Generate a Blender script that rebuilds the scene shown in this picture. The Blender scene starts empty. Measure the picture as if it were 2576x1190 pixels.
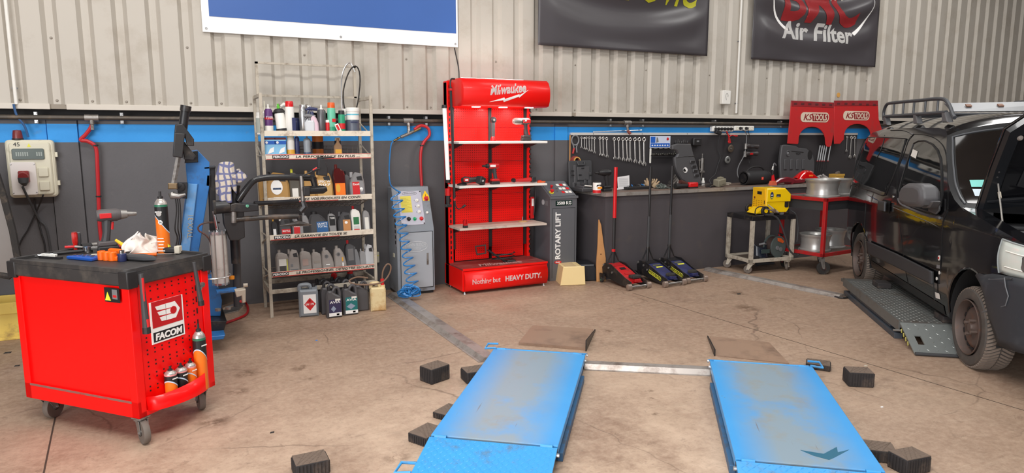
import bpy,bmesh,math,random
from mathutils import Vector,Matrix
R=random.Random(7)
PI=math.pi
SC=bpy.context.scene
COL=SC.collection
# ---------------------------------------------------------------- camera
FPX,CX,CY,HZ=1720.,1288.,595.,338.
PITCH=math.atan((CY-HZ)/FPX);AZ=math.radians(63.26);EYE=Vector((0,0,1.6))
FW=Vector((math.cos(AZ)*math.cos(PITCH),math.sin(AZ)*math.cos(PITCH),-math.sin(PITCH)))
RT=Vector((math.sin(AZ),-math.cos(AZ),0));UP=RT.cross(FW)
cd=bpy.data.cameras.new('camera');cam=bpy.data.objects.new('camera',cd);COL.objects.link(cam)
cd.sensor_width=36;cd.lens=36*FPX/2576;cd.clip_start=.05;cd.clip_end=100
cam.location=EYE;cam.rotation_euler=(PI/2-PITCH,0,AZ-PI/2)
SC.camera=cam
# real-place measuring: a photo pixel read off on the floor (or a height), on a wall-parallel plane, or on any plane
def ray(x,y): return FW+RT*((x-CX)/FPX)-UP*((y-CY)/FPX)
def fl(x,y,z=0.): d=ray(x,y);return EYE+d*((z-EYE.z)/d.z)
def wl(x,y,Y): d=ray(x,y);return EYE+d*(Y/d.y)
# ---------------------------------------------------------------- light
SC.view_settings.view_transform='Standard';SC.view_settings.look='None'
SC.view_settings.gamma=1;SC.view_settings.use_curve_mapping=False
SC.view_settings.exposure=0.5
wd=bpy.data.worlds.new('world');SC.world=wd;wd.use_nodes=True
wd.node_tree.nodes['Background'].inputs[0].default_value=(.93,.96,1,1)
wd.node_tree.nodes['Background'].inputs[1].default_value=.62
def area(name,loc,rot,sx,sy,e,col=(1,.985,.96)):
    l=bpy.data.lights.new(name,'AREA');l.shape='RECTANGLE';l.size=sx;l.size_y=sy;l.energy=e;l.color=col
    o=bpy.data.objects.new(name,l);COL.objects.link(o);o.location=loc;o.rotation_euler=rot;return o
for x,y,e in [(0,1.2,175),(4.5,1.2,38),(9,1.2,45),(0,4.6,50),(4.5,4.6,48),(9,4.6,66)]:
    area('ceiling_lamp',(x,y,5.0),(0,0,0),3.2,.9,e)
area('daylight_door',(-5.0,-3.0,2.4),(math.radians(78),0,math.radians(-52)),5,4,380,(.97,.98,1))
# ---------------------------------------------------------------- materials
def lin(c): return tuple(((v/255)/12.92 if v/255 <=.04045 else ((v/255+.055)/1.055)**2.4) for v in c[:3])
MC={}
def mat(name,rgb,rough=.5,metal=0.,var=.08,sc=6.,bump=0.,coat=0.,dirt=None,emis=0.,alpha=1.,spec=.5):
    if name in MC: return MC[name]
    m=bpy.data.materials.new(name);m.use_nodes=True;nt=m.node_tree;N=nt.nodes;L=nt.links
    b=N['Principled BSDF'];c=lin(rgb)
    tc=N.new('ShaderNodeTexCoord');n=N.new('ShaderNodeTexNoise');n.inputs['Scale'].default_value=sc;n.inputs['Detail'].default_value=5
    L.new(tc.outputs['Object'],n.inputs['Vector'])
    mx=N.new('ShaderNodeMix');mx.data_type='RGBA'
    mx.inputs[6].default_value=tuple(v*(1-var) for v in c)+(1,);mx.inputs[7].default_value=tuple(min(1,v*(1+var)) for v in c)+(1,)
    L.new(n.outputs[0],mx.inputs[0]);out=mx.outputs[2]
    if dirt:
        dc,amt,dsc=dirt
        n2=N.new('ShaderNodeTexNoise');n2.inputs['Scale'].default_value=dsc;n2.inputs['Detail'].default_value=8;n2.inputs['Roughness'].default_value=.7
        L.new(tc.outputs['Object'],n2.inputs['Vector'])
        r=N.new('ShaderNodeMapRange');r.inputs[1].default_value=.62-amt*.35;r.inputs[2].default_value=.78-amt*.25;r.inputs[4].default_value=.8
        L.new(n2.outputs[0],r.inputs[0])
        m2=N.new('ShaderNodeMix');m2.data_type='RGBA';m2.inputs[7].default_value=lin(dc)+(1,)
        L.new(r.outputs[0],m2.inputs[0]);L.new(out,m2.inputs[6]);out=m2.outputs[2]
    L.new(out,b.inputs['Base Color'])
    b.inputs['Roughness'].default_value=rough;b.inputs['Metallic'].default_value=metal
    b.inputs['Specular IOR Level'].default_value=spec
    if coat: b.inputs['Coat Weight'].default_value=coat;b.inputs['Coat Roughness'].default_value=.05
    if bump:
        bn=N.new('ShaderNodeBump');bn.inputs['Strength'].default_value=bump;bn.inputs['Distance'].default_value=.01
        L.new(n.outputs[0],bn.inputs['Height']);L.new(bn.outputs[0],b.inputs['Normal'])
    if emis: L.new(out,b.inputs['Emission Color']);b.inputs['Emission Strength'].default_value=emis
    if alpha <1: b.inputs['Transmission Weight'].default_value=1-alpha;b.inputs['IOR'].default_value=1.3
    MC[name]=m;return m
RED=mat('red_paint',(246,6,6),.38,var=.03,coat=.15,spec=.3)
MRED=mat('signal_red_paint',(240,18,12),.38,var=.04,coat=.1,spec=.3)
DRED=mat('workshop_red_paint',(176,26,30),.45,var=.08,dirt=((120,70,60),.3,12))
BLK=mat('black_plastic',(38,36,37),.5,var=.15,sc=20)
BLKM=mat('black_metal',(32,31,33),.4,var=.2,sc=14,dirt=((80,70,62),.25,9))
DGR=mat('dark_grey_plastic',(62,62,64),.55,var=.08,sc=20)
GRY=mat('grey_plastic',(120,120,122),.5)
RUB=mat('rubber',(45,42,40),.85,var=.2,sc=30,dirt=((95,82,70),.3,14))
WHT=mat('white_plastic',(236,233,226),.45,var=.03)
CRM=mat('cream_plastic',(214,208,186),.5,var=.05,dirt=((150,138,112),.15,9))
SIL=mat('silver_metal',(190,190,190),.28,metal=.9,var=.1)
CHR=mat('chrome',(215,215,215),.16,metal=1.,var=.05)
STL=mat('bare_steel',(150,146,142),.4,metal=.7,var=.2,dirt=((90,78,68),.3,18))
OIL=mat('worn_cream_paint',(186,176,160),.6,var=.1,sc=10,dirt=((105,88,72),.35,11))
LBLU=mat('light_blue_paint',(88,160,214),.4,var=.08)
MBLU=mat('machine_blue_paint',(44,112,178),.4,var=.08,dirt=((60,70,84),.25,9))
NAVY=mat('navy_plastic',(46,52,92),.4)
YEL=mat('yellow_paint',(250,205,8),.38,var=.04,coat=.2)
ORG=mat('orange_print',(245,122,28),.4,var=.04)
GRN=mat('green_print',(40,150,110),.4)
WOOD=mat('bare_wood',(190,142,92),.6,var=.18,sc=5)
WTXT=mat('white_print',(245,243,240),.5,var=.02)
BTXT=mat('black_print',(24,24,26),.5,var=.05)
RTXT=mat('red_print',(205,30,34),.5,var=.05)
YTXT=mat('yellow_print',(228,224,60),.5,var=.04)
LAB=mat('white_label',(232,228,220),.45,var=.05)
# ---------------------------------------------------------------- objects
def tag(o,label=None,cat=None,group=None,kind=None):
    if label: o['label']=label
    if cat: o['category']=cat
    if group: o['group']=group
    if kind: o['kind']=kind
    return o
def thing(name,label,cat,loc=(0,0,0),rz=0.,group=None,rot=None):
    o=bpy.data.objects.new(name,None);COL.objects.link(o);o.empty_display_size=.05
    o.location=loc;o.rotation_euler=rot if rot else (0,0,rz)
    return tag(o,label,cat,group)
def rotm(rot): return Matrix.Rotation(rot[2],3,'Z') @ Matrix.Rotation(rot[1],3,'Y') @ Matrix.Rotation(rot[0],3,'X')
def link(name,me,mats,parent=None,loc=None,rot=None,bev=0.,smooth=35):
    for m in (mats if isinstance(mats,(list,tuple)) else [mats]): me.materials.append(m)
    o=bpy.data.objects.new(name,me);COL.objects.link(o)
    if parent: o.parent=parent
    if loc is not None: o.location=loc
    if rot is not None: o.rotation_euler=rot
    if smooth:
        me.polygons.foreach_set('use_smooth',[True]*len(me.polygons))
        try: me.set_sharp_from_angle(angle=math.radians(smooth))
        except Exception: pass
    if bev:
        md=o.modifiers.new('bevel','BEVEL');md.width=bev;md.segments=2;md.limit_method='ANGLE';md.angle_limit=math.radians(40)
    return o
class MB:
    def __init__(s): s.v=[];s.f=[];s.m=[];s.p=[]
    def add(s,vs,fs,m=0):
        s.p.append((len(s.v),len(s.f)))
        k=len(s.v);s.v +=[tuple(v) for v in vs];s.f +=[tuple(i+k for i in f) for f in fs];s.m +=[m]*len(fs);return s
    def box(s,c,d,rot=None,m=0,taper=None):
        x,y,z=d[0]/2,d[1]/2,d[2]/2;vs=[]
        for k in (-1,1):
            t=taper if (taper and k ==1) else (1,1)
            for a,b in ((-1,-1),(1,-1),(1,1),(-1,1)): vs.append(Vector((a*x*t[0],b*y*t[1],k*z)))
        if rot: q=rotm(rot);vs=[q @ v for v in vs]
        vs=[v+Vector(c) for v in vs]
        return s.add(vs,[(3,2,1,0),(4,5,6,7),(0,1,5,4),(1,2,6,5),(2,3,7,6),(3,0,4,7)],m)
    def bx(s,x0,x1,y0,y1,z0,z1,m=0): return s.box(((x0+x1)/2,(y0+y1)/2,(z0+z1)/2),(abs(x1-x0),abs(y1-y0),abs(z1-z0)),m=m)
    def tube(s,pts,r,n=8,closed=False,m=0,cap=True):
        pts=[Vector(p) for p in pts];q=len(pts);rr=r if isinstance(r,(list,tuple)) else [r]*q
        vs=[];prev=None
        for i in range(q):
            if closed: t=(pts[(i+1) % q]-pts[i-1])
            else: t=pts[min(i+1,q-1)]-pts[max(i-1,0)]
            t=t.normalized() if t.length >1e-9 else Vector((0,0,1))
            if prev is None:
                a=Vector((0,0,1)) if abs(t.z) <.9 else Vector((1,0,0));u=t.cross(a).normalized()
            else:
                u=prev-t*prev.dot(t);u=u.normalized() if u.length >1e-6 else t.orthogonal().normalized()
            prev=u;w=t.cross(u)
            for k in range(n): an=2*PI*k/n;vs.append(pts[i]+(u*math.cos(an)+w*math.sin(an))*rr[i])
        fs=[]
        for i in range(q if closed else q-1):
            j=(i+1) % q
            for k in range(n): l=(k+1) % n;fs.append((i*n+k,i*n+l,j*n+l,j*n+k))
        if cap and not closed: fs +=[tuple(range(n-1,-1,-1)),tuple((q-1)*n+k for k in range(n))]
        return s.add(vs,fs,m)
    def lathe(s,prof,c=(0,0,0),ax='Z',n=20,m=0,M=None,cap=True):
        # prof: (radius, height) bottom to top
        vs=[];fs=[];q=len(prof)
        for r,h in prof:
            for k in range(n):
                an=2*PI*k/n;p=Vector((r*math.cos(an),r*math.sin(an),h))
                if ax =='X': p=Vector((p.z,p.x,p.y))
                elif ax =='Y': p=Vector((p.y,p.z,p.x))
                if M: p=M @ p
                vs.append(p+Vector(c))
        for i in range(q-1):
            for k in range(n): l=(k+1) % n;fs.append((i*n+k,i*n+l,(i+1)*n+l,(i+1)*n+k))
        if cap and prof[0][0] >1e-6: fs.append(tuple(range(n-1,-1,-1)))
        if cap and prof[-1][0] >1e-6: fs.append(tuple((q-1)*n+k for k in range(n)))
        return s.add(vs,fs,m)
    def cyl(s,p0,p1,r,n=14,m=0): return s.tube([p0,p1],r,n,m=m)
    def prism(s,pts,d,c=(0,0,0),pl='XZ',e=0.,m=0):
        # outline extruded by d centred on the plane, rims inset by e
        n=len(pts);ar=sum(pts[i][0]*pts[(i+1) % n][1]-pts[(i+1) % n][0]*pts[i][1] for i in range(n))
        if ar <0: pts=pts[::-1]
        P=[Vector((p[0],p[1])) for p in pts]
        if e:
            Q=[]
            for i in range(n):
                a=(P[i]-P[i-1]);b=(P[(i+1) % n]-P[i])
                na=Vector((-a.y,a.x)).normalized() if a.length >1e-9 else Vector((0,0));nb=Vector((-b.y,b.x)).normalized() if b.length >1e-9 else Vector((0,0))
                nn=na+nb;l=max(nn.length_squared/2,.4);Q.append(P[i]+nn*(e/l))
            layers=[(Q,-d/2),(P,-d/2+e),(P,d/2-e),(Q,d/2)]
        else: layers=[(P,-d/2),(P,d/2)]
        def mp(p,h):
            if pl =='XZ': return (p.x,h,p.y)
            if pl =='XY': return (p.x,p.y,h)
            return (h,p.x,p.y)
        vs=[]
        for pp,h in layers: vs +=[Vector(mp(p,h))+Vector(c) for p in pp]
        fs=[];K=len(layers)
        for k in range(K-1):
            for i in range(n): j=(i+1) % n;fs.append((k*n+i,k*n+j,(k+1)*n+j,(k+1)*n+i))
        fs +=[tuple(range(n-1,-1,-1)),tuple((K-1)*n+i for i in range(n))]
        if pl =='XZ': fs=[f[::-1] for f in fs]
        return s.add(vs,fs,m)
    def grid(s,nu,nv,fn,m=0,mfn=None,wrap=False):
        vs=[fn(i/(nu-1),j/(nv-1)) for i in range(nu) for j in range(nv)];k=len(s.v);s.p.append((k,len(s.f)));s.v +=[tuple(v) for v in vs]
        for i in range(nu-1):
            for j in range(nv-1):
                s.f.append((k+i*nv+j,k+(i+1)*nv+j,k+(i+1)*nv+j+1,k+i*nv+j+1));s.m.append(mfn((i+.5)/(nu-1),(j+.5)/(nv-1)) if mfn else m)
        return s
    def each(s,name,mats,parent,per=1,**kw):
        # every added shape (or every `per` of them) becomes an object of its own
        out=[];q=s.p[::per]+[(len(s.v),len(s.f))]
        for (v0,f0),(v1,f1) in zip(q[:-1],q[1:]):
            b=MB();b.v=s.v[v0:v1];b.f=[tuple(i-v0 for i in f) for f in s.f[f0:f1]];b.m=s.m[f0:f1];out.append(b.obj(name,mats,parent,**kw))
        return out
    def obj(s,name,mats,parent=None,loc=None,rot=None,bev=0.,smooth=35,rz=None):
        me=bpy.data.meshes.new(name);me.from_pydata(s.v,[],s.f)
        if any(s.m): me.polygons.foreach_set('material_index',s.m)
        me.update()
        if rz is not None: rot=(0,0,rz)
        return link(name,me,mats,parent,loc,rot,bev,smooth)
def txt(s,h,mt,parent,loc,rot=(PI/2,0,0),sx=1.,shear=0.,bold=0.,ext=.0006,name='lettering',width=None,al='LEFT',sp=1.,warp=None,dens=0.):
    cu=bpy.data.curves.new('t','FONT');cu.body=s;cu.size=h/.7;cu.shear=shear;cu.offset=bold*h;cu.extrude=ext;cu.align_x=al;cu.space_character=sp;cu.resolution_u=3
    o=bpy.data.objects.new('t',cu);COL.objects.link(o)
    me=bpy.data.meshes.new_from_object(o.evaluated_get(bpy.context.evaluated_depsgraph_get()))
    bpy.data.objects.remove(o);bpy.data.curves.remove(cu);me.materials.clear()
    xs=[v.co.x for v in me.vertices]
    if dens:
        b=bmesh.new();b.from_mesh(me);bmesh.ops.triangulate(b,faces=b.faces[:])
        for _ in range(7):
            e=[e for e in b.edges if e.calc_length() >dens]
            if not e: break
            bmesh.ops.subdivide_edges(b,edges=e,cuts=1);bmesh.ops.triangulate(b,faces=[f for f in b.faces if len(f.verts) >3])
        b.to_mesh(me);b.free()
    if width and xs: sx=width/(max(xs)-min(xs))
    for v in me.vertices:
        v.co.x *=sx
        if warp: v.co=Vector(warp(v.co))
    return link(name,me,mt,parent,loc,rot,smooth=0)
def arc(cx,cz,r,a0,a1,n,ry=None): return [(cx+r*math.cos(math.radians(a0+(a1-a0)*i/n)),cz+(ry or r)*math.sin(math.radians(a0+(a1-a0)*i/n))) for i in range(n+1)]
def rrect(x0,x1,z0,z1,r,n=4): return arc(x1-r,z0+r,r,-90,0,n)+arc(x1-r,z1-r,r,0,90,n)+arc(x0+r,z1-r,r,90,180,n)+arc(x0+r,z0+r,r,180,270,n)
def spline(P,n=6,closed=False):
    P=[Vector(p) for p in P];q=len(P);out=[]
    for i in range(q if closed else q-1):
        if closed: a,b,c,d=P[i-1],P[i],P[(i+1) % q],P[(i+2) % q]
        else: a,b,c,d=P[max(i-1,0)],P[i],P[i+1],P[min(i+2,q-1)]
        for k in range(n):
            t=k/n;out.append(.5*((2*b)+(c-a)*t+(2*a-5*b+4*c-d)*t*t+(3*b-a-3*c+d)*t**3))
    if not closed: out.append(P[-1])
    return out
# ================================================================ the setting
WY=6.79
def floor_mat():
    m=bpy.data.materials.new('stained_concrete_floor');m.use_nodes=True;nt=m.node_tree;N=nt.nodes;L=nt.links;b=N['Principled BSDF']
    tc=N.new('ShaderNodeTexCoord')
    def noise(sc,det=6,ro=.6,vec=None,dist=0):
        n=N.new('ShaderNodeTexNoise');n.inputs['Scale'].default_value=sc;n.inputs['Detail'].default_value=det;n.inputs['Roughness'].default_value=ro;n.inputs['Distortion'].default_value=dist
        L.new(vec or tc.outputs['Object'],n.inputs['Vector']);return n.outputs[0]
    def rng(x,a,c,lo=0.,hi=1.):
        r=N.new('ShaderNodeMapRange');r.inputs[1].default_value=a;r.inputs[2].default_value=c;r.inputs[3].default_value=lo;r.inputs[4].default_value=hi;L.new(x,r.inputs[0]);return r.outputs[0]
    def mix(f,A,B):
        k=N.new('ShaderNodeMix');k.data_type='RGBA';L.new(f,k.inputs[0])
        for i,q in ((6,A),(7,B)):
            if isinstance(q,tuple): k.inputs[i].default_value=lin(q)+(1,)
            else: L.new(q,k.inputs[i])
        return k.outputs[2]
    c=mix(rng(noise(.55,4),.38,.62),(140,112,94),(172,144,122))
    c=mix(rng(noise(2.3,8,.7),.35,.7),c,(150,124,104))
    # daylight falloff painted into the colour: concrete paler towards the entrance side
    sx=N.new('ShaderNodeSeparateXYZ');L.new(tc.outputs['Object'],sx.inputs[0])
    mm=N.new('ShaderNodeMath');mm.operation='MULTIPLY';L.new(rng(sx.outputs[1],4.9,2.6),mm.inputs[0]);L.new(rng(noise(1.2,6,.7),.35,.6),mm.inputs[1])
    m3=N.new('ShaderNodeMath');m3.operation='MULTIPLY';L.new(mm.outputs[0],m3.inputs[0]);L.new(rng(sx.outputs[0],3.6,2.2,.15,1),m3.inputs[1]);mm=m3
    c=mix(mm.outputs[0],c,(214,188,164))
    # oil stains
    c=mix(rng(noise(1.1,7,.65,dist=.6),.58,.72,0,.75),c,(118,94,78))
    c=mix(rng(noise(5.5,8,.7),.60,.74,0,.6),c,(112,90,74))
    # tyre scuffs: stretched noise
    mp=N.new('ShaderNodeMapping');mp.inputs['Rotation'].default_value=(0,0,.5);mp.inputs['Scale'].default_value=(1,9,1);L.new(tc.outputs['Object'],mp.inputs[0])
    c=mix(rng(noise(2.2,9,.75,mp.outputs[0],1.2),.55,.78,0,.45),c,(205,184,162))
    mp2=N.new('ShaderNodeMapping');mp2.inputs['Rotation'].default_value=(0,0,-.7);mp2.inputs['Scale'].default_value=(1,12,1);L.new(tc.outputs['Object'],mp2.inputs[0])
    c=mix(rng(noise(1.6,9,.75,mp2.outputs[0],1.5),.58,.8,0,.45),c,(104,84,70))
    c=mix(rng(noise(22,10,.8),.42,.62,0,.30),c,(216,192,168))
    c=mix(rng(noise(34,10,.8),.52,.70,0,.45),c,(104,84,70))
    c=mix(rng(noise(9,10,.75,dist=.8),.60,.66,0,.5),c,(116,94,78))
    # oil drips and rubbed-in stains at their own spots
    for px_,py_,rr in [(757,925,.09),(778,950,.07),(620,940,.10),(600,985,.08),(1636,982,.028),(1640,1002,.022),(1650,1042,.03),(1860,738,.11),(1845,735,.06),(1880,775,.16),(540,1060,.12),(1530,833,.05),(1000,1150,.08)]:
        p_=fl(px_,py_);vm=N.new('ShaderNodeVectorMath');vm.operation='DISTANCE';vm.inputs[1].default_value=p_;L.new(tc.outputs['Object'],vm.inputs[0])
        k_=N.new('ShaderNodeMath');k_.operation='MULTIPLY';L.new(rng(vm.outputs['Value'],rr,rr*.3),k_.inputs[0]);L.new(rng(noise(1.6/rr**.7,6,.7),.44,.56,0,.85),k_.inputs[1])
        c=mix(k_.outputs[0],c,(104,80,60))
    # fine cracks
    vo=N.new('ShaderNodeTexVoronoi');vo.feature='DISTANCE_TO_EDGE';vo.inputs['Scale'].default_value=.9
    ds=N.new('ShaderNodeMix');ds.data_type='VECTOR';ds.inputs[0].default_value=.12
    nn=N.new('ShaderNodeTexNoise');nn.inputs['Scale'].default_value=3;nn.inputs['Detail'].default_value=8;L.new(tc.outputs['Object'],nn.inputs['Vector'])
    L.new(tc.outputs['Object'],ds.inputs[4]);L.new(nn.outputs['Color'],ds.inputs[5]);L.new(ds.outputs[1],vo.inputs['Vector'])
    mk=N.new('ShaderNodeMath');mk.operation='MULTIPLY';L.new(rng(vo.outputs['Distance'],.005,.0,0,1),mk.inputs[0]);L.new(rng(noise(.8,3),.45,.6,0,.8),mk.inputs[1])
    c=mix(mk.outputs[0],c,(104,84,70))
    L.new(c,b.inputs['Base Color']);L.new(rng(noise(3,6),.3,.7,.42,.7),b.inputs['Roughness'])
    bn=N.new('ShaderNodeBump');bn.inputs['Strength'].default_value=.25;bn.inputs['Distance'].default_value=.004;L.new(noise(30,8,.7),bn.inputs['Height']);L.new(bn.outputs[0],b.inputs['Normal'])
    return m
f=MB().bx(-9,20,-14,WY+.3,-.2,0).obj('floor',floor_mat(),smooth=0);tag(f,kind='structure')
# expansion joints cut into the slab
def joint(i,a,b,w=.006):
    a=Vector(a);b=Vector(b);d=(b-a);n=Vector((-d.y,d.x,0)).normalized()*w/2
    o=MB().add([a-n,b-n,b+n,a+n]+[p+Vector((0,0,.0012)) for p in (a-n,b-n,b+n,a+n)],[(4,5,6,7),(0,1,5,4),(1,2,6,5),(2,3,7,6),(3,0,4,7)]).obj('trim_%d' % i,mat('joint_dark',(70,56,46),.9),smooth=0);tag(o,kind='structure')
p,q=fl(2080,884),fl(1800,800);d=(q-p).normalized();joint(1,p-d*4,p+d*2.2)
p,q=fl(110,1190),fl(145,1020);d=(q-p).normalized();joint(2,p-d*1.5,p+d*2.6,.008)
# lower wall: painted concrete panels with a blue stripe
def wall_mat():
    m=bpy.data.materials.new('painted_concrete_wall');m.use_nodes=True;nt=m.node_tree;N=nt.nodes;L=nt.links;b=N['Principled BSDF']
    tc=N.new('ShaderNodeTexCoord');sx=N.new('ShaderNodeSeparateXYZ');L.new(tc.outputs['Object'],sx.inputs[0])
    n=N.new('ShaderNodeTexNoise');n.inputs['Scale'].default_value=2.;n.inputs['Detail'].default_value=9;n.inputs['Roughness'].default_value=.7;L.new(tc.outputs['Object'],n.inputs['Vector'])
    def mathn(op,a,bb):
        k=N.new('ShaderNodeMath');k.operation=op
        for i,q in enumerate((a,bb)):
            if isinstance(q,(int,float)): k.inputs[i].default_value=q
            else: L.new(q,k.inputs[i])
        return k.outputs[0]
    st=mathn('MULTIPLY',mathn('GREATER_THAN',sx.outputs[2],1.535),mathn('LESS_THAN',sx.outputs[2],1.685))
    A=N.new('ShaderNodeMix');A.data_type='RGBA';A.inputs[6].default_value=lin((82,80,82))+(1,);A.inputs[7].default_value=lin((98,96,98))+(1,);L.new(n.outputs[0],A.inputs[0])
    B=N.new('ShaderNodeMix');B.data_type='RGBA';B.inputs[6].default_value=lin((38,138,214))+(1,);B.inputs[7].default_value=lin((52,156,230))+(1,);L.new(n.outputs[0],B.inputs[0])
    K=N.new('ShaderNodeMix');K.data_type='RGBA';L.new(st,K.inputs[0]);L.new(A.outputs[2],K.inputs[6]);L.new(B.outputs[2],K.inputs[7])
    n2=N.new('ShaderNodeTexNoise');n2.inputs['Scale'].default_value=5;n2.inputs['Detail'].default_value=6;L.new(tc.outputs['Object'],n2.inputs['Vector'])
    r=N.new('ShaderNodeMapRange');r.inputs[1].default_value=.66;r.inputs[2].default_value=.72;r.inputs[4].default_value=.35;L.new(n2.outputs[0],r.inputs[0])
    S=N.new('ShaderNodeMix');S.data_type='RGBA';S.inputs[7].default_value=lin((118,112,108))+(1,);L.new(r.outputs[0],S.inputs[0]);L.new(K.outputs[2],S.inputs[6])
    L.new(S.outputs[2],b.inputs['Base Color']);b.inputs['Roughness'].default_value=.62
    bn=N.new('ShaderNodeBump');bn.inputs['Strength'].default_value=.3;bn.inputs['Distance'].default_value=.004
    n3=N.new('ShaderNodeTexNoise');n3.inputs['Scale'].default_value=60;L.new(tc.outputs['Object'],n3.inputs['Vector']);L.new(n3.outputs[0],bn.inputs['Height']);L.new(bn.outputs[0],b.inputs['Normal'])
    return m
WM=wall_mat()
lw=MB()
xs=[-6,wl(125,400,WY).x,wl(203,400,WY).x,wl(1394,420,WY).x,8.6,13,20]
for a,b in zip(xs[:-1],xs[1:]): lw.bx(a+.004,b-.004,WY,WY+.22,0,1.74)
lw.bx(xs[0],xs[-1],WY+.02,WY+.2,0,1.74)
pil=wl(1394,420,WY).x
lw.bx(xs[1]+.004,xs[2]-.004,WY-.02,WY,0,1.74);lw.bx(pil,pil+.16,WY-.02,WY+.01,0,1.74)
o=lw.obj('wall_back',WM,smooth=0);tag(o,kind='structure')
# recess between concrete and cladding, its shadow painted in as a dark colour
o=MB().bx(-6,20,WY+.10,WY+.2,1.74,1.9).obj('trim_3',mat('recess_shadow',(40,38,38),.8),smooth=0);tag(o,kind='structure')
# corrugated cladding
def clad():
    mb=MB();per=.25;P=[];x=-6.0
    off=wl(1240/3.903,250,WY).x;x=off-per*26
    while x <20:
        P +=[(x-.028,.035),(x+.028,.035),(x+.06,0),(x+per-.06,0)];x +=per
    z0,z1=1.84,5.2;n=len(P)
    vs=[(a,WY-.015+b,z0) for a,b in P]+[(a,WY-.015+b,z1) for a,b in P]
    mb.add(vs,[(i,i+1,n+i+1,n+i) for i in range(n-1)])
    o=mb.obj('wall_upper',mat('grey_cladding',(188,181,170),.5,metal=.1,var=.05,sc=1.2,dirt=((170,160,146),.35,2.2)),smooth=0)
    md=o.modifiers.new('sheet','SOLIDIFY');md.thickness=.004;md.offset=1
    tag(o,kind='structure')
    # fixing screws in the valleys
    sm=MB();x=off-per*10;k=0
    while x <14:
        for z in (1.875,2.36+.02*math.sin(k*5)):
            if z >2 and k % 4: continue
            sm.lathe([(.011,0),(.011,-.006),(.006,-.011),(0,-.012)],(x,WY+.02,z),'Y',8)
        x +=per;k +=1
    o=sm.obj('trim_4',mat('screw_grey',(150,142,132),.5,metal=.3));tag(o,kind='structure')
clad()
fm=mat('flashing_cream',(206,198,186),.5,metal=.1,var=.05)
for i,(a,b) in enumerate([(-6,wl(127,270,WY).x),(wl(168,270,WY).x,wl(1435,300,WY).x),(wl(1446,300,WY).x,20)]):
    o=MB().bx(a,b,WY-.03,WY+.02,1.802,1.848).obj('trim_%d' % (5+i),fm,smooth=0,bev=.003);tag(o,kind='structure')
o=MB().bx(-6,20,WY-.012,WY+.03,1.806,1.845).obj('trim_8',mat('flashing_back',(150,140,126),.6),smooth=0);tag(o,kind='structure')
o=MB().bx(-9,20,-14,WY+.3,5.2,5.35).obj('ceiling',mat('ceiling_grey',(112,110,108),.8),smooth=0);tag(o,kind='structure')
o=MB().bx(-6.2,-6,1.5,WY,0,5.2).obj('wall_left',mat('wall_left_grey',(150,148,146),.7),smooth=0);tag(o,kind='structure')
o=MB().bx(19,19.2,-14,WY,0,5.2).obj('wall_right',mat('wall_right_grey',(96,94,92),.7),smooth=0);tag(o,kind='structure')
# ================================================================ things on the wall
def sheet(x0,x1,z0,z1,y,wr,seed,th=.004,nu=40,nv=30):
    rr=random.Random(seed);W=[(rr.uniform(2,7),rr.uniform(0,6)) for _ in range(4)]
    def fn(a,b):
        X=x0+(x1-x0)*a;Z=z0+(z1-z0)*b
        d=(a-.55)**2*1.1+(b-1.25)**2*.9;ed=min(1,12*min(a,1-a))*min(1,14*b)
        r=math.sqrt(d);h=wr*ed*(math.sin(r*22+2.2*a)*math.exp(-((r-.55)*2.2)**2)+.35*math.sin(W[0][0]*a*3+b*5+W[0][1]))
        return (X-x0,h-.035,Z-z0)
    return fn
def banner(name,label,px0,px1,zt,mt,wr,seed):
    a=wl(*px0,WY-.05);b=wl(*px1,WY-.05);z0=(a.z+b.z)/2
    t=thing(name,label,'banner',(a.x,WY-.045,z0))
    W=b.x-a.x;fn=sheet(0,W,0,zt-z0,0,wr,seed)
    o=MB().grid(60,40,fn).obj('sheet',mt,t,smooth=80)
    md=o.modifiers.new('th','SOLIDIFY');md.thickness=.003
    return t,W,fn,z0
def on(fn,W,Hh,dy=-.004):
    return lambda c: (c.x,fn(min(max(c.x/W,0),1),min(max(c.y/Hh,0),1))[1]+dy-abs(c.z),c.y)
BDK=mat('charcoal_vinyl',(72,68,71),.34,var=.05,sc=2)
# blue banner with white border
a=wl(510,82,WY-.04);b=wl(1152,123,WY-.04)
t=thing('banner','blue banner with a broad white border, above the metal bottle rack','banner',(a.x,WY-.03,2.49))
W=b.x-a.x
MB().bx(0,W,-.012,-.006,0,1.4).obj('white_border',mat('white_vinyl',(250,249,246),.4,var=.01),t,smooth=0)
MB().bx(.06,W-.02,-.016,-.012,.135,1.34).obj('blue_field',mat('blue_vinyl',(60,98,166),.4,var=.12,sc=.9),t,smooth=0)
gm=MB()
for gx in (.03,W*.5,W-.03): gm.tube([(gx+.008*math.cos(k*PI/5),-.017,.03+.008*math.sin(k*PI/5)) for k in range(10)],.003,5,closed=True)
gm.each('eyelet',SIL,t)
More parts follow.
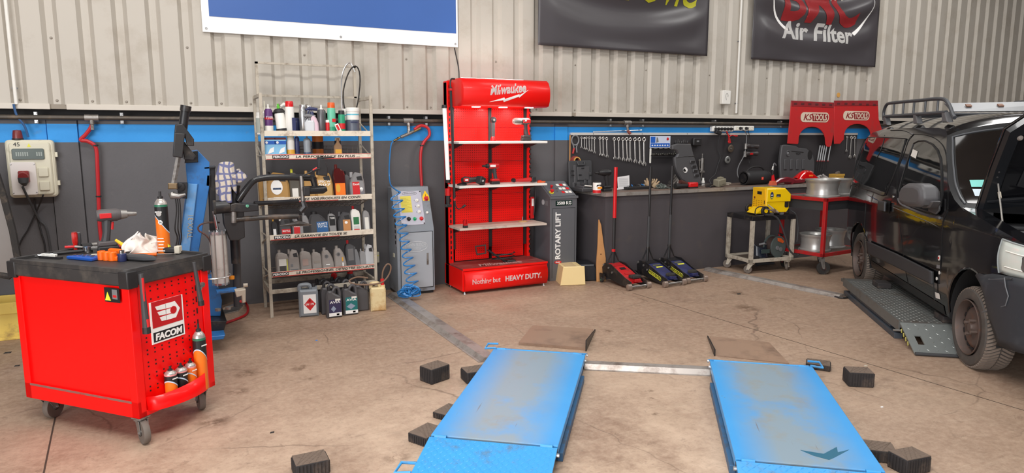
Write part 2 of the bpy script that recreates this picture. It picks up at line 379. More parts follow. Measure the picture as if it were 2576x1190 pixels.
# charcoal banners
t,W,fn,z0=banner('banner','charcoal vinyl banner with cropped yellow lettering, middle of the wall',(1350,117),(1775,139),3.9,BDK,.045,3)
Hh=3.9-z0
p=wl(1757,20,WY-.06)
def Wp(c): return on(fn,W,Hh)(Vector((c.x+.10,c.y+p.z-z0,c.z)))
txt('AKRAPOVIC',.38,YTXT,t,(0,0,0),(0,0,0),shear=.25,bold=.02,width=W-.22,warp=Wp,ext=.0008,dens=.035)
t,W,fn,z0=banner('banner','charcoal vinyl banner with air filter logo in red and white, rightmost',(1885,151),(2197,168),3.9,BDK,.05,9)
Hh=3.9-z0
def bw(dx,dz): return lambda c: on(fn,W,Hh)(Vector((c.x+dx,c.y+dz,c.z)))
sw=MB()
def swoosh(a0,a1,n=14):
    cx,cz,rx,rz=.52*W,.88,.395*W,.63;vs=[]
    for i in range(n+1):
        t_=i/n;an=math.radians(a0+(a1-a0)*t_);w=.012+.075*t_**1.3
        for s_ in (0,1): q=Vector((cx+(rx+w*s_*.6)*math.cos(an),cz+(rz-w*(1-s_)*.6)*math.sin(an),0));vs.append(Vector(on(fn,W,Hh)(q)))
    sw.add(vs,[(2*i,2*i+1,2*i+3,2*i+2) for i in range(n)])
swoosh(175,232);swoosh(5,-48)

for o in sw.each('logo_ring',WTXT,t,smooth=0): o.modifiers.new('th','SOLIDIFY').thickness=.002
txt('BMC',.62,mat('banner_red_print',(196,62,66),.45),t,(0,0,0),(0,0,0),bold=.035,width=.60*W,warp=bw(.20*W,.545),ext=.0008,dens=.035)
txt('Air Filter',.225,WTXT,t,(0,0,0),(0,0,0),shear=.2,bold=.04,width=.58*W,warp=bw(.215*W,.30),ext=.0008,dens=.03)
# conduits
def conduit(label,px0,bot,grp=None):
    a=wl(*px0,WY-.04);b=wl(*bot,WY-.04)
    t=thing('conduit',label,'conduit',(a.x,WY-.035,b.z))
    MB().cyl((0,0,0),(0,0,5.2-b.z),.013,10).obj('pipe',WHT,t)
    c=MB();[c.bx(-.02,.02,-.004,.02,z,z+.012) for z in (.12,.9,1.7)];c.each('clip',GRY,t)
    return t
conduit('white plastic conduit running down the cladding at the far left',(15,20),(33,262))
conduit('thin white conduit between the two charcoal banners',(1866,0),(1859,285))
# compressed air main
pz=1.735;t=thing('air_pipe','long dark steel compressed-air pipe running along the wall below the cladding','pipe',(0,WY-.055,pz))
MB().cyl((-6,0,0),(13,0,0),.021,12).obj('pipe',mat('old_pipe',(84,78,72),.45,metal=.6,var=.2,dirt=((120,104,88),.3,9)),t)
def brk(x):
    m=MB();m.bx(x-.012,x+.012,-.004,.056,-.045,.045)
    for s in (-1,1): m.cyl((x,-.014,s*.036),(x,.01,s*.036),.009,8)
    m.obj('pipe_clamp',SIL,t)
for q in (90,306,978,1072,1536,1618,1800,1966): brk(wl(q,292,WY-.055).x)
def tee(q):
    x=wl(q,292,WY-.055).x
    MB().cyl((x-.05,0,0),(x+.05,0,0),.028,12).cyl((x,0,0),(x,-.01,-.055),.018,10).cyl((x,-.008,-.045),(x,-.018,-.1),.014,8).obj('tee_fitting',STL,t);return x
X1,X2,X3=tee(230),tee(1026),tee(1578)
MB().cyl((X3,-.015,-.09),(X3+.03,-.03,-.13),.018,10).obj('end_plug',mat('rusty_red',(128,62,54),.6),t)
# red hoses
def hose(label,pts,r,mt,clips=()):
    a=Vector(pts[0]);t=thing('air_hose',label,'hose',a)
    MB().tube(spline([Vector(p)-a for p in pts],6),r,8).obj('hose',mt,t)
    for c in clips: MB().cyl(Vector(c)-a-Vector((0,0,.006)),Vector(c)-a+Vector((0,0,.006)),r*1.35,8).obj('cable_tie',BLK,t)
    return t
RH=mat('red_hose',(186,34,40),.45,var=.1)
w=lambda x,y,Y=WY-.06: wl(x,y,Y)
t=hose('red rubber air hose hanging down the wall at left, behind the tool trolley',[w(231,300),w(230,318),w(216,338),w(203,352),w(222,356),w(241,372),w(245,420),w(248,500),w(251,570),w(258,640),Vector((w(262,800).x,WY-.06,.02))],.0155,RH,[w(240,366),w(248,494)])
t=hose('red rubber air hose looping down behind the grey lift control cabinet',[w(1042,326),w(1058,316),w(1076,322),w(1080,340),w(1066,358),w(1059,380),w(1058,420),w(1063,500),Vector((w(1063,500).x,WY-.05,.9))],.0155,RH,[w(1061,366)])
# coupling manifold
a=w(1018,336);t=thing('hose_coupling','brass and steel coupling hanging below the air pipe beside the rack','coupling',a)
MB().tube([w(1008,345)-a,w(1040,331)-a],.016,10).tube([w(1026,316)-a,w(1028,338)-a],.013,8).obj('manifold',STL,t)
MB().tube([w(1041,331)-a,w(1058,322)-a],.013,10).tube([w(1006,346)-a,w(990,355)-a],.011,10).obj('connector',mat('brass',(150,128,84),.35,metal=.8),t)
# electrical box
a=wl(10,352,WY-.10);b=wl(133,352,WY-.10);bz=wl(70,497,WY-.10).z;tz=wl(10,352,WY-.10).z
t=thing('electrical_box','cream wall-mounted electrical socket box at the far left','electrical box',(a.x,WY,bz));W=b.x-a.x;Hb=tz-bz
MB().prism(rrect(0,W,0,Hb,.03),.10,(0,-.05,0),'XZ',.012).obj('housing',CRM,t)
MB().prism(rrect(.025,W*.93,.02,Hb-.02,.025),.03,(0,-.105,0),'XZ',.008).obj('cover',CRM,t)
MB().prism(rrect(W*.14,W*.80,Hb*.66,Hb*.85,.012),.02,(0,-.125,0),'XZ',.004).obj('breaker_window',mat('smoked_window',(92,102,98),.2),t)
k=MB();[k.bx(W*(.22+.045*i),W*(.25+.045*i),-.138,-.134,Hb*.72,Hb*.79) for i in range(6)];[k.bx(W*(.64+.045*i),W*(.67+.045*i),-.138,-.134,Hb*.72,Hb*.79) for i in range(3)]
k.each('breaker',mat('breaker_grey',(150,158,152),.5),t)
MB().prism(rrect(W*.07,W*.60,Hb*.05,Hb*.62,.015),.012,(0,-.125,0),'XZ',.003).obj('socket_plate',mat('plate_white',(222,214,208),.35,var=.03),t)
k=MB();[k.lathe([(.006,0),(.004,-.004),(0,-.005)],(W*x,-.131,Hb*z),'Y',8) for x in (.1,.57) for z in (.09,.58)];k.each('screw',SIL,t)
o=MB().prism(rrect(W*.24,W*.46,Hb*.27,Hb*.47,.01),.05,(0,-.155,0),'XZ',.006).cyl((W*.35,-.16,Hb*.40),(W*.35,-.20,Hb*.37),.034,16).obj('red_socket',mat('socket_red',(134,44,44),.4),t)
o['label']='dark red socket'
MB().tube([(W*.35,-.19,Hb*.36),(W*.35,-.19,Hb*.28),(W*.36,-.18,Hb*.22)],[.038,.034,.012],12).obj('plug',DGR,t)
for z in (.36,.12): MB().prism(rrect(W*.64,W*.85,Hb*z,Hb*(z+.16),.008),.018,(0,-.128,0),'XZ',.004).obj('socket_lid',CRM,t)
k=MB();[k.bx(W,W+.018,-.08,-.04,Hb*z,Hb*(z+.08)) for z in (.2,.7)];k.each('hinge',CRM,t)
txt('45',.032,BTXT,t,(W*.18,-.1215,Hb*.89))
MB().prism([(W*.46,Hb*.88),(W*.54,Hb*.88),(W*.50,Hb*.94)],.001,(0,-.1215,0)).obj('warning_sticker',YTXT,t)
k=thing('warning_lamp','small dark red cap on top of the electrical box','lamp',(a.x+W*.26,WY-.06,bz+Hb))
MB().lathe([(.036,0),(.036,.02),(.033,.05),(.028,.075),(0,.08)],n=16).obj('lens',mat('dull_red',(120,46,44),.35),k)
MB().lathe([(.04,0),(.04,.012)],n=16).obj('base',BLK,k)
# cables of the box
def cable(label,pts,r=.007,mt=BLK,name='cable',cat='cable',n=6):
    a=Vector(pts[0]);o=MB().tube(spline([Vector(p)-a for p in pts],n),r,7).obj(name,mt,loc=a);return tag(o,label,cat)
cable('blue cable from the left conduit down into the electrical box',[w(34,262,WY-.05),w(42,290,WY-.06),w(62,318,WY-.06),w(71,345,WY-.06)],.009,mat('blue_sheath',(44,84,132),.5))
cable('grey cable hanging from the red socket towards the tool trolley',[w(57,470,WY-.18),w(74,505,WY-.10),w(98,552,WY-.03),w(122,596,WY-.03),Vector((w(135,700).x,WY-.04,.02))],.009,DGR)
cable('thin black cable from the lower socket lid slanting down to the left',[w(109,490,WY-.14),w(95,525,WY-.05),w(72,575,WY-.03),w(44,640,WY-.03),Vector((w(25,700).x,WY-.04,.02))],.006,BLK)
cable('black cable dropping straight below the electrical box',[w(86,500,WY-.05),w(92,540,WY-.02),w(105,590,WY-.02),w(114,630,WY-.02),Vector((w(120,700).x,WY-.03,.02))],.007,BLK)
cable('thin black cable from the blue banner down behind the red display',[w(1143,120,WY-.05),w(1149,148,WY-.03),w(1154,175,WY-.02),w(1155,205,WY-.02),w(1155,240,WY-.02)],.006,BLK)
# glass frame at far left
a=wl(-52,430,5.9);t=thing('framed_glass_pane','black rubber-framed glass pane edge leaning at the far left behind the trolley','window pane',(a.x,5.9,0),rot=(-.06,0,0))
o2=[(0,.62),(.0,1.38),(.02,1.4),(.085,1.36),(.115,1.2),(.15,.95),(.165,.74),(.15,.66),(.10,.62)]
o2=[(x*.95,z*.985-.02) for x,z in o2]
MB().tube([(x,0,z) for x,z in [(-.8,.6)]+[(-.8,1.4)]+o2[1:]+[(0,.62)]],.024,8,closed=True).obj('rubber_frame',RUB,t)
MB().prism([(-.8,.62),(-.8,1.38)]+o2[2:],.008).obj('glass',mat('dull_glass',(120,112,106),.12,spec=.8),t)
MB().bx(-.75,-.7,-.03,.03,0,.62).bx(-.2,-.15,-.03,.03,0,.62).each('stand_leg',BLKM,t)
# yellow crate at floor left
a=fl(-60,858);t=thing('crate','dirty yellow plastic crate on the floor left of the tool trolley','crate',(a.x,6.42,0))
k=MB();W=wl(70,850,6.42).x-a.x;Hc=.30
k.bx(0,W,-.0,.02,.0,Hc).bx(0,W,.30,.32,0,Hc).bx(0,.02,0,.32,0,Hc).bx(W-.02,W,0,.32,0,Hc).bx(0,W,0,.32,0,.02)
k.bx(-.01,W+.01,-.015,0,Hc*.70,Hc).bx(-.005,W+.005,-.008,0,0,.02)
k.obj('box',mat('dirty_yellow',(222,190,92),.5,dirt=((150,120,70),.3,7)),t,bev=.004)
# small white box on cladding
a=wl(1816,262,WY-.06);b=wl(1838,228,WY-.06);t=thing('junction_box','small white junction box on the cladding below the middle charcoal banner','junction box',(a.x,WY-.015,a.z))
W=b.x-a.x;Hb=b.z-a.z
MB().prism(rrect(0,W,0,Hb,.012),.055,(0,-.028,0),e=.006).obj('housing',WHT,t)
MB().tube([(W*.5+.02*math.cos(x),-.057,Hb*.62+.028*math.sin(x)) for x in [i*.5-.6 for i in range(9)]]+[(W*.45,-.057,Hb*.3)],.0022,5).obj('hook_mark',GRY,t)
o=MB().lathe([(.035,0),(.035,-.004),(0,-.005)],wl(2109,239,WY-.02),'Y',12).obj('sticker',mat('worn_orange',(214,160,82),.6));tag(o,'small round orange sticker on the cladding above the red fender covers','sticker')
# ================================================================ containers
def can(label,loc,r,h,body,cap,lab=None,ct='aerosol',rz=0,tilt=(0,0),cat='spray can',group=None,name='spray_can',text=None,lab2=None,capr=.62,tc=WTXT):
    t=thing(name,label,cat,loc,group=group,rot=(tilt[0],tilt[1],rz))
    hb=h*(.84 if ct !='tin' else 1)
    if ct =='aerosol':
        MB().lathe([(r*.93,0),(r,.004),(r,hb*.92),(r*.93,hb*.95),(r*.72,hb),(r*.55,hb*1.01)],n=18).obj('body',body,t)
        MB().lathe([(r*.52,hb*1.005),(r*.52,hb*1.03),(r*.25,hb*1.05),(r*.2,h*.95),(r*.2,h),(0,h)],n=12).obj('nozzle',cap,t)
    elif ct =='cap':
        MB().lathe([(r*.93,0),(r,.004),(r,hb*.93),(r*.9,hb)],n=18).obj('body',body,t)
        MB().lathe([(r*.9,hb*.96),(r*.92,hb),(r*.88,h*.98),(r*.8,h),(0,h)],n=16).obj('cap',cap,t)
    elif ct =='tin':
        MB().lathe([(r,0),(r,h*.97),(r*.97,h),(r*.93,h),(r*.93,h*.98),(0,h*.98)],n=22).obj('body',body,t)
        MB().lathe([(r*.9,h*.975),(r*.9,h*.99),(0,h*.99)],n=20).obj('lid',cap,t)
    else:
        MB().lathe([(r*.93,0),(r,.004),(r,h*.62),(r*.9,h*.7),(r*.45,h*.84),(r*.4,h*.9)],n=18).obj('body',body,t)
        MB().lathe([(r*.46,h*.88),(r*.46,h*.99),(0,h)],n=12).obj('cap',cap,t)
    if lab: MB().lathe([(r+.0012,hb*.1),(r+.0012,hb*(.88 if ct !='bottle' else .62))],n=18).obj('label',lab,t)
    if lab2: MB().lathe([(r+.002,hb*.12),(r+.002,hb*.42)],n=18).obj('label_band',lab2,t)
    if text: txt(text,r*.62,tc,t,(-r*.8,-r-.003,hb*.62),width=r*1.6)
    return t
JS={
 'jug': ([(0,0),(1,0),(1,.60),(.93,.68),(.62,.76),(.40,.84),(.36,.88),(.10,.88),(.06,.84),(0,.74)],(.23,.87,.11),'arch'),
 'litre': ([(0,0),(1,0),(1,.66),(.90,.80),(.62,.86),(.52,.88),(.20,.88),(.10,.84),(0,.70)],(.33,.87,.13),None),
 'arc': ([(0,0),(1,0),(.98,.30),(.90,.52),(.76,.70),(.58,.84),(.50,.88),(.14,.88),(.06,.80),(0,.62)],(.30,.87,.14),None),
 'slope': ([(0,0),(1,0),(1,.55),(.94,.74),(.84,.92),(.40,.98),(.20,.84),(0,.58)],(.18,.80,.12),'window'),
 'can': ([(0,0),(1,0),(1,.78),(.94,.84),(0.06,.84),(0,.78)],(.80,.84,.10),'bridge'),
}
def jug(label,loc,w,d,h,body,cap,lab=None,shape='litre',rz=0.,tilt=0.,lrect=(.14,.08,.86,.55),text=None,tcol=WTXT,group=None,name='oil_bottle',cat='oil bottle',extras=(),flip=False,lean=0.):
    t=thing(name,label,cat,loc,group=group,rot=(tilt,lean,rz));out,(nx,nz,nr),hd=JS[shape]
    sg=-1 if flip else 1
    X=lambda u: sg*(u-.5)*w
    e=min(d*.22,w*.09)
    b=MB().prism([(X(u),z*h) for u,z in out],d,(0,0,0),'XZ',e)
    if hd =='arch':
        pts=[(X(.44),0,h*.80),(X(.54),0,h*.90),(X(.68),0,h*.955),(X(.84),0,h*.92),(X(.93),0,h*.80),(X(.94),0,h*.66)]
        b.tube(spline(pts,4),d*.15,8)
    elif hd =='bridge':
        b.tube(spline([(X(.06),0,h*.80),(X(.08),0,h*.93),(X(.18),0,h*.97),(X(.48),0,h*.97),(X(.60),0,h*.93),(X(.66),0,h*.83)],4),d*.17,8)
        b.bx(X(.70)-.0,X(.97),-d*.3,d*.3,h*.8,h*.90) if not flip else None
    b.obj('body',body,t)
    MB().lathe([(nr*w,nz*h),(nr*w,h*.985),(nr*w*.9,h),(0,h)],(X(nx),0,0),n=14).obj('cap',cap,t)
    if hd =='window': MB().prism([(X(.45),h*.80),(X(.80),h*.84),(X(.86),h*.66),(X(.50),h*.68)],.002,(0,-d/2-.001,0)).obj('handle_recess',BLK,t)
    if lab:
        x0,z0,x1,z1=lrect
        MB().prism([(X(x0),z0*h),(X(x1),z0*h),(X(x1),z1*h),(X(x0),z1*h)],.0016,(0,-d/2-.001,0)).obj('label',lab,t)
        if text:
            for i,s_ in enumerate(text if isinstance(text,list) else [text]):
                tw=w*(x1-x0)*.86;txt(s_,h*.075,tcol,t,(min(X(x0),X(x1))+w*(x1-x0)*.07,-d/2-.0025,h*(z1-.12-.11*i)),width=tw,bold=.02)
    for kind,x0,z0,x1,z1,mt in extras:
        if kind =='box': pts=[(X(x0),z0*h),(X(x1),z0*h),(X(x1),z1*h),(X(x0),z1*h)]
        elif kind =='dia': pts=[(X((x0+x1)/2),z0*h),(X(x1),(z0+z1)/2*h),(X((x0+x1)/2),z1*h),(X(x0),(z0+z1)/2*h)]
        else: pts=[(X((x0+x1)/2)+abs(x1-x0)*w/2*math.cos(k*PI/9),(z0+z1)/2*h+abs(z1-z0)*h/2*math.sin(k*PI/9)) for k in range(18)]
        MB().prism(pts,.0012,(0,-d/2-.0022,0)).obj('label_print',mt,t)
    return t
# ================================================================ the bottle rack
RX,RY=.745,6.18;RW=.94;RD=.42
rk=thing('bottle_rack','worn cream metal rack with five shelves of cans and oil bottles','rack',(RX,RY,0))
PW=.026
def post(x,y,z0,z1): return MB().bx(x-PW/2,x+PW/2,y-PW/2,y+PW/2,z0,z1).obj('post',OIL,rk,bev=.002,smooth=0)
for x in (0,RW): post(x,0,0,1.945);post(x-.0,RD,0,1.935)
def rail(name,*b): return MB().bx(*b).obj(name,OIL,rk,smooth=0,bev=.002)
for x in (0,RW):
    rail('side_rail',x-.011,x+.011,0,RD,1.91,1.94);rail('side_rail',x-.011,x+.011,0,RD,.21,.26)
rail('front_rail',0,RW,-.012,.012,.215,.25);rail('back_rail',0,RW,RD-.012,RD+.012,.22,.26)
# sign frame on top
sf=MB();y=RD
for a,b,c,d in ((0.02,.045,1.94,2.24),(RW-.045,RW-.02,1.94,2.24),(.02,RW-.02,2.222,2.24),(.02,RW-.02,1.935,1.955)): sf.bx(a,b,y-.01,y+.01,c,d)
sf.obj('sign_frame',OIL,rk,smooth=0)
SH=[(1.585,0,'plain'),(1.385,0,'mesh'),(1.015,14,'mesh'),(.69,14,'mesh'),(.365,14,'mesh')]
LIPW=mat('lip_cream',(226,214,196),.5,var=.06,dirt=((130,100,80),.3,9))
RLINE=mat('red_line',(196,60,54),.5,var=.1)
TXTS=[None,('FERODO',.07,'LA PERFORMANCE EN PLUS ....',.26,.56),(None,0,'CHARGEZ VOS PRODUITS EN CONFI',.19,.62),('FERODO',.05,'LA GARANTIE EN TOUTE SE',.22,.46),('FERODO',.02,'LE PROFESSIONNEL DE VOTRE SECURITE',.22,.70)]
def shelf(i,z,ang,kind):
    s=MB();s.bx(.014,RW-.014,-.022,-.014,z,z+.046);s.bx(.014,RW-.014,-.02,.0,z+.0,z+.004)
    sh=s.obj('shelf',LIPW,rk,smooth=0,bev=.001)
    ta=math.tan(math.radians(ang));zb=lambda y: z+.006-ta*y
    m=MB()
    if kind =='plain': m.add([(.014,0,z+.004),(RW-.014,0,z+.004),(RW-.014,RD,z+.004),(.014,RD,z+.004),(.014,0,z),(RW-.014,0,z),(RW-.014,RD,z),(.014,RD,z)],[(0,1,2,3),(7,6,5,4),(0,4,5,1),(1,5,6,2),(2,6,7,3),(3,7,4,0)]).obj('shelf_plate',OIL,sh,smooth=0)
    else:
        y1=RD-.02
        for k in range(19): x=.03+(RW-.06)*k/18;m.tube([(x,0,zb(0)),(x,y1,zb(y1)),(x,y1+.012,zb(y1)+.10)],.0026,4)
        for k in range(5): yy=y1*k/4;m.tube([(.02,yy,zb(yy)),(RW-.02,yy,zb(yy))],.003,4)
        for hz in (.035,.07,.10): m.tube([(.02,y1+.01,zb(y1)+hz),(RW-.02,y1+.01,zb(y1)+hz)],.0026,4)
        m.obj('wire_mesh',mat('mesh_wire',(132,124,116),.45,metal=.5),sh)
    a=MB()
    for x in (.0,RW): a.tube([(x,0,z+.03),(x,RD,zb(RD)+.02)],.008,6);a.tube([(x,RD,zb(RD)+.12),(x,.1,z+.03)],.006,6)
    a.each('bracket',OIL,sh,per=2)
    T=TXTS[i]
    if T:
        x1={2: .66,3: .66}.get(i,1)
        MB().bx(.02 if i !=2 else .15,.02+(RW-.04)*x1,-.0235,-.022,z+.001,z+.007).obj('red_stripe',RLINE,sh,smooth=0)
        if i in (1,4): MB().bx(.02,RW-.02,-.0235,-.022,z+.040,z+.0445).obj('red_stripe',RLINE,sh,smooth=0)
        if T[0]:
            MB().bx(T[1],T[1]+.135,-.0235,-.022,z+.009,z+.038).obj('brand_plate',BTXT,sh,smooth=0)
            txt('FERODO',.018,WTXT,sh,(T[1]+.006,-.0245,z+.015),bold=.045,width=.123)
        txt(T[2],.02,BTXT,sh,(T[3],-.0245,z+.014),shear=.15,bold=.02,width=T[4])
    return sh
for i,(z,ang,kind) in enumerate(SH): shelf(i,z,ang,kind)
def sx(px,i,dy=.03): return wl(px,400,RY+dy).x
def on_shelf(i,px,dy=.06,extra=.004):
    z,ang,k=SH[i];return Vector((wl(px,400,RY+dy).x,RY+dy,z+.0085+extra-math.tan(math.radians(ang))*dy))
def hs(i,px,py,dy): L=on_shelf(i,px,dy);return wl(px,py,RY+dy).z-L.z
G1='cans and sprays on the top shelf of the rack'
def T1(label,px,py,r,body,cap,dy=.09,**k):
    L=on_shelf(0,px,dy);return can(label,L,r,hs(0,px,py,dy),body,cap,group=G1,**k)
PUR=mat('purple_print',(92,50,110),.45);TEAL=mat('mint_print',(110,196,164),.4);PNK=mat('pale_pink',(226,196,208),.35)
can('white round tub with a teal band at the left end of the top rack shelf',on_shelf(0,662,.14),.042,.19,WHT,WHT,lab=mat('grey_green_print',(170,176,168),.5),ct='cap',group=G1,name='tub',cat='tub')
t=T1('purple and white silver-topped spray can on the top rack shelf',681,262,.034,PUR,WHT,dy=.05,ct='aerosol',text='7100')
MB().lathe([(.0355,.02),(.0355,.075)],n=16).obj('white_print',LAB,t);MB().lathe([(.0355,.128),(.0355,.145)],n=16).obj('red_print',RTXT,t)
t=thing('sealant_cartridge','white sealant cartridge with a long pointed nozzle on the top rack shelf','cartridge',on_shelf(0,672,.2),group=G1)
MB().lathe([(.025,0),(.025,.19),(.01,.2)],n=14).obj('tube',WHT,t);MB().lathe([(.009,.2),(.003,.29),(0,.29)],n=10).obj('nozzle',CRM,t)
t=can('white cylinder with black ends and a green nozzle, leaning on the top rack shelf',on_shelf(0,714,.07),.042,.22,WHT,BLK,ct='cap',tilt=(-.05,-.10),group=G1,name='foam_gun_bottle',cat='bottle')
MB().lathe([(.046,0),(.047,.05),(.044,.052)],n=18).obj('base_ring',BLK,t);MB().lathe([(.044,.19),(.05,.195),(.044,.21),(.03,.222)],n=18).obj('collar',BLK,t)
MB().lathe([(.012,.22),(.014,.245),(.008,.25),(.008,.265),(0,.265)],n=10).obj('green_nozzle',mat('lime_plastic',(96,190,60),.4),t)
t=thing('spray_bottle','grey trigger spray bottle behind the red-capped can on the top shelf','bottle',on_shelf(0,726,.22),group=G1)
MB().lathe([(.036,0),(.036,.15),(.015,.2),(.012,.23)],n=14).obj('body',GRY,t);MB().tube([(-.045,0,.245),(-.02,0,.262),(.02,0,.25),(.02,0,.22)],[.012,.02,.02,.012],8).obj('trigger_head',LAB,t)
t=T1('tall white spray can with a bright red cap on the top rack shelf',734,255,.038,WHT,mat('cap_red',(210,28,34),.3),dy=.06,ct='cap')
MB().box((.026,-.022,.09),(.03,.034,.11)).obj('blue_print',NAVY,t)
T1('small navy can behind the red-capped can on the top shelf',749,297,.03,NAVY,NAVY,dy=.14,ct='cap')
T1('plain silver aerosol can, left one of the silver pair on the top shelf',767,264,.034,SIL,SIL,dy=.08,ct='cap')
T1('plain silver aerosol can behind the blue trigger spray on the top shelf',781,266,.034,SIL,SIL,dy=.15,ct='cap')
def trig(label,loc,h,body,head,tilt=0):
    t=thing('trigger_bottle',label,'bottle',loc,group=G1,rot=(0,tilt,0))
    MB().prism([(-.04,0),(.04,0),(.042,.10),(.03,.14),(.018,h*.72),(-.014,h*.72),(-.02,.14),(-.042,.1)],.055,e=.012).obj('body',body,t)
    MB().tube([(0,0,h*.7),(0,0,h*.86)],[.017,.013],10).tube([(-.05,0,h*.93),(-.02,0,h*.97),(.05,0,h*.92)],[.007,.016,.014],8).tube([(-.022,0,h*.9),(-.038,0,h*.78)],.005,6).obj('trigger_head',head,t);return t
trig('white and pink trigger spray bottle with a dark blue head on the top shelf',on_shelf(0,794,.05),.235,PNK,NAVY,-.08)
trig('clear trigger spray bottle half hidden on the top rack shelf',on_shelf(0,783,.04),.17,mat('clear_plastic',(214,216,220),.2),GRY)
T1('dark grey aerosol can with white nozzle on the top rack shelf',813,264,.038,mat('gunmetal_print',(98,96,98),.35,metal=.4),WHT,dy=.07,ct='aerosol')
t=T1('green and white spray can with an orange cap on the top rack shelf',838,258,.036,TEAL,mat('cap_orange',(226,96,34),.35),dy=.06,ct='cap')
MB().lathe([(.0372,.02),(.0372,.07)],n=18).obj('green_print',GRN,t);MB().box((.012,-.032,.125),(.03,.012,.03)).obj('red_print',RTXT,t)
T1('short red-lidded can left of the orange-capped spray on the top shelf',828,302,.02,RTXT,WHT,dy=.05,ct='cap')
t=T1('black-capped green and red spray can beside the white bucket',863,278,.03,GRN,BLK,dy=.05,ct='cap')
MB().lathe([(.0312,.05),(.0312,.10)],n=16).obj('red_print',RTXT,t)
o=MB().box((0,0,.045),(.035,.02,.09),(0,-.25,0)).obj('body',WHT,thing('tube_box','small white and red glue tube leaning at the lip of the top shelf','tube',on_shelf(0,856,.015,.012),group=G1,rot=(-.1,-.15,0)))
MB().box((-.004,-.0115,.055),(.02,.002,.05),(0,-.25,0)).obj('red_print',RTXT,o.parent)
def bucket(label,px,py,r,dy,**k):
    L=on_shelf(0,px,dy);h=hs(0,px,py,dy);t=thing('bucket',label,'bucket',L,group=G1)
    MB().lathe([(r*.9,0),(r,h*.88)],n=24).obj('body',WHT,t);MB().lathe([(r*1.05,h*.86),(r*1.05,h*.97),(r,h),(0,h)],n=24).obj('lid',WHT,t)
    MB().lathe([(r*.93+.001,h*.10),(r*.96+.001,h*.55)],n=24).obj('grey_print',mat('grey_blue_print',(92,98,112),.4),t)
    MB().lathe([(r*.975+.001,h*.72),(r*.98+.001,h*.77)],n=24).obj('teal_line',mat('teal_line',(100,186,206),.4),t);return t
t=bucket('white bucket with lid and teal line at the right end of the top shelf',891,271,.058,.09)
txt('BERNER',.014,NAVY,t,(-.038,-.064,.105),width=.07,bold=.02)
bucket('second white bucket partly hidden left of the lidded bucket',876,274,.045,.20)
# belts hanging on the sign frame
t=thing('drive_belt','long black drive belt hanging from the corner of the rack sign frame','belt',(RX+RW-.10,RY+RD-.03,1.88))
MB().tube([(.02+.075*math.cos(x)+.045*math.sin(x),-.02-.10*(math.sin(x)<0)*abs(math.sin(x)),.12+.235*math.sin(x)) for x in [i*PI/14 for i in range(28)]],.0065,6,closed=True).obj('belt',RUB,t)
t=thing('metal_hoop','thin grey metal hoop hanging over the corner of the rack sign frame','hoop',(RX+RW-.15,RY+RD-.06,1.68))
MB().tube(spline([(-.03,-.05,0),(-.03,-.03,.2),(-.02,0,.42),(.02,.02,.54),(.07,.02,.58),(.11,.01,.50)],5),.006,6).obj('rod',SIL,t)
# second shelf
G2='tins and sprays on the second shelf of the rack'
BLUP=mat('bright_blue_print',(40,98,190),.4);SKY=mat('sky_print',(140,196,232),.4);MAR=mat('maroon_print',(120,50,48),.4);AMB=mat('amber_print',(222,164,60),.4)
for i,(px,lb) in enumerate([(679,'square blue and white tin with maroon top, left one of the pair'),(706,'square blue and white tin with maroon top, right one of the pair')]):
    t=thing('square_tin',lb,'tin',on_shelf(1,px,.06),group=G2);w=.094;h=hs(1,px,346,.06)
    MB().box((0,0,h/2),(w,.07,h)).obj('body',SKY,t,bev=.004);MB().box((0,0,h*.95),(w+.003,.073,h*.1)).obj('maroon_top',MAR,t,bev=.002)
    MB().box((0,-.0355,h*.75),(w,.003,h*.16)).obj('blue_band',BLUP,t);MB().box((.012,-.0355,h*.08),(w*.66,.003,h*.15)).obj('blue_corner',BLUP,t)
    MB().lathe([(.011,-.0),(.011,-.001),(0,-.002)],(-.025,-.0375,h*.76),'Y',12).obj('round_logo',WTXT,t);MB().prism([(-.02,h*.2),(.03,h*.3),(.035,h*.55),(0,h*.45)],.001,(0,-.0365,0)).obj('white_print',WTXT,t)
def T2(label,px,py,r,body,cap,dy=.06,**k): return can(label,on_shelf(1,px,dy),r,hs(1,px,py,dy),body,cap,group=G2,**k)
T2('cream cylinder can with an orange side print on the second rack shelf',733,338,.033,LAB,CRM,ct='cap',lab2=AMB)
T2('slim dark blue spray can on the second rack shelf',749,335,.02,NAVY,GRY,ct='aerosol')
t=T2('grey and navy spray can standing alone on the second shelf',774,340,.031,mat('grey_print',(150,156,162),.4),GRY,ct='aerosol')
MB().lathe([(.0325,.005),(.0325,.045)],n=16).obj('navy_print',mat('navy_print',(34,60,100),.4),t)
t=T2('black-lidded red and yellow tin at the back of the second shelf',801,337,.05,mat('flame_print',(214,120,40),.4),BLK,dy=.33,ct='tin')
MB().lathe([(.0515,.07),(.0515,.135)],n=20).obj('black_band',BTXT,t)
t=T2('small orange tin at the back right of the second shelf',851,346,.03,BLK,WHT,dy=.34,ct='cap')
t=thing('square_bottle','brown-amber flat bottle with a tapering neck on the second shelf','bottle',on_shelf(1,851,.05),group=G2)
MB().prism([(-.038,0),(.038,0),(.032,.10),(.012,.13),(.008,.17),(-.006,.17),(-.012,.13),(-.034,.1)],.04,e=.008).obj('body',mat('brown_plastic',(150,116,84),.4),t)
MB().box((0,-.021,.045),(.055,.002,.05)).obj('label',AMB,t)
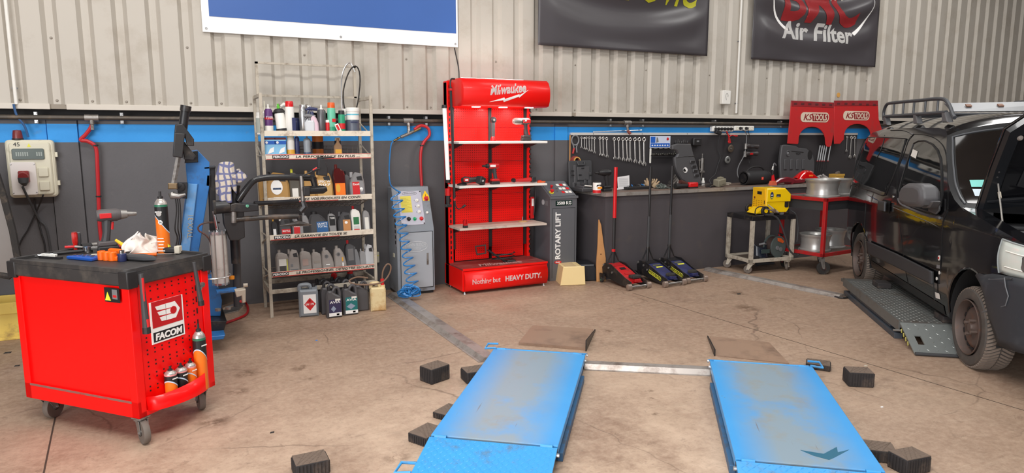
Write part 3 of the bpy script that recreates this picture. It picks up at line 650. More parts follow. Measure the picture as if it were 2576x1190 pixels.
# third shelf
G3='oil jugs on the third shelf of the rack'
GLD=mat('gold_plastic',(184,142,84),.35,metal=.1);GRYP=mat('silver_grey_plastic',(150,148,148),.35,metal=.15,var=.04);DKP=mat('dark_oil_plastic',(74,73,75),.4)
def T3(i,label,px,py,w,d,body,cap,dy=.08,G=G3,**k):
    L=on_shelf(i,px,dy);return jug(label,L,w,d,hs(i,px,py,dy)*1.01,body,cap,tilt=k.pop('tilt',-math.radians(10)),group=G,**k)
T3(2,'gold oil jug with a round white label at the left of the third shelf',692,433,.215,.10,GLD,BLK,shape='slope',extras=[('round',.26,.24,.72,.72,WTXT),('box',.34,.40,.66,.46,mat('label_blue',(60,80,110),.5)),('box',.34,.06,.76,.16,WTXT)])
T3(2,'gold oil jug mostly hidden behind the left rack post',664,440,.11,.10,GLD,BLK,dy=.20,shape='litre')
T3(2,'smoky yellow-capped bottle behind the upper black arm, third shelf',738,426,.085,.08,mat('smoky_plastic',(96,92,84),.25),YTXT,shape='litre',lab=LAB,lrect=(.2,.1,.8,.4))
T3(2,'gold oil jug directly behind the crane arm clamp',775,430,.10,.09,GLD,GLD,shape='litre')
T3(2,'large gold oil jug with white lettering, centre of the third shelf',812,432,.155,.10,GLD,GLD,shape='slope',text=['SPEC W','507'],lab=mat('gold_label',(196,156,96),.4),lrect=(.1,.1,.9,.72))
t=T3(2,'dark red translucent bottle with an orange label on the third shelf',852,414,.105,.09,mat('dark_red_clear',(84,24,24),.15,coat=.5),mat('dark_red_cap',(120,40,34),.3),shape='litre',lab=ORG,lrect=(.08,.06,.92,.46),extras=[('round',.12,.2,.5,.44,AMB),('box',.2,.0,.7,.05,BTXT)])
T3(2,'silver grey oil jug with red and white label, right end of third shelf',896,433,.135,.09,GRYP,GRYP,shape='slope',flip=False,lab=RTXT,lrect=(.14,.08,.62,.62),text=['Exoil'],extras=[('box',.62,.08,.92,.34,mat('label_grey',(120,118,122),.5)),('round',.62,.26,.84,.42,WTXT)])
T3(2,'small grey bottle behind the silver jug on the third shelf',872,431,.05,.05,GRY,BLK,dy=.17,shape='litre')
# fourth shelf
G4='oil bottles on the fourth shelf of the rack'
T3(3,'narrow black and white bottle at the left end of the fourth shelf',682,552,.05,.06,BLK,AMB,G=G4,shape='litre',lab=WTXT,lrect=(.2,.08,.7,.5))
T3(3,'black oil bottle with a red and white label behind the lower crane arm',708,545,.10,.07,DKP,WHT,G=G4,shape='slope',lab=RTXT,lrect=(.2,.22,.95,.42),text='MOTUL')
T3(3,'grey bottle with a red upper label behind the lower crane arm',742,546,.10,.07,GRYP,GRY,G=G4,shape='slope',lab=RTXT,lrect=(.1,.1,.62,.62),text=['Exoil'])
T3(3,'grey bottle with dark rounded edge, left of the blue-labelled jug',763,536,.08,.07,GRYP,GRY,G=G4,shape='arc',extras=[('box',.1,.1,.8,.45,BLK)])
T3(3,'large black jug with a blue label, centre of the fourth shelf',796,533,.19,.10,DKP,BLK,G=G4,shape='arc',lab=mat('label_steel_blue',(46,96,150),.4),lrect=(.35,.1,.88,.58),text=['QUARTZ','TOTAL'])
T3(3,'slim grey bottle with a black and white label on the fourth shelf',829,531,.07,.07,GRYP,BLK,G=G4,shape='litre',lab=BTXT,lrect=(.14,.40,.86,.78),text='7100')
T3(3,'dark grey jug with a brown label right of centre on the fourth shelf',861,533,.125,.09,DKP,DKP,G=G4,shape='slope',lab=mat('label_tan',(196,138,84),.4),lrect=(.34,.16,.88,.64),extras=[('round',.46,.46,.68,.58,WTXT),('box',.40,.1,.9,.18,RTXT)])
T3(3,'white bottle with red cap and green label on the fourth shelf',890,519,.085,.07,WHT,mat('cap_red',(210,28,34),.3),G=G4,shape='litre',lab=mat('label_green',(48,118,72),.4),lrect=(.2,.34,.8,.60),extras=[('box',.2,.1,.8,.18,RTXT),('box',.2,.2,.8,.3,mat('label_pale',(200,204,200),.5))])
T3(3,'slim grey bottle with a black cap at the right end of the fourth shelf',917,523,.06,.06,GRYP,BLK,G=G4,shape='litre',lab=LAB,lrect=(.2,.1,.8,.62))
# fifth shelf
G5='silver oil bottles on the lowest shelf of the rack'
OLD=mat('dusty_silver_plastic',(158,150,144),.45,metal=.1,dirt=((120,108,98),.3,12))
T5=[('silver bottle with a dark and yellow label at the left end of the lowest shelf',697,630,.105,'litre',[('box',.2,.36,.8,.62,LAB),('box',.25,.14,.75,.36,mat('label_dark',(70,64,58),.5)),('box',.84,.1,.9,.6,YTXT)]),
 ('silver bottle with faint grey print, second from left on the lowest shelf',726,628,.098,'slope',[('box',.2,.3,.4,.4,GRY),('box',.2,.16,.8,.2,GRY)]),
 ('silver bottle with a reddish faded label, third from left on the lowest shelf',757,626,.10,'litre',[('box',.2,.3,.7,.56,mat('label_faded',(176,150,140),.5))]),
 ('small silver bottle with faded lettering, fourth from left on the lowest shelf',785,629,.085,'litre',[('box',.2,.4,.8,.5,mat('label_faded2',(150,140,130),.5))]),
 ('silver bottle with a curved shoulder and round star emblem, fifth on the lowest shelf',814,624,.11,'arc',[('round',.22,.54,.54,.70,GRY),('round',.27,.56,.49,.68,OLD),('box',.3,.26,.62,.3,WTXT)]),
 ('silver bottle with star emblem and orange arc, sixth on the lowest shelf',846,619,.11,'arc',[('round',.18,.56,.50,.72,GRY),('round',.23,.58,.45,.70,OLD),('box',.6,.36,.72,.52,AMB),('box',.62,.12,.72,.3,WTXT)])]
for lb,px,py,w,shp,ex in T5: T3(4,lb,px,py,w,.08,OLD,OLD,G=G5,shape=shp,extras=ex)
T3(4,'dark grey bottle with a red spout cap on the lowest shelf',873,606,.085,.08,DKP,mat('cap_red',(210,28,34),.3),G=G5,shape='litre',extras=[('box',.2,.3,.8,.7,mat('label_smoke',(110,108,108),.5))])
T3(4,'worn grey bottle right of the red-capped one on the lowest shelf',889,622,.055,.07,GRY,GRY,G=G5,shape='arc')
T3(4,'narrow grey bottle near the right end of the lowest shelf',904,627,.055,.07,GRYP,GRYP,G=G5,shape='litre')
T3(4,'pale grey slanted bottle at the right end of the lowest shelf',921,615,.085,.07,mat('pale_silver',(196,196,198),.3,metal=.2),GRYP,G=G5,shape='slope')
# behind the rack: cream socket box
a=wl(928,662,WY-.04);t=thing('junction_box','cream junction box on the wall behind the right rack post','junction box',(a.x,WY,a.z))
MB().prism(rrect(0,.105,0,.11,.008),.06,(0,-.03,0),e=.004).obj('housing',CRM,t);MB().bx(.0,.10,-.063,-.06,.07,.076).obj('yellow_line',YTXT,t)
# ================================================================ canisters on the floor by the rack
t=jug('grey jerrycan with a red flammable diamond label on the floor by the rack',fl(780,797)+Vector((0,.05,0)),.165,.11,.29,mat('jerry_grey',(132,138,144),.4),BLK,shape='can',name='jerrycan',cat='jerrycan',lab=WTXT,lrect=(.22,.12,.88,.70),extras=[('dia',.26,.20,.86,.60,RTXT),('round',.50,.47,.60,.54,BTXT)],rz=-.12)
txt('UN 1170',.017,WTXT,t,(-.028,-.06,.108),width=.07,bold=.03)
G6='dark grey oil jugs on the floor by the rack'
DJ=mat('charcoal_oil_plastic',(84,82,84),.4)
def fj(label,px,py,dz=0,lab=None,ex=(),tx=None,back=0,w=.13,h=.275,**k):
    L=fl(px,py);L=L+Vector((0,.045+back,0));return jug(label,L,w,.085,h,DJ,BLK,shape='jug',lab=lab,lrect=(.14,.14,.95,.60),text=tx,extras=ex,group=G6,name='oil_jug',cat='oil jug',**k)
PL=mat('label_violet',(56,50,84),.4);TL=mat('label_teal',(30,112,112),.4)
fj('charcoal oil jug with violet AVIA label, front of the floor row',843,800,lab=PL,ex=[('box',.12,.06,.97,.17,WTXT),('box',.62,.08,.8,.14,RTXT),('dia',.25,.2,.6,.40,mat('label_silver',(150,160,180),.4)),('box',.55,.56,.9,.62,LAB)],tx=['AVIA'])
fj('charcoal oil jug with teal AVIA label, right of the violet one',884,793,lab=TL,ex=[('box',.12,.06,.97,.17,WTXT),('box',.62,.08,.8,.14,RTXT),('dia',.2,.2,.8,.40,mat('label_silver',(150,160,180),.4)),('box',.55,.56,.9,.62,LAB)],tx=['AVIA'])
for i,(px,py,lb) in enumerate([(830,791,'charcoal oil jug directly behind the violet-labelled jug'),(820,784,'charcoal oil jug third in depth behind the violet-labelled jug'),(812,776,'charcoal oil jug deepest in the left floor row beside the grey jerrycan')]): fj(lb,px,py)
fj('plain charcoal oil jug right of the teal-labelled one',912,783)
for px,py,lb in [(868,778,'charcoal oil jug behind the teal-labelled jug'),(886,772,'charcoal oil jug at the back under the lowest shelf, by the coiled tube'),(850,770,'charcoal oil jug at the back under the lowest shelf, left of centre')]: fj(lb,px,py)
for px,py,zc,lb in [(852,768,.30,'red bottle pump standing behind the floor jugs, left one'),(893,762,.33,'taller red bottle pump standing behind the floor jugs')]:
    t=thing('bottle_pump',lb,'bottle',fl(px,py)+Vector((0,.16,0)))
    MB().lathe([(.045,0),(.045,zc-.10),(.02,zc-.06)],n=16).obj('body',DKP,t);MB().lathe([(.028,zc-.07),(.028,zc-.03),(.016,zc-.02),(.014,zc),(0,zc)],n=14).obj('red_cap',MC['cap_red'],t)
t=jug('oil-stained yellowed white jerrycan with a red neck, right of the floor row',fl(955,783)+Vector((.0,.05,0)),.138,.10,.262,mat('stained_white',(226,206,158),.5,var=.1,dirt=((176,120,50),.5,6)),mat('cap_red',(210,28,34),.3),shape='can',name='jerrycan',cat='jerrycan',rz=-.15,flip=False)
MB().cyl((.045,0,.20),(.045,0,.29),.017,12).obj('red_neck',RTXT,t)
a=fl(955,783)+Vector((.045,.05,.27));o=MB().tube(spline([(0,0,0),(.01,0,.09),(.05,.0,.15),(.085,.0,.13),(.07,.0,.06),(0,-.02,-.005),(-.12,-.02,-.02),(-.26,-.02,.0),(-.30,0,.03),(-.22,.03,.05),(-.12,.04,.03)],5),.0075,7).obj('siphon_hose',mat('brown_clear_tube',(128,102,84),.25),loc=a);tag(o,'brown translucent siphon tube looping from the stained jerrycan over the jugs','tube')
# ================================================================ red tool trolley
TA=math.radians(132.5)      # direction of its long side
TU=Vector((math.cos(TA-PI/2),math.sin(TA-PI/2),0));TV=Vector((math.cos(TA),math.sin(TA),0))
TO=Vector((-.21,3.87,0));TW,TL=.52,.855
tr=thing('tool_trolley','bright red wheeled tool trolley with black top tray at the left','tool trolley',TO,rz=TA-PI/2)
Z0,Z1=.14,.86
b=MB();b.bx(0.012,TW-.01,0.012,TL-.01,Z0,Z1)
# corner posts and base flanges
b.prism([(0,0),(.05,0),(.05,.012),(.012,.05),(0,.05)],Z1-Z0,(0,0,(Z0+Z1)/2),'XY')
b.prism([(TW,0),(TW-.05,0),(TW-.05,.05),(TW,.05)],Z1-Z0,(0,0,(Z0+Z1)/2),'XY')
b.prism([(0,TL),(.05,TL),(.05,TL-.05),(0,TL-.05)],Z1-Z0,(0,0,(Z0+Z1)/2),'XY')
b.bx(0,.02,0,TL,Z0,Z0+.09);b.bx(0,TW,0,.02,Z0,Z0+.03)
b.obj('cabinet',RED,tr,smooth=0,bev=.003)
MB().bx(-.0015,0,.045,TL-.045,Z0+.078,Z0+.09).obj('worn_edge',mat('worn_grey_edge',(140,96,88),.6,dirt=((190,30,26),.4,20)),tr,smooth=0)
# perforated panel on the front end with square holes, as real recessed squares
pp=MB();pp.bx(.055,TW-.055,.006,.0125,Z0+.03,Z1);pn=pp.obj('perforated_panel',RED,tr,smooth=0)
hk=mat('hole_black',(40,6,6),.8);hm=MB()
for r_ in range(9):
    for c_ in range(8):
        x=.085+c_*.046;z=Z1-.045-r_*.066
        for dx,dz in ((0,0),(0,-.022)):
            hm.bx(x+dx-.004,x+dx+.004,.0045,.006,z+dz-.004,z+dz+.004)
        if c_ ==7: hm.bx(x+.018,x+.026,.0045,.006,z-.02,z+.012)
o=hm.obj('peg_holes',hk,pn,smooth=0);o['kind']='stuff'
# spray can bin at the foot of the panel
bn=MB();P=[]
n=12
for i in range(n+1):
    u=i/n;P.append((.05+(TW-.10)*u,.006-.088*max(0,math.sin(PI*u))**.45))
vs=[(x,y,Z0+.025) for x,y in P]+[(x,y*1.0,Z0+.10+.035*(i/n)) for i,(x,y) in enumerate(P)]
bn.add(vs,[(i,i+1,n+2+i,n+1+i) for i in range(n)]+[tuple(range(n,-1,-1))])
o=bn.obj('can_bin',RED,tr,smooth=60);o.modifiers.new('th','SOLIDIFY').thickness=.003
# top tray
tb=MB();e=.014;zt=.905
tb.prism(rrect(-e,TW+e,-e,TL+e,.035),.075,(0,0,Z1+.018),'XY',.008)
tray=tb.obj('top_tray',mat('scuffed_black_plastic',(52,50,50),.55,var=.2,sc=9,dirt=((86,80,74),.35,6)),tr)
rm=MB();rr_=rrect(-e,TW+e,-e,TL+e,.035);ri=rrect(-e+.022,TW+e-.022,-e+.022,TL+e-.022,.02);n=len(rr_);z0=Z1+.05
vs=[(x,y,z0) for x,y in rr_]+[(x,y,z0+.022) for x,y in rr_]+[(x,y,z0+.022) for x,y in ri]+[(x,y,z0) for x,y in ri]
rm.add(vs,[(k*n+i,k*n+(i+1) % n,(k+1)*n+(i+1) % n,(k+1)*n+i) for k in range(3) for i in range(n)]);rm.obj('tray_rim',MC['scuffed_black_plastic'],tray,bev=.002)
c=MB()
c.bx(-e-.004,-e+.06,-e-.004,-e+.06,Z1-.03,Z1+.06).bx(TW+e-.06,TW+e+.004,-e-.004,-e+.06,Z1-.03,Z1+.06).bx(-e-.004,-e+.06,TL+e-.06,TL+e+.004,Z1-.03,Z1+.06)
c.each('corner_guard',BLK,tray,bev=.006)
TZ=Z1+.0565   # surface of the tray
# stickers, logo
s=MB().box((-.002,.115,Z1-.07),(.002,.105,.075)).obj('warning_sticker',BTXT,tr,smooth=0)
MB().prism([(.125,Z1-.10),(.165,Z1-.10),(.145,Z1-.055)],.001,(-.0035,0,0),'YZ').obj('yellow_triangle',YTXT,s)
MB().box((-.0035,.095,Z1-.065),(.001,.035,.05)).obj('grey_pictogram',GRY,s)
MB().box((-.004,.095,Z1-.075),(.001,.025,.012)).obj('red_pictogram',RTXT,s)
# the emblem plate: white frame, red field, bolt shape, name on black
LX,LZ,LW,LH=.115,Z1-.355,.215,.225
pl=MB().box((LX+LW/2,.003,LZ+LH/2),(LW,.004,LH)).obj('emblem_plate',WTXT,tr,smooth=0)
MB().box((LX+LW/2,.0005,LZ+.155),(LW-.02,.002,LH-.085)).obj('red_field',mat('emblem_red',(196,20,26),.4),pl,smooth=0)
MB().box((LX+LW/2,.0005,LZ+.035),(LW-.02,.002,.052)).obj('black_field',BTXT,pl,smooth=0)
txt('FACOM',.034,WTXT,pl,(LX+.02,-.001,LZ+.018),bold=.06,width=LW-.04,shear=.1)
nm=MB();cx,cz=LX+.14,LZ+.155
nut=[(cx-.045,cz-.045),(cx+.02,cz-.045),(cx+.05,cz),(cx+.02,cz+.045),(cx-.045,cz+.045)]
nm.prism(nut,.0015,(0,-.0012,0))
for k,(a_,b_) in enumerate(((.045,.018),(.0132,-.0132),(-.018,-.045))): nm.prism([(cx-.04,cz+a_),(cx-.04,cz+b_),(cx-.098+.012*k,cz+b_+.004),(cx-.108+.012*k,cz+a_-.002)],.0015,(0,-.0012,0))
nm.each('emblem_bolt',WTXT,pl)
o=MB().lathe([(.021,0),(.021,-.0015),(0,-.0016)],(cx+.006,-.0018,cz),'Y',18).obj('emblem_eye',MC['emblem_red'],pl)
for k in (-1,1): MB().box((cx-.028,-.0022,cz+k*.0155),(.04,.001,.004)).obj('emblem_gap',MC['emblem_red'],pl)
# castors
def castor(root,x,y,r,h,ang,wm,w=.032,swivel=True,hubm=STL,brake=False):
    ca=MB();ca.prism(rrect(x-.035,x+.035,y-.035,y+.035,.008),.006,(0,0,h-.003),'XY')
    dx,dy=math.cos(ang),math.sin(ang);off=.03 if swivel else 0
    cx_,cy_=x+dx*off,y+dy*off;nx_,ny_=-dy,dx
    ca.cyl((x,y,h-.02),(x,y,h-.003),.026,12)
    for s_ in (-1,1):
        a_=Vector((x+nx_*s_*(w/2+.006),y+ny_*s_*(w/2+.006),0));b_=Vector((cx_+nx_*s_*(w/2+.006),cy_+ny_*s_*(w/2+.006),0));D=Vector((dx,dy,0))
        q=[a_-D*.028+Vector((0,0,h-.018)),a_+D*.03+Vector((0,0,h-.018)),b_+D*.014+Vector((0,0,r*.85)),b_-D*.014+Vector((0,0,r*.85))];tt=Vector((nx_,ny_,0))*.0022
        ca.add([p-tt for p in q]+[p+tt for p in q],[(0,1,2,3),(7,6,5,4),(0,4,5,1),(1,5,6,2),(2,6,7,3),(3,7,4,0)])
    ca.bx(x-.025,x+.025,y-.025,y+.025,h-.022,h-.014)
    f=ca.obj('castor_fork',STL if hubm is not OIL else OIL,root,smooth=30)
    M_=Matrix.Rotation(ang,3,'Z')
    MB().lathe([(r*.72,-w/2),(r*.95,-w/2),(r,-w/2+.005),(r,w/2-.005),(r*.95,w/2),(r*.72,w/2)],(cx_,cy_,r),'Y',24,M=M_).obj('castor_wheel',wm,f)
    MB().lathe([(r*.72,-w/2+.002),(r*.3,-w/2+.004),(r*.3,-w/2-.006),(r*.3,w/2+.006),(r*.3,w/2-.004),(r*.72,w/2-.002)],(cx_,cy_,r),'Y',20,M=M_).obj('castor_hub',hubm,f)
    MB().cyl((cx_-nx_*(w/2+.014),cy_-ny_*(w/2+.014),r),(cx_+nx_*(w/2+.014),cy_+ny_*(w/2+.014),r),.006,8).obj('castor_axle',SIL,f)
    return f
WR=mat('worn_castor_rubber',(106,96,88),.7,var=.12,sc=30)
castor(tr,.035,.03,.062,Z0,1.15+PI,WR);castor(tr,TW-.06,.05,.062,Z0,1.0,WR);castor(tr,.06,TL-.09,.066,Z0,.25,WR);castor(tr,TW-.06,TL-.09,.062,Z0,.9,WR)
def onT(px,py,dz=0.):
    p=fl(px,py,TZ+dz);d=p-TO;x=min(max(d.dot(TU),.035),TW-.035);y=min(max(d.dot(TV),.035),TL-.035);p=TO+TU*x+TV*y;p.z=TZ+dz;return p
def Tz(px,py,base,hgt=None): # height above the tray of a pixel over a base point
    d=ray(px,py);t_=(Vector((base.x,base.y,0))-EYE).dot(Vector((FW.x,FW.y,0)))/(d.x*FW.x+d.y*FW.y);return EYE.z+d.z*t_-base.z
# hammers hanging through the rim
def hammer(label,x,L_,r,tilt,red=False):
    p=TO+TU*x-TV*.052;t=thing('hammer',label,'hammer',(p.x,p.y,Z1+.045),rot=(0,0,TA-PI/2))
    MB().tube([(0,0,0),(tilt*.3,0,-L_*.3),(tilt,0,-L_)],[r*.62,r*.7,r],10).obj('handle',DGR,t)
    MB().tube([(tilt*.97,0,-L_*.93),(tilt*1.02,0,-L_-.01)],[r*1.1,r*1.12],10).obj('grip_end',BLK,t)
    if red: MB().tube([(tilt*.9,-r*.5,-L_*.78),(tilt*.97,-r*.5,-L_*.92)],r*.55,8).obj('red_inset',RTXT,t);MB().tube([(0,-r*.3,-.02),(0,-r*.3,-.14)],r*.45,8).obj('red_stripe',RTXT,t)
    return t
hammer('long grey-handled hammer hung through the left of the trolley front rim',.035,.30,.0185,.006,True)
hammer('slimmer black-handled hammer hung at the right of the trolley front rim',.375,.24,.015,.03)
t=thing('ratchet','small steel ratchet head hooked beside the right hammer on the red trolley','ratchet',TO+TU*.455-TV*.012+Vector((0,0,Z1-.10)),rz=TA-PI/2)
MB().lathe([(.014,.0),(.014,-.014),(.006,-.016),(0,-.016)],(0,0,0),'Y',14).obj('head',STL,t);MB().tube([(0,-.008,0),(-.02,-.008,-.035)],.005,8).obj('hook',STL,t)
# cans in the bin
OC=mat('can_steel',(186,178,172),.3,metal=.6);
def tcan(label,x,y,r,h,top,z=Z0+.03,lo=ORG,ring=None):
    p=TO+TU*x+TV*y;t=thing('spray_can',label,'spray can',(p.x,p.y,z),rz=TA-PI/2,group='spray cans in the trolley bin');hb=h*.86
    MB().lathe([(r*.94,0),(r,.005),(r,hb*.9)],n=22).obj('body',lo,t)
    # black slanted upper print
    m=MB();n=22
    for k in range(n):
        a0,a1=2*PI*k/n,2*PI*(k+1)/n;zz=lambda a: hb*(.56-.17*math.cos(a-.4));rr2=r+.0008
        m.v +=[(rr2*math.cos(a0),rr2*math.sin(a0),zz(a0)),(rr2*math.cos(a1),rr2*math.sin(a1),zz(a1)),(rr2*math.cos(a1),rr2*math.sin(a1),hb*.88),(rr2*math.cos(a0),rr2*math.sin(a0),hb*.88)];m.f.append(tuple(range(len(m.v)-4,len(m.v))));m.m.append(0)
    m.obj('black_print',top,t,smooth=80)
    m=MB()
    for k in range(n):
        a0,a1=2*PI*k/n,2*PI*(k+1)/n;rr2=r+.001
        m.v +=[(rr2*math.cos(a0),rr2*math.sin(a0),zz(a0)-.004),(rr2*math.cos(a1),rr2*math.sin(a1),zz(a1)-.004),(rr2*math.cos(a1),rr2*math.sin(a1),zz(a1)+.003),(rr2*math.cos(a0),rr2*math.sin(a0),zz(a0)+.003)];m.f.append(tuple(range(len(m.v)-4,len(m.v))));m.m.append(0)
    m.obj('pale_line',mat('pale_blue_line',(196,214,232),.4),t,smooth=80)
    MB().lathe([(r*1.02,hb*.88),(r*1.02,hb*.92)],n=22).obj('ring',ring or mat('pink_ring',(226,140,140),.4),t)
    MB().lathe([(r,hb*.9),(r*.92,hb*.96),(r*.55,hb*1.02),(r*.4,hb*1.03)],n=22).obj('dome',OC,t)
    MB().lathe([(r*.42,hb*1.02),(r*.42,hb*1.07),(r*.2,hb*1.08),(r*.2,h),(0,h)],n=12).obj('nozzle',BLK,t)
    MB().box((0,-r-.0005,hb*.79),(r*1.1,.0012,r*.2)).obj('white_print',WTXT,t)
    return t
tcan('small orange and black spray can, leftmost in the trolley bin',.185,-.030,.031,.20,BTXT)
tcan('small all-black spray can in the middle of the trolley bin',.255,-.030,.031,.195,BTXT,lo=BTXT)
tcan('small orange spray can beside the tall one in the trolley bin',.322,-.028,.029,.20,mat('orange_print2',(236,116,50),.4))
t=tcan('tall orange and black spray can at the right of the trolley bin',.395,-.029,.034,.38,BTXT,ring=mat('green_ring',(44,110,84),.4))
# the tall can on the tray
p=onT(420,636);t=tcan('tall orange and black cleaner can standing on the trolley tray',0,0,.034,.36,BTXT,z=TZ,ring=MC['green_ring']);t.location=(p.x,p.y,TZ);t.rotation_euler=(0,0,AZ-PI/2);del t['group']
MB().lathe([(.0155,0),(.0155,-.0012),(0,-.0014)],(.002,-.0345,.235),'Y',16).obj('round_picture',mat('print_silver',(170,166,162),.4),t)
MB().lathe([(.0125,0),(.0125,-.0012),(0,-.0014)],(.008,-.0345,.185),'Y',16).obj('round_badge',WTXT,t)
txt('N',.012,BTXT,t,(.003,-.0365,.179),bold=.03)
for i in range(5): MB().box((.002,-.0345,.02+i*.018),(.04-.006*(i%3),.0012,.005)).obj('white_print',WTXT,t)
# power tools
def driver(label,loc,rz,s,body,grip,nose,batt=True,name='impact_wrench',cat='power tool',headl=.15,nosel=.05,rot=None,group=None,accent=None,nr=.02):
    t=thing(name,label,cat,loc,group=group,rot=rot or (0,0,rz))
    MB().lathe([(.0,-headl*.42*s),(.03*s,-headl*.42*s),(.036*s,-headl*.3*s),(.037*s,headl*.25*s),(.028*s,headl*.42*s)],(0,0,.215*s),'X',16).obj('motor_housing',body,t)
    MB().lathe([(.03*s,headl*.35*s),(nr*1.2*s,headl*.62*s),(nr*.8*s,headl*.62*s),(nr*.5*s,headl*.62*s+nosel*s),(0,headl*.62*s+nosel*s)],(0,0,.215*s),'X',16).obj('nose',nose,t)
    MB().tube([(-.012*s,0,.19*s),(-.018*s,0,.12*s),(-.03*s,0,.055*s)],[.024*s,.021*s,.024*s],10).obj('grip',grip,t)
    MB().tube([(.014*s,0,.175*s),(.008*s,0,.13*s)],.009*s,8).obj('trigger',accent or body,t)
    MB().box((-.02*s,0,.05*s),(.10*s,.062*s,.03*s)).obj('foot',body,t,bev=.008*s)
    if batt: MB().box((-.018*s,0,.018*s),(.11*s,.068*s,.036*s)).obj('battery',BLK,t,bev=.008*s)
    return t
p=onT(282,632);t=driver('grey and red cordless impact wrench standing on the trolley tray',p,.15,1.0,mat('tool_grey',(84,78,78),.5),DGR,STL,name='impact_wrench',accent=RTXT)
MB().box((-.02,-.036,.215),(.06,.006,.03)).obj('red_side_panel',RTXT,t,bev=.003);t['label']='grey and red cordless impact wrench standing on the trolley tray'
# screwdrivers standing
def sdr(label,px,py,h,r,m_,bm,tilt=0):
    p=onT(px,py);t=thing('screwdriver',label,'screwdriver',p,rot=(0,tilt,0))
    MB().lathe([(r*.5,0),(r*.75,h*.06),(r*.6,h*.3),(r,h*.5),(r,h*.92),(r*.8,h),(0,h)],n=8).obj('handle',m_,t)
    MB().lathe([(r*.85,h*.90),(r*.85,h*1.01),(0,h*1.01)],n=10).obj('cap',bm,t)
sdr('red translucent screwdriver handle standing on the trolley tray',136,628,.115,.016,mat('red_clear',(190,30,24),.2,coat=.4),mat('dull_red2',(150,50,44),.4))
sdr('dark grey screwdriver handle beside the red one on the trolley',150,627,.11,.015,DGR,GRY)
def tobj(name,label,cat,px,py,rz=0,dz=0,**k): p=onT(px,py,dz);return thing(name,label,cat,p,rz=rz,**k)
t=tobj('socket_extension','dull silver tube lying behind the screwdrivers on the trolley tray','socket',172,620,.4)
MB().cyl((-.05,0,.02),(.05,0,.02),.016,14).obj('tube',STL,t);MB().cyl((.045,0,.02),(.06,0,.02),.019,14).obj('end_ring',mat('bone',(206,196,178),.5),t)
# sockets tray blue
t=tobj('socket_tray','blue plastic tray of small silver bits at the front of the trolley top','tray',215,652,.0)
t.rotation_euler.z=TA-PI/2-PI/2;MB().prism([(-.10,-.035),(.10,-.04),(.09,.035),(-.06,.04)],.018,(0,0,.009),'XY',.004).obj('tray',mat('tray_blue',(34,88,178),.35),t)
m=MB();[m.cyl((R.uniform(-.07,.07),R.uniform(-.022,.024),.018),(R.uniform(-.07,.07)*0+m.v[-1][0]*0+R.uniform(-.07,.07),R.uniform(-.02,.02),.021),.003,6) for _ in range(0)]
for k in range(7): a_=-.07+.022*k;m.cyl((a_,-.015+.012*(k % 3),.021),(a_+.014,-.008+.012*(k % 3),.022),.0035,6)
m.each('bit',CHR,t)
# orange socket set blocks
t=tobj('socket_rack','orange socket holder with three rounded sockets on the trolley front edge','socket holder',272,655,TA-PI/2-PI/2)
for k in range(3): MB().lathe([(.019,0),(.021,.002),(.021,.046),(.018,.05),(.011,.05),(.011,.02),(0,.02)],(-.045+.04*k,0,0),n=18).obj('socket',mat('bright_orange',(250,108,10),.4),t)
MB().box((0,.012,.012),(.14,.035,.024)).obj('holder',MC['bright_orange'],t,bev=.004)
t=tobj('socket_rack','second orange holder lying behind the first on the trolley','socket holder',292,641,TA-PI/2-PI/2);MB().box((0,0,.018),(.10,.03,.036)).obj('holder',MC['bright_orange'],t,bev=.01)
t=tobj('socket','navy sleeve socket with chrome end beside the orange sockets','socket',308,657)
MB().lathe([(.021,0),(.022,.002),(.022,.04),(.02,.042)],n=20).obj('sleeve',NAVY,t);MB().lathe([(.014,.04),(.014,.058),(.01,.058),(.01,.045),(0,.045)],(0,.006,0),n=16).obj('chrome_end',CHR,t)
t=tobj('trim_wedge','flat dark grey plastic wedge on the front corner of the trolley tray','plastic wedge',352,655,TA-PI)
MB().prism([(-.12,-.02),(-.10,.02),(0,.036),(.09,.015),(.12,0),(.06,-.03),(-.08,-.035)],.030,(0,0,.017),'XY',.008).obj('wedge',DGR,t)
# combination pliers, wrench, black tools
t=tobj('wrench','small chrome open wrench at the far left of the trolley tray','wrench',88,640,.25);MB().tube([(-.06,0,.008),(.06,0,.008)],.006,6).lathe([(.013,-.003),(.013,.004)],(-.068,0,.008),n=10).lathe([(.009,-.003),(.009,.004)],(.068,0,.008),n=10).obj('wrench',CHR,t)
t=tobj('file_brush','row of pale bristles on a black strip at the left of the tray','brush',128,650,TA-PI+.1);MB().box((0,0,.006),(.15,.02,.012)).obj('strip',BLK,t);m=MB();[m.box((-.055+.009*k,0,.018),(.0065,.016,.014),(0,.3,0)) for k in range(11)];m.each('bristle',WHT,t)
t=tobj('ratchet','black ratchet handle lying left of centre on the tray','ratchet',186,638,.2);MB().tube([(-.10,0,.012),(.06,.0,.012)],[.012,.009],8).obj('handle',BLK,t);MB().lathe([(.02,0),(.02,.02),(0,.022)],(.075,0,.0),n=14).obj('head',STL,t)
t=tobj('pliers','red and blue handled pliers lying on the trolley tray','pliers',190,633,-.2);MB().tube([(-.05,-.008,.03),(.0,0,.03)],.008,8).obj('red_handle',RTXT,t);MB().tube([(-.04,.012,.03),(.0,0,.03)],.007,8).obj('blue_handle',MBLU,t);MB().tube([(0,0,.03),(.045,0,.024)],[.011,.004],8).obj('jaw',STL,t)
t=tobj('adapter','black cylindrical adapter lying behind the pliers on the tray','adapter',212,628,.7);MB().cyl((-.03,0,.02),(.03,0,.02),.02,14).obj('body',BLK,t);MB().cyl((.028,0,.02),(.04,0,.02),.013,12).obj('end',STL,t)
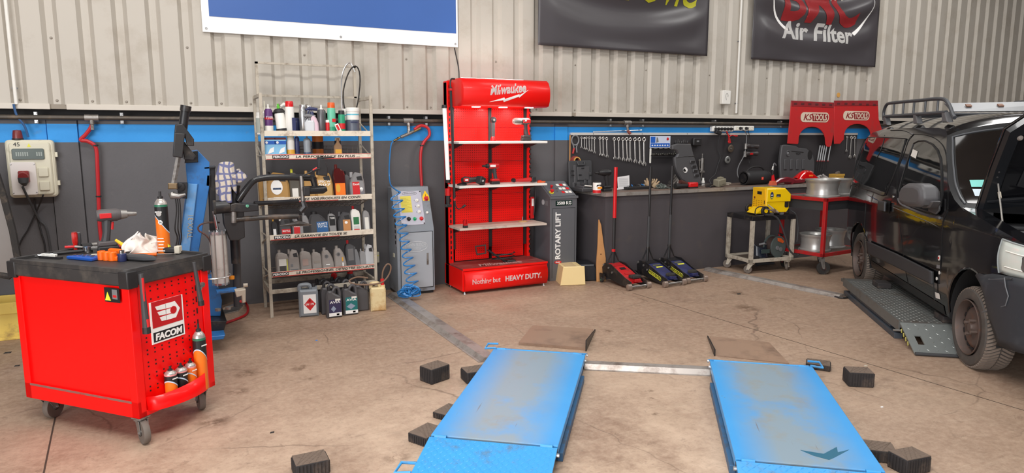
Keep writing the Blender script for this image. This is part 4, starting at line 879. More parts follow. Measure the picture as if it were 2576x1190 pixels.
t=tobj('ratchet','large chrome ratchet with black grip in the middle of the tray','ratchet',245,634,.1);MB().lathe([(.022,0),(.022,.024),(0,.026)],(-.05,0,.012),n=18).obj('head',CHR,t);MB().tube([(-.03,0,.024),(.07,0,.02)],[.011,.014],10).obj('grip',CHR,t)
t=tobj('coin_battery','small pale disc lying near the blue tray on the trolley','disc',238,644,0);MB().lathe([(.018,.0),(.018,.01),(0,.01)],n=16).obj('disc',mat('bone',(206,196,178),.5),t)
t=tobj('pliers','red-handled pliers lying under the impact wrench','pliers',290,630,0)
for s_ in (-1,1): MB().tube([(-.08,s_*.022,.02),(0,s_*.012,.022),(.06,s_*.004,.024)],[.011,.012,.009],8).obj('red_handle',RTXT,t)
MB().box((.085,0,.022),(.04,.03,.024)).obj('head',STL,t,bev=.005)
t=tobj('utility_knife','yellow utility knife leaning in front of the white cloth on the tray','knife',316,637,-.7);MB().tube([(-.06,0,.075),(-.0,0,.04),(.055,0,.016)],[.008,.012,.010],8).obj('handle',mat('knife_yellow',(240,190,40),.4),t);MB().tube([(-.01,-.009,.045),(.02,-.009,.03)],.005,6).obj('slider',BLK,t)
t=tobj('screwdriver','orange screwdriver lying under the white cloth on the tray','screwdriver',395,645,-.3);MB().cyl((-.13,0,.012),(.0,0,.012),.010,10).obj('handle',MC['bright_orange'],t);MB().cyl((0,0,.012),(.10,0,.012),.004,8).obj('shaft',STL,t)
# crumpled white cloth
def cloth(name,label,cat,loc,sx_,sy_,sz_,mt,seed,rz=0,parts=None,peaks=None,n=26):
    t=thing(name,label,cat,loc,rz=rz);rr2=random.Random(seed)
    pk=peaks or [(rr2.uniform(.2,.8),rr2.uniform(.2,.8),rr2.uniform(.5,1)) for _ in range(5)]
    def fn(a,b):
        x=(a-.5)*sx_;y=(b-.5)*sy_;e_=max(0,1-((2*a-1)**4+(2*b-1)**4)*.8)
        h=0
        for i,(pa,pb,ph) in enumerate(pk): d=math.hypot(a-pa,(b-pb)*.9);h=max(h,ph*math.exp(-(d*5.2)**2))
        h +=.16*abs(math.sin(a*13+b*6+seed))*e_+.12*abs(math.sin(b*17-a*7+seed*2))*e_
        ed=.012*math.sin(a*21+seed)+.012*math.sin(b*19+seed)
        return (x+ed+.02*math.sin(h*9+b*7),y+ed+.02*math.cos(h*7+a*9),.004+h*sz_*e_)
    o=MB().grid(n,n,fn).obj('cloth',mt,t,smooth=180);o.modifiers.new('th','SOLIDIFY').thickness=.002
    md=o.modifiers.new('sub','SUBSURF');md.levels=1;md.render_levels=1
    return t
cloth('cloth','crumpled white cloth piled on the trolley tray beside the tall can','cloth',onT(372,634),.24,.17,.125,mat('white_cloth',(228,220,212),.85,var=.06,bump=.3,dirt=((160,144,128),.2,14)),4,.6,peaks=[(.15,.6,1.),(.3,.5,.75),(.62,.55,.70),(.8,.4,.45),(.5,.3,.35)])
t=tobj('tool_grip','black-gripped tool end with a bone-coloured face at the right of the tray','hammer head',474,629,-.45)
MB().box((.0,0,.022),(.08,.035,.034)).obj('grip',BLK,t,bev=.008);MB().box((.05,0,.024),(.03,.042,.044)).obj('face',mat('bone',(206,196,178),.5),t,bev=.004);MB().prism([(-.035,.02),(-.0,.02),(-.01,.055)],.02,(0,.01,.015)).obj('yellow_tag',YTXT,t)
# ================================================================ tyre changer behind the trolley
tc=thing('tyre_changer','blue and black tyre changing machine with bent post and black swing arms','tyre changer',(0,0,0))
CB=Vector(fl(470,770));CY_=5.55   # its tower plane
def q(x,y,Y=CY_): return wl(x,y,Y)
tc.location=(q(560,600).x,CY_,0)
TLc=Vector(tc.location)
def L(v): return Vector(v)-TLc
def qq(x,y,dy=0.): return L(q(x,y,CY_+dy))
def slab(pts,y0,y1,name,mt,parent=tc,**k):
    P=[q(x,y) for x,y in pts];c0=[(v.x-TLc.x,v.z) for v in P]
    return MB().prism(c0,y1-y0,(0,(y0+y1)/2,0),'XZ',.004).obj(name,mt,parent,**k)
# blue bent column: lower leg leaning, elbow, top
slab([(447,660),(472,462),(468,418),(472,382),(497,378),(527,408),(528,462),(512,560),(496,660),(500,790),(470,790)],.0,.16,'column',MBLU)
slab([(449,658),(473,461),(497,463),(474,660)],-.02,.002,'column_face',mat('worn_light_blue',(96,152,206),.4,var=.1,dirt=((150,170,190),.35,8)))
slab([(467,384),(497,379),(498,408),(464,410)],-.03,.0,'bearing_plate',BLKM)
txt('TWX-31',.036,mat('worn_yellow_print',(170,160,140),.6),tc,qq(484,600,-.025),rot=(PI/2,math.radians(-84),0),width=.17)
# vertical slide head
def bar(p0,p1,r,name,mt,parent=tc,n=12,dy=0.,dy2=None): return MB().tube([qq(*p0,dy),qq(*p1,dy if dy2 is None else dy2)],r,n).obj(name,mt,parent)
bar((467,268),(459,330),.030,'top_cylinder',BLKM,dy=-.12)
bar((468,266),(466,280),.036,'cylinder_cap',BLKM,dy=-.12)
slab([(440,314),(458,312),(486,350),(486,366),(470,366),(462,340),(438,335)],-.17,-.06,'clamp_collar',BLKM,bev=.004)
slab([(438,334),(464,336),(458,396),(434,392)],-.19,-.05,'slide_housing',BLK,bev=.006)
slab([(456,348),(470,366),(492,392),(486,402),(462,400)],-.12,-.02,'swing_bracket',BLKM,bev=.004)
bar((449,395),(437,462),.019,'slide_bar',STL,n=6,dy=-.12)
MB().prism([(-.03,-.02),(.03,-.022),(.032,.02),(-.028,.022)],.05,qq(434,468,-.12),e=.006).obj('bar_clamp',mat('brassy',(140,120,92),.4,metal=.7),tc)
MB().tube([qq(430,484,-.12),qq(434,492,-.12),qq(452,494,-.14),qq(467,489,-.15)],[.02,.03,.02,.008],10).obj('mount_head',STL,tc)
slab([(446,458),(471,458),(470,498),(447,496)],-.07,-.03,'gauge_panel',BLK)
g=MB().lathe([(.030,0),(.030,-.018),(.026,-.02)],qq(453,470,-.07),'Y',20).obj('gauge',BLK,tc);MB().lathe([(.026,-.019),(0,-.02)],qq(453,470,-.07),'Y',20).obj('gauge_face',WTXT,g);MB().box(qq(453,470,-.092),(.003,.002,.03),(0,.8,0)).obj('gauge_needle',BTXT,g)
for dx in (0,5,10): MB().tube(spline([qq(441+dx,497,-.08),qq(444+dx,530,-.08),qq(440+dx*1.5,575,-.07),qq(446+dx,600,-.04),qq(436+dx,640,-.02)],5),.005,6).obj('air_line',BLK,tc)
# assist arm tower
slab([(524,424),(541,422),(548,662),(532,690)],.02,.10,'tower',BLKM)
slab([(513,420),(542,418),(542,424),(513,426)],.0,.12,'tower_top',BLKM)
slab([(520,440),(530,440),(529,470),(518,468)],.0,.04,'gusset',BLKM)
slab([(556,512),(608,512),(611,590),(596,598),(574,598),(560,560)],-.16,-.02,'arm_carriage',BLK,bev=.006)
bar((590,470),(588,512),.038,'pivot_post',BLKM,dy=-.1);bar((590,466),(590,472),.042,'post_cap',BLKM,dy=-.1)
bar((538,522),(578,518),.05,'roller',BLKM,n=16,dy=-.16);MB().lathe([(.053,-.005),(.053,.012),(.02,.014)],qq(538,522,-.16),'X',18).obj('roller_ring',RUB,tc)
slab([(574,508),(586,505),(642,509),(643,524),(600,528),(574,526)],-.2,-.08,'arm_bracket',BLKM,bev=.004)
MB().lathe([(.012,0),(.012,-.012),(0,-.014)],qq(622,518,-.2),'Y',8).obj('bracket_bolt',mat('zinc_bolt',(120,190,160),.3,metal=.8),tc)
MB().tube(spline([qq(600,505,-.14),qq(612,486,-.15),qq(634,458,-.15),qq(655,449,-.15),qq(700,446,-.15),qq(790,448,-.15)],5),.024,12).obj('upper_arm',mat('gloss_black_tube',(34,33,34),.2,var=.1),tc)
MB().tube([qq(786,446,-.15),qq(790,460,-.15),qq(793,472,-.15)],[.026,.024,.024],10).obj('arm_drop',MC['gloss_black_tube'],tc)
MB().tube([qq(762,479,-.17),qq(812,477,-.17),qq(822,475,-.17)],[.032,.032,.018],14).obj('arm_roller',MC['gloss_black_tube'],tc)
slab([(751,466),(768,466),(768,488),(752,488)],-.21,-.13,'rod_clamp',BLK,bev=.006)
bar((758,442),(762,506),.0155,'threaded_rod',STL,dy=-.17)
slab([(750,438),(769,438),(769,443),(750,443)],-.2,-.14,'rod_plate',BLKM)
MB().tube([qq(761,506,-.17),qq(766,520,-.17),qq(756,532,-.17)],[.02,.028,.022],8).obj('rod_foot',BLKM,tc)
slab([(790,396),(803,398),(813,420),(812,440),(788,438)],-.18,-.1,'arm_end_box',BLK,bev=.006)
slab([(790,394),(830,393),(830,396),(792,399)],-.16,-.12,'end_lever',BLKM)
MB().tube(spline([qq(804,424,-.2),qq(790,428,-.2),qq(774,437,-.19),qq(764,440,-.18)],4),.006,6).obj('arm_wire',BLK,tc)
MB().tube([qq(797,422,-.2),qq(787,428,-.2)],.007,6).obj('red_wire',RTXT,tc)
MB().tube([qq(640,512,-.12),qq(750,506,.0)],.017,10).obj('rear_arm',BLKM,tc)
MB().tube([qq(594,552,-.16),qq(680,546,-.16),qq(752,544,-.16)],.0195,12).obj('lower_arm',mat('dusty_black_tube',(52,48,46),.35,var=.2,dirt=((110,92,78),.35,8)),tc)
MB().tube([qq(752,542,-.16),qq(756,562,-.16)],[.022,.016],8).obj('lower_arm_end',BLKM,tc)
MB().tube([qq(704,568,-.2),qq(752,562,-.2),qq(784,566,-.18)],[.004,.022,.004],8).obj('press_blade',MC['dusty_black_tube'],tc)
bar((588,530),(588,560),.02,'pivot_pin',STL,dy=-.17)
# silver air cylinder
cyb=MB().lathe([(.053,0),(.053,.62)],qq(556,710,-.14),n=24).obj('air_cylinder',mat('brushed_aluminium',(202,198,192),.5,metal=.25,var=.06,dirt=((150,140,130),.25,10)),tc)
c0=qq(556,710,-.14);ch=qq(553,586,-.14).z-c0.z
cyb.scale.z=1
for v in cyb.data.vertices:
    if v.co.z >c0.z+.01: v.co.z=c0.z+ch
MB().lathe([(.062,ch-.006),(.062,ch+.014),(0,ch+.014)],c0,n=8).obj('cylinder_head',SIL,tc);MB().lathe([(.06,-.014),(.06,.0),(0,0)],c0,n=8).obj('cylinder_foot',SIL,tc)
for a_ in (.3,1.5,2.9,4.2,5.2): MB().cyl(c0+Vector((.057*math.cos(a_),.057*math.sin(a_),-.02)),c0+Vector((.057*math.cos(a_),.057*math.sin(a_),ch+.025)),.005,6).obj('tie_rod',SIL,tc)
MB().cyl(c0+Vector((0,0,ch)),(c0.x-.02,c0.y,qq(550,530,-.14).z),.012,10).obj('piston_rod',CHR,tc)
bar((590,598),(594,662),.034,'lower_post',BLKM,dy=-.05);bar((594,600),(598,770),.03,'rear_post',DGR,dy=.06)
MB().cyl(qq(583,702,-.1),qq(583,694,-.1),.02,12).obj('amber_cap',mat('amber_cap',(230,140,30),.35),tc)
MB().tube(spline([qq(552,560,-.1),qq(520,560,-.14),qq(501,568,-.14),qq(500,580,-.14),qq(518,592,-.14),qq(530,610,-.14),qq(536,640,-.14),qq(530,668,-.14),qq(524,690,-.14)],5),.007,6).obj('braided_hose',mat('braid',(70,56,52),.6,dirt=((170,70,50),.4,60)),tc)
# lower body and bead breaker
slab([(430,690),(544,700),(560,760),(556,800),(430,800)],.05,.5,'base_cabinet',MBLU,bev=.01)
slab([(430,800),(568,800),(560,826),(430,832)],-.1,.45,'base_foot',BLKM)
slab([(520,826),(560,822),(556,832),(520,836)],-.25,-.1,'foot_plate',MBLU)
def plate(name,pts,z,th,mt):
    P=[fl(x,y,z)-TLc for x,y in pts];n=len(P);vs=[(p.x,p.y,z) for p in P]+[(p.x,p.y,z+th) for p in P]
    f=[tuple(range(n-1,-1,-1)),tuple(range(n,2*n))]+[(i,(i+1) % n,n+(i+1) % n,n+i) for i in range(n)]
    return MB().add(vs,f).obj(name,mt,tc,smooth=0,bev=.003)
plate('turntable',[(528,752),(600,737),(610,742),(607,757),(560,775),(526,776)],.27,.02,mat('dusty_plate',(92,80,70),.6,var=.2))
plate('lower_plate',[(528,790),(575,780),(606,765),(612,770),(600,784),(540,798)],.15,.012,STL)
plate('mid_plate',[(526,720),(582,706),(606,708),(580,736),(526,742)],.38,.02,BLKM)
slab([(582,712),(608,708),(608,740),(600,742),(598,724),(586,728)],-.3,-.22,'cream_bracket',OIL,bev=.004)
MB().lathe([(.014,0),(.014,.03)],qq(612,718,-.26),'X',10).obj('bracket_knob',OIL,tc)
o=MB().box(qq(570,730,-.2),(.14,.12,.012)).obj('blue_bar',MBLU,tc)
MB().tube([(.115*math.cos(i*PI/12)*1.0+qq(538,694,-.2).x,qq(538,694,-.2).y+.12*math.sin(i*PI/12),qq(538,694,-.2).z) for i in range(24)],.005,6,closed=True).obj('wire_ring',SIL,tc)
for (x,y) in ((548,782),(574,778)): MB().cyl(qq(x,y,-.33),qq(x,y-6,-.33),.02,10).obj('roller_wheel',STL,tc)
# checked cloth on the post
def chk():
    m=bpy.data.materials.new('checked_cloth');m.use_nodes=True;nt=m.node_tree;N=nt.nodes;Lk=nt.links;b_=N['Principled BSDF']
    tcn=N.new('ShaderNodeTexCoord');w1=N.new('ShaderNodeTexWave');w1.inputs['Scale'].default_value=8;w1.inputs['Distortion'].default_value=4;w1.bands_direction='X'
    w2=N.new('ShaderNodeTexWave');w2.inputs['Scale'].default_value=6;w2.inputs['Distortion'].default_value=5;w2.bands_direction='Z'
    Lk.new(tcn.outputs['Object'],w1.inputs[0]);Lk.new(tcn.outputs['Object'],w2.inputs[0])
    mn=N.new('ShaderNodeMath');mn.operation='MAXIMUM';r1=N.new('ShaderNodeMapRange');r1.inputs[1].default_value=.72;r1.inputs[2].default_value=.8;r2=N.new('ShaderNodeMapRange');r2.inputs[1].default_value=.78;r2.inputs[2].default_value=.85
    Lk.new(w1.outputs[1],r1.inputs[0]);Lk.new(w2.outputs[1],r2.inputs[0]);Lk.new(r1.outputs[0],mn.inputs[0]);Lk.new(r2.outputs[0],mn.inputs[1])
    k=N.new('ShaderNodeMix');k.data_type='RGBA';k.inputs[6].default_value=lin((192,180,166))+(1,);k.inputs[7].default_value=lin((104,106,140))+(1,);Lk.new(mn.outputs[0],k.inputs[0]);Lk.new(k.outputs[2],b_.inputs['Base Color']);b_.inputs['Roughness'].default_value=.9
    return m
c=q(570,424,CY_-.1);t=thing('cloth','blue and beige checked cloth draped over the black post of the tyre changer','cloth',c)
W0=q(603,440,CY_-.1).x-q(541,440,CY_-.1).x
def fn(a,b_):
    # a across, b down; draped tent over post, hanging in folds
    ang=(a-.5)*PI*1.25;spread=W0*.5*(.55+.55*b_) if b_ <.5 else W0*.5*(.83-.25*(b_-.5));d_=(.245 if .2 <a <.62 else .15+.05*math.sin(a*9))
    fold=1+.14*math.sin(a*26)*b_
    x=math.sin(ang)*spread*fold-.0;y=-math.cos(ang)*.07*(.4+b_)*fold;z=.03*(1-b_)-d_*b_**1.1+.02*math.sin(a*PI)*(1-b_)+(.03 if a >.8 else 0)*b_
    return (x-.01*b_,y,z)
o=MB().grid(44,22,fn).obj('cloth',chk(),t,smooth=180);o.modifiers.new('th','SOLIDIFY').thickness=.004
MB().grid(16,6,lambda a,b_: (W0*.30+.035*math.cos(a*2*PI)+b_*.05,-.03+.03*math.sin(a*2*PI),.0+.025*math.sin(a*2*PI+1)-b_*.05-.03)).obj('cloth_roll',o.data.materials[0],t,smooth=180).modifiers.new('th','SOLIDIFY').thickness=.004
a=fl(575,812);t=hose('red hose lying on the floor right of the tyre changer',[fl(560,818)+Vector((0,0,.012)),fl(590,808)+Vector((0,0,.012)),fl(618,795)+Vector((0,0,.012)),fl(624,780)+Vector((0,0,.012)),fl(618,768)+Vector((0,0,.03)),q(606,758,CY_-.1)],.011,RH)
w=lambda x,y,Y=WY-.06: wl(x,y,Y)
# ================================================================ grey lift control cabinet
CBG=mat('cabinet_blue_grey',(138,143,150),.45,var=.05,dirt=((96,92,90),.2,6))
cb=thing('control_cabinet','blue-grey lift control cabinet with sloping button panel','control cabinet',(1.985,6.46,0),rz=-.02)
CW,CDp=.385,.30
MB().prism([(0,.03),(0,.665),(.165,1.075),(CDp,1.075),(CDp,.03)],CW,(CW/2,0,0),'YZ',.003).obj('housing',CBG,cb)
MB().bx(.01,CW-.01,.02,CDp,0,.03).obj('plinth',BLKM,cb)
d=MB().prism(rrect(.035,CW-.02,.07,.635,.004),.006,(0,-.003,0),e=.002).obj('door',mat('cabinet_door_grey',(166,170,176),.4,var=.04),cb)
k=MB();
for a in ((.031,.035,.066,.639),(CW-.02,CW-.016,.066,.639),(.031,CW-.016,.635,.639),(.031,CW-.016,.066,.07)): k.bx(a[0],a[1],-.0065,-.0005,a[2],a[3])
k.obj('door_gap',BTXT,d,smooth=0)
MB().bx(CW-.085,CW-.065,-.011,-.006,.30,.42).obj('latch',STL,d,bev=.002)
el=lambda cx,cz,rx,rz,n=28: [(cx+rx*math.cos(2*PI*i/n),0,cz+rz*math.sin(2*PI*i/n)) for i in range(n)]
GP=mat('pale_grey_print',(198,200,202),.5)
MB().tube([(x,-.0065,z) for x,_,z in el(.195,.49,.115,.052)],.0028,4,closed=True).obj('logo_oval',GP,d)
txt('TWIN BUSCH',.036,GP,d,(.100,-.0065,.492),bold=.01,width=.19);txt('GERMANY',.018,GP,d,(.150,-.0065,.456),width=.095);MB().bx(.095,.295,-.0072,-.006,.481,.484).obj('logo_line',GP,d)
# panel on the slope
sl=math.atan2(.165,.41);
pm=MB().prism(rrect(.055,.30,.045,.40,.012),.006,(0,-.003,0),e=.002).obj('button_panel',mat('panel_lilac_grey',(190,188,200),.4,var=.03),cb,loc=(0,.0,.665),rot=(-sl,0,0))
MB().bx(.075,.185,-.008,-.006,.175,.345).obj('yellow_notice',mat('notice_yellow',(222,206,80),.5,var=.05),pm)
k=MB();[k.bx(.082,.178-.02*(i % 3),-.0086,-.008,.185+.0125*i,.188+.0125*i) for i in range(12)];k.obj('notice_text',mat('notice_text',(176,160,60),.6),pm)['kind']='stuff'
MB().tube([(x,-.0065,z) for x,_,z in el(.178,.372,.075,.018)],.0018,4,closed=True).obj('logo_oval',GRY,pm);txt('TWIN BUSCH',.016,GRY,pm,(.122,-.0065,.365),bold=.02,width=.112)
for x,z,r_,m_,nm in [(.245,.295,.015,WHT,'white_button'),(.250,.235,.015,WHT,'white_button'),(.254,.175,.015,WHT,'white_button'),(.195,.105,.016,mat('button_green',(30,170,110),.3),'green_button'),(.265,.105,.018,MC['cap_red'],'red_button'),(.135,.108,.018,BLK,'selector_knob')]:
    MB().lathe([(r_*1.15,-.006),(r_*1.15,-.012),(r_*.8,-.014),(r_*.8,-.026),(r_*.6,-.03),(0,-.03)],(x,0,z),'Y',16).obj(nm,m_,pm)
for i in range(3): txt(str(i+1),.012,BTXT,pm,(.213+.005*i,-.0065,.290-.06*i),bold=.03)
for x in (.066,.289):
    for z in (.056,.389): MB().lathe([(.008,-.006),(.006,-.009),(0,-.01)],(x,0,z),'Y',8).obj('panel_screw',BLK,pm)
MB().prism([(.31,.29),(.38,.29),(.38,.335),(.345,.40),(.31,.335)],.002,(0,-.001,0)).obj('warning_plate',YEL,pm)
MB().prism([(.343,.335),(.349,.348),(.345,.348),(.352,.365),(.338,.346),(.343,.346)],.001,(0,-.0025,0)).obj('warning_bolt',BTXT,pm)
MB().lathe([(.024,-.002),(.024,-.01),(.017,-.014),(.017,-.03),(0,-.03)],(.345,0,.312),'Y',20).obj('main_switch',MC['cap_red'],pm);MB().box((.345,-.032,.312),(.008,.01,.034),(0,.6,0)).obj('switch_grip',RTXT,pm)
MB().lathe([(.014,0),(.014,-.01),(.01,-.016),(0,-.016)],(.335,0,.165),'Y',14).obj('white_button',WHT,pm)
k=MB().bx(-.002,0,.02,.07,.50,.86).obj('pictogram_strip',mat('strip_grey',(150,150,156),.5),cb);
for i in range(6): MB().bx(-.003,-.002,.03,.06,.52+.055*i,.555+.055*i).obj('pictogram',BTXT,k)
MB().bx(-.006,0,.10,.14,.38,.42).obj('side_catch',CRM,cb)
# blue spiral hose
a=w(990,356);pts=[w(990,355),w(984,364),w(980,400),w(979,440),w(983,465,WY-.2),w(996,478,6.42)]
spm=mat('blue_hose',(46,128,196),.3,var=.08,coat=.3)
hp=[Vector(p)-a for p in spline(pts,5)]
# helix down the front of the cabinet
A0,A1=wl(995,488,6.38),wl(1040,722,6.32);turns=11.5;N_=int(turns*16)
for i in range(N_+1):
    t_=i/N_;c_=A0.lerp(A1,t_);an=2*PI*turns*t_;r_=.052+.006*math.sin(t_*9)
    hp.append(c_-a+Vector((r_*math.cos(an),r_*.6*math.sin(an),r_*.25*math.cos(an))))
# rosette of spare coils on the floor
cf=Vector((wl(1025,722,6.28).x,6.27,.09))
for i in range(13*14+1):
    t_=i/(13*14);an=2*PI*13*t_;th_=-PI*.1+PI*1.3*t_
    ro=.05*(1+math.cos(an));u_=.048*math.sin(an)
    hp.append(cf-a+Vector((ro*math.cos(th_)*1.1-u_*math.sin(th_),-.05+.02*math.sin(an*2)-.03*math.cos(t_*20),.0+abs(ro*math.sin(th_))*.9+u_*math.cos(th_)*.6-.02)))
hp=[Vector((p.x,p.y,max(p.z,-a.z+.009))) for p in hp]
t=thing('spiral_hose','bright blue spiral air hose hanging in front of the control cabinet','hose',a);MB().tube(hp,.0068,7).obj('coil',spm,t);MB().cyl((0,0,.0),w(1002,347)-a,.011,8).obj('hose_end',BLK,t)
# ================================================================ red tool display stand
ds=thing('display_stand','red perforated tool display stand with three white shelves and canopy','display stand',(2.585,6.235,0));SW=.975
BY=.40        # back panel plane
b_=MB();b_.bx(0,SW,.0,BY+.09,.03,.245).obj('base_box',MRED,ds,smooth=0,bev=.003)
b_=MB().bx(.0,SW,-.01,BY+.02,.245,.262).obj('base_top',mat('dusty_red_top',(140,58,54),.5,var=.1,dirt=((150,104,98),.4,7)),ds,smooth=0,bev=.002);bt=b_
MB().bx(.0,SW,-.014,-.009,.243,.264).obj('top_edge',MRED,ds,smooth=0)
# bulged drawer front
n=10;dw=MB().grid(3,n+1,lambda u,v: (.012+(SW-.024)*u,-.012-.03*math.sin(PI*min(1,v*1.0))**.8,.03+.205*v));df=dw.obj('drawer_front',MRED,ds,smooth=60);df.modifiers.new('th','SOLIDIFY').thickness=.004
k=MB();[k.prism([(0,.03)]+[(-.012-.03*math.sin(PI*i/10)**.8,.03+.205*i/10) for i in range(11)]+[(0,.235)],.003,(x,0,0),'YZ') for x in (.012,SW-.012)];k.each('drawer_cheek',MRED,df)
def dwarp(c): v=(c.y-.03)/.205;return (c.x,-.0185-.03*max(0,math.sin(PI*min(1,max(0,v))))**.8-abs(c.z),c.y)
def dtxt(s_,h,x,z,wd_,bold): txt(s_,h,WTXT,df,(0,0,0),(0,0,0),bold=bold,width=None,warp=lambda c: dwarp(Vector((x+c.x*wd_,z+c.y,c.z))))
dtxt('Nothing but',.052,.085,.105,1.0*.86,.03);dtxt('HEAVY DUTY.',.052,.455,.105,.92,.055)
for x,y in ((.03,.02),(SW-.03,.02),(.03,BY)): MB().lathe([(.018,0),(.012,.01),(.008,.03)],(x,y,0),n=10).obj('foot',SIL,ds)
txt('Milwaukee',.10,mat('dusty_pale_print',(186,140,134),.6),bt,(.22,.07,.263),(0,0,0),shear=.3,bold=.04,width=.50)
# back: perforated panels, uprights
PH=mat('perforation_dark',(84,8,8),.8);
def perf(x0,x1,z0,z1,nm='perforated_panel'):
    p_=MB().bx(x0,x1,BY,BY+.006,z0,z1).obj(nm,MRED,ds,smooth=0);h_=MB();dx=.0245
    nx=int((x1-x0-.02)/dx);nz=int((z1-z0-.02)/dx)
    for i in range(nx+1):
        for j in range(nz+1):
            x=x0+.012+i*dx;z=z0+.014+j*dx;r_=.0048
            h_.v +=[(x-r_,BY-.0006,z),(x,BY-.0006,z-r_),(x+r_,BY-.0006,z),(x,BY-.0006,z+r_)];q_=len(h_.v)-4;h_.f.append((q_,q_+1,q_+2,q_+3));h_.m.append(0)
    o=h_.obj('perforations',PH,p_,smooth=0);o['kind']='stuff'
zs=[.27,.62,.97,1.32,1.67,1.90]
for j in range(5):
    perf(.085,.475,zs[j]+.002,zs[j+1]-.002);perf(.515,.895,zs[j]+.002,zs[j+1]-.002)
for x in (.475,.895): MB().bx(x,x+.035,BY-.012,BY+.01,.40,1.90).obj('black_upright',BLK,ds,smooth=0)
MB().bx(.058,.085,BY-.012,BY+.01,.40,1.90).obj('black_upright',BLK,ds,smooth=0)
for x0,x1 in ((0,.055),(.93,.965)):
    f_=MB().bx(x0,x1,BY-.03,BY+.06,.03,2.135 if x0 ==0 else 1.92).obj('side_frame',MRED,ds,smooth=0,bev=.002)
    k=MB();z=.3
    while z <(2.1 if x0 ==0 else 1.88): k.bx(x0+.022,x0+.036,BY-.032,BY-.030,z,z+.032);z +=.055
    k.obj('frame_slots',BTXT,f_,smooth=0)['kind']='stuff'
MB().bx(0,.012,.35,BY+.05,.245,2.12).obj('side_cheek',MRED,ds,smooth=0)
k=MB();z=.32;
while z <1.85: k.tube([(SW+.004,BY+.02,z),(SW+.022,BY+.01,z+.018),(SW+.004,BY+.02,z+.036)],.004,4);z +=.05
k.obj('hook_strip',BLK,ds)['kind']='stuff'
# canopy
prof=[(BY+.02,1.875),(.05,1.875),(.012,1.885),(-.012,1.94),(-.018,2.0),(-.012,2.06),(.02,2.12),(.06,2.145),(BY+.02,2.145)]
can_=MB().prism(prof,SW-.01,(SW/2+.02,0,0),'YZ',.003).obj('canopy',MRED,ds,smooth=50)
def cwarp(c): # wrap print on the canopy front
    z=c.y;pr=[(1.885,.012),(1.94,-.012),(2.0,-.018),(2.06,-.012),(2.12,.02)];y=0
    for (z0,y0),(z1,y1) in zip(pr[:-1],pr[1:]):
        if z0 <=z <=z1: y=y0+(y1-y0)*(z-z0)/(z1-z0)
    return (c.x,y-.006-abs(c.z),z)
txt('Milwaukee',.098,WTXT,can_,(0,0,0),(0,0,0),bold=.055,shear=.28,warp=lambda c: cwarp(Vector((.305+c.x*.66,1.985+c.y*.9+c.x*.66*.10,c.z))))
lb=MB();P=[(.33,1.915),(.49,1.962),(.50,1.948),(.66,2.00),(.652,1.985),(.765,2.045),(.655,1.962),(.66,1.976),(.49,1.918),(.48,1.936)]
vs=[cwarp(Vector((x-.03,z,0))) for x,z in P];lb.add(vs,[tuple(range(len(P)))]);o=lb.obj('lightning_print',WTXT,can_,smooth=0);o.modifiers.new('th','SOLIDIFY').thickness=.001
LEDM=mat('led_glow',(255,250,240),.4,emis=6)
for x in (.22,.52,.82):
    MB().bx(x-.035,x+.035,.1,.16,1.868,1.875).obj('led_lamp',LEDM,can_)
    area('canopy_light',(2.585+x,6.235+.13,1.862),(0,0,0),.08,.05,1.8,(1,.96,.92))
o=MB().bx(.10,.80,.22,.26,2.147,2.16).obj('top_tube_light',LEDM,can_)
area('canopy_top_light',(2.585+.48,6.235+.24,2.17),(math.radians(180+28),0,0),.8,.05,3.5,(.92,1,.97))
# shelves
for z,nm in ((1.53,'a'),(1.09,'b'),(.665,'c')):
    s_=MB().bx(.0,1.0,.055,BY-.01,z-.022,z).obj('shelf_board',mat('white_melamine',(236,230,222),.45,var=.03) if nm !='c' else mat('dusty_white_board',(206,190,176),.5,var=.08,dirt=((150,130,118),.3,8)),ds,smooth=0,bev=.001)
    for x in (.07,.49,.91): MB().prism([(.10,z-.024),(BY-.01,z-.024),(BY-.01,z-.09),(BY-.06,z-.075)],.006,(x,0,0),'YZ').obj('bracket',BLK,s_)
def onS(px,y,z): return Vector((wl(px,400,y).x,y,z))
TLG=mat('tool_red',(196,26,28),.35);
t=driver('red and grey impact wrench standing on the top display shelf, right end',onS(1319,6.40,1.53),PI,.95,mat('tool_dark',(60,54,54),.45),DGR,STL,accent=TLG,nr=.024)
t['label']='red and grey impact wrench standing on the top display shelf, right end';MB().box((-.01,.037,.205),(.09,.006,.035)).obj('red_panel',TLG,t,bev=.004);MB().lathe([(.034,.045),(.036,.1),(.026,.13)],(0,0,.204),'X',16).obj('metal_gearcase',STL,t)
txt('M',.02,WTXT,t,(.02,.0415,.197),rot=(PI/2,0,PI),shear=.3,bold=.03)
t=thing('ratchet_wrench','slim cordless ratchet standing upright on the top display shelf, centre','power tool',onS(1241,6.45,1.53))
MB().lathe([(.030,0),(.030,.02),(.02,.045),(.017,.05)],n=12).obj('foot',TLG,t);MB().tube([(0,0,.04),(.0,0,.19)],[.018,.021],12).obj('grip',DGR,t);MB().lathe([(.0,-.02),(.028,-.02),(.034,-.01),(.034,.01),(.028,.02),(0,.02)],(0,0,.215),'Y',16).obj('head',BLKM,t);MB().lathe([(.013,-.021),(.010,-.03),(0,-.03)],(0,0,.215),'Y',12).obj('anvil',STL,t)
t=driver('bright red drill driver standing on the middle display shelf',onS(1241,6.40,1.09),PI,.88,TLG,DGR,BLK,name='drill_driver',accent=BLK,nosel=.05)
t['label']='bright red drill driver standing on the middle display shelf';MB().box((.02,.034,.19),(.06,.006,.022)).obj('white_print',WTXT,t)
t=thing('angle_grinder','red and grey angle grinder lying at the left of the middle display shelf','power tool',onS(1180,6.42,1.09),rz=.1)
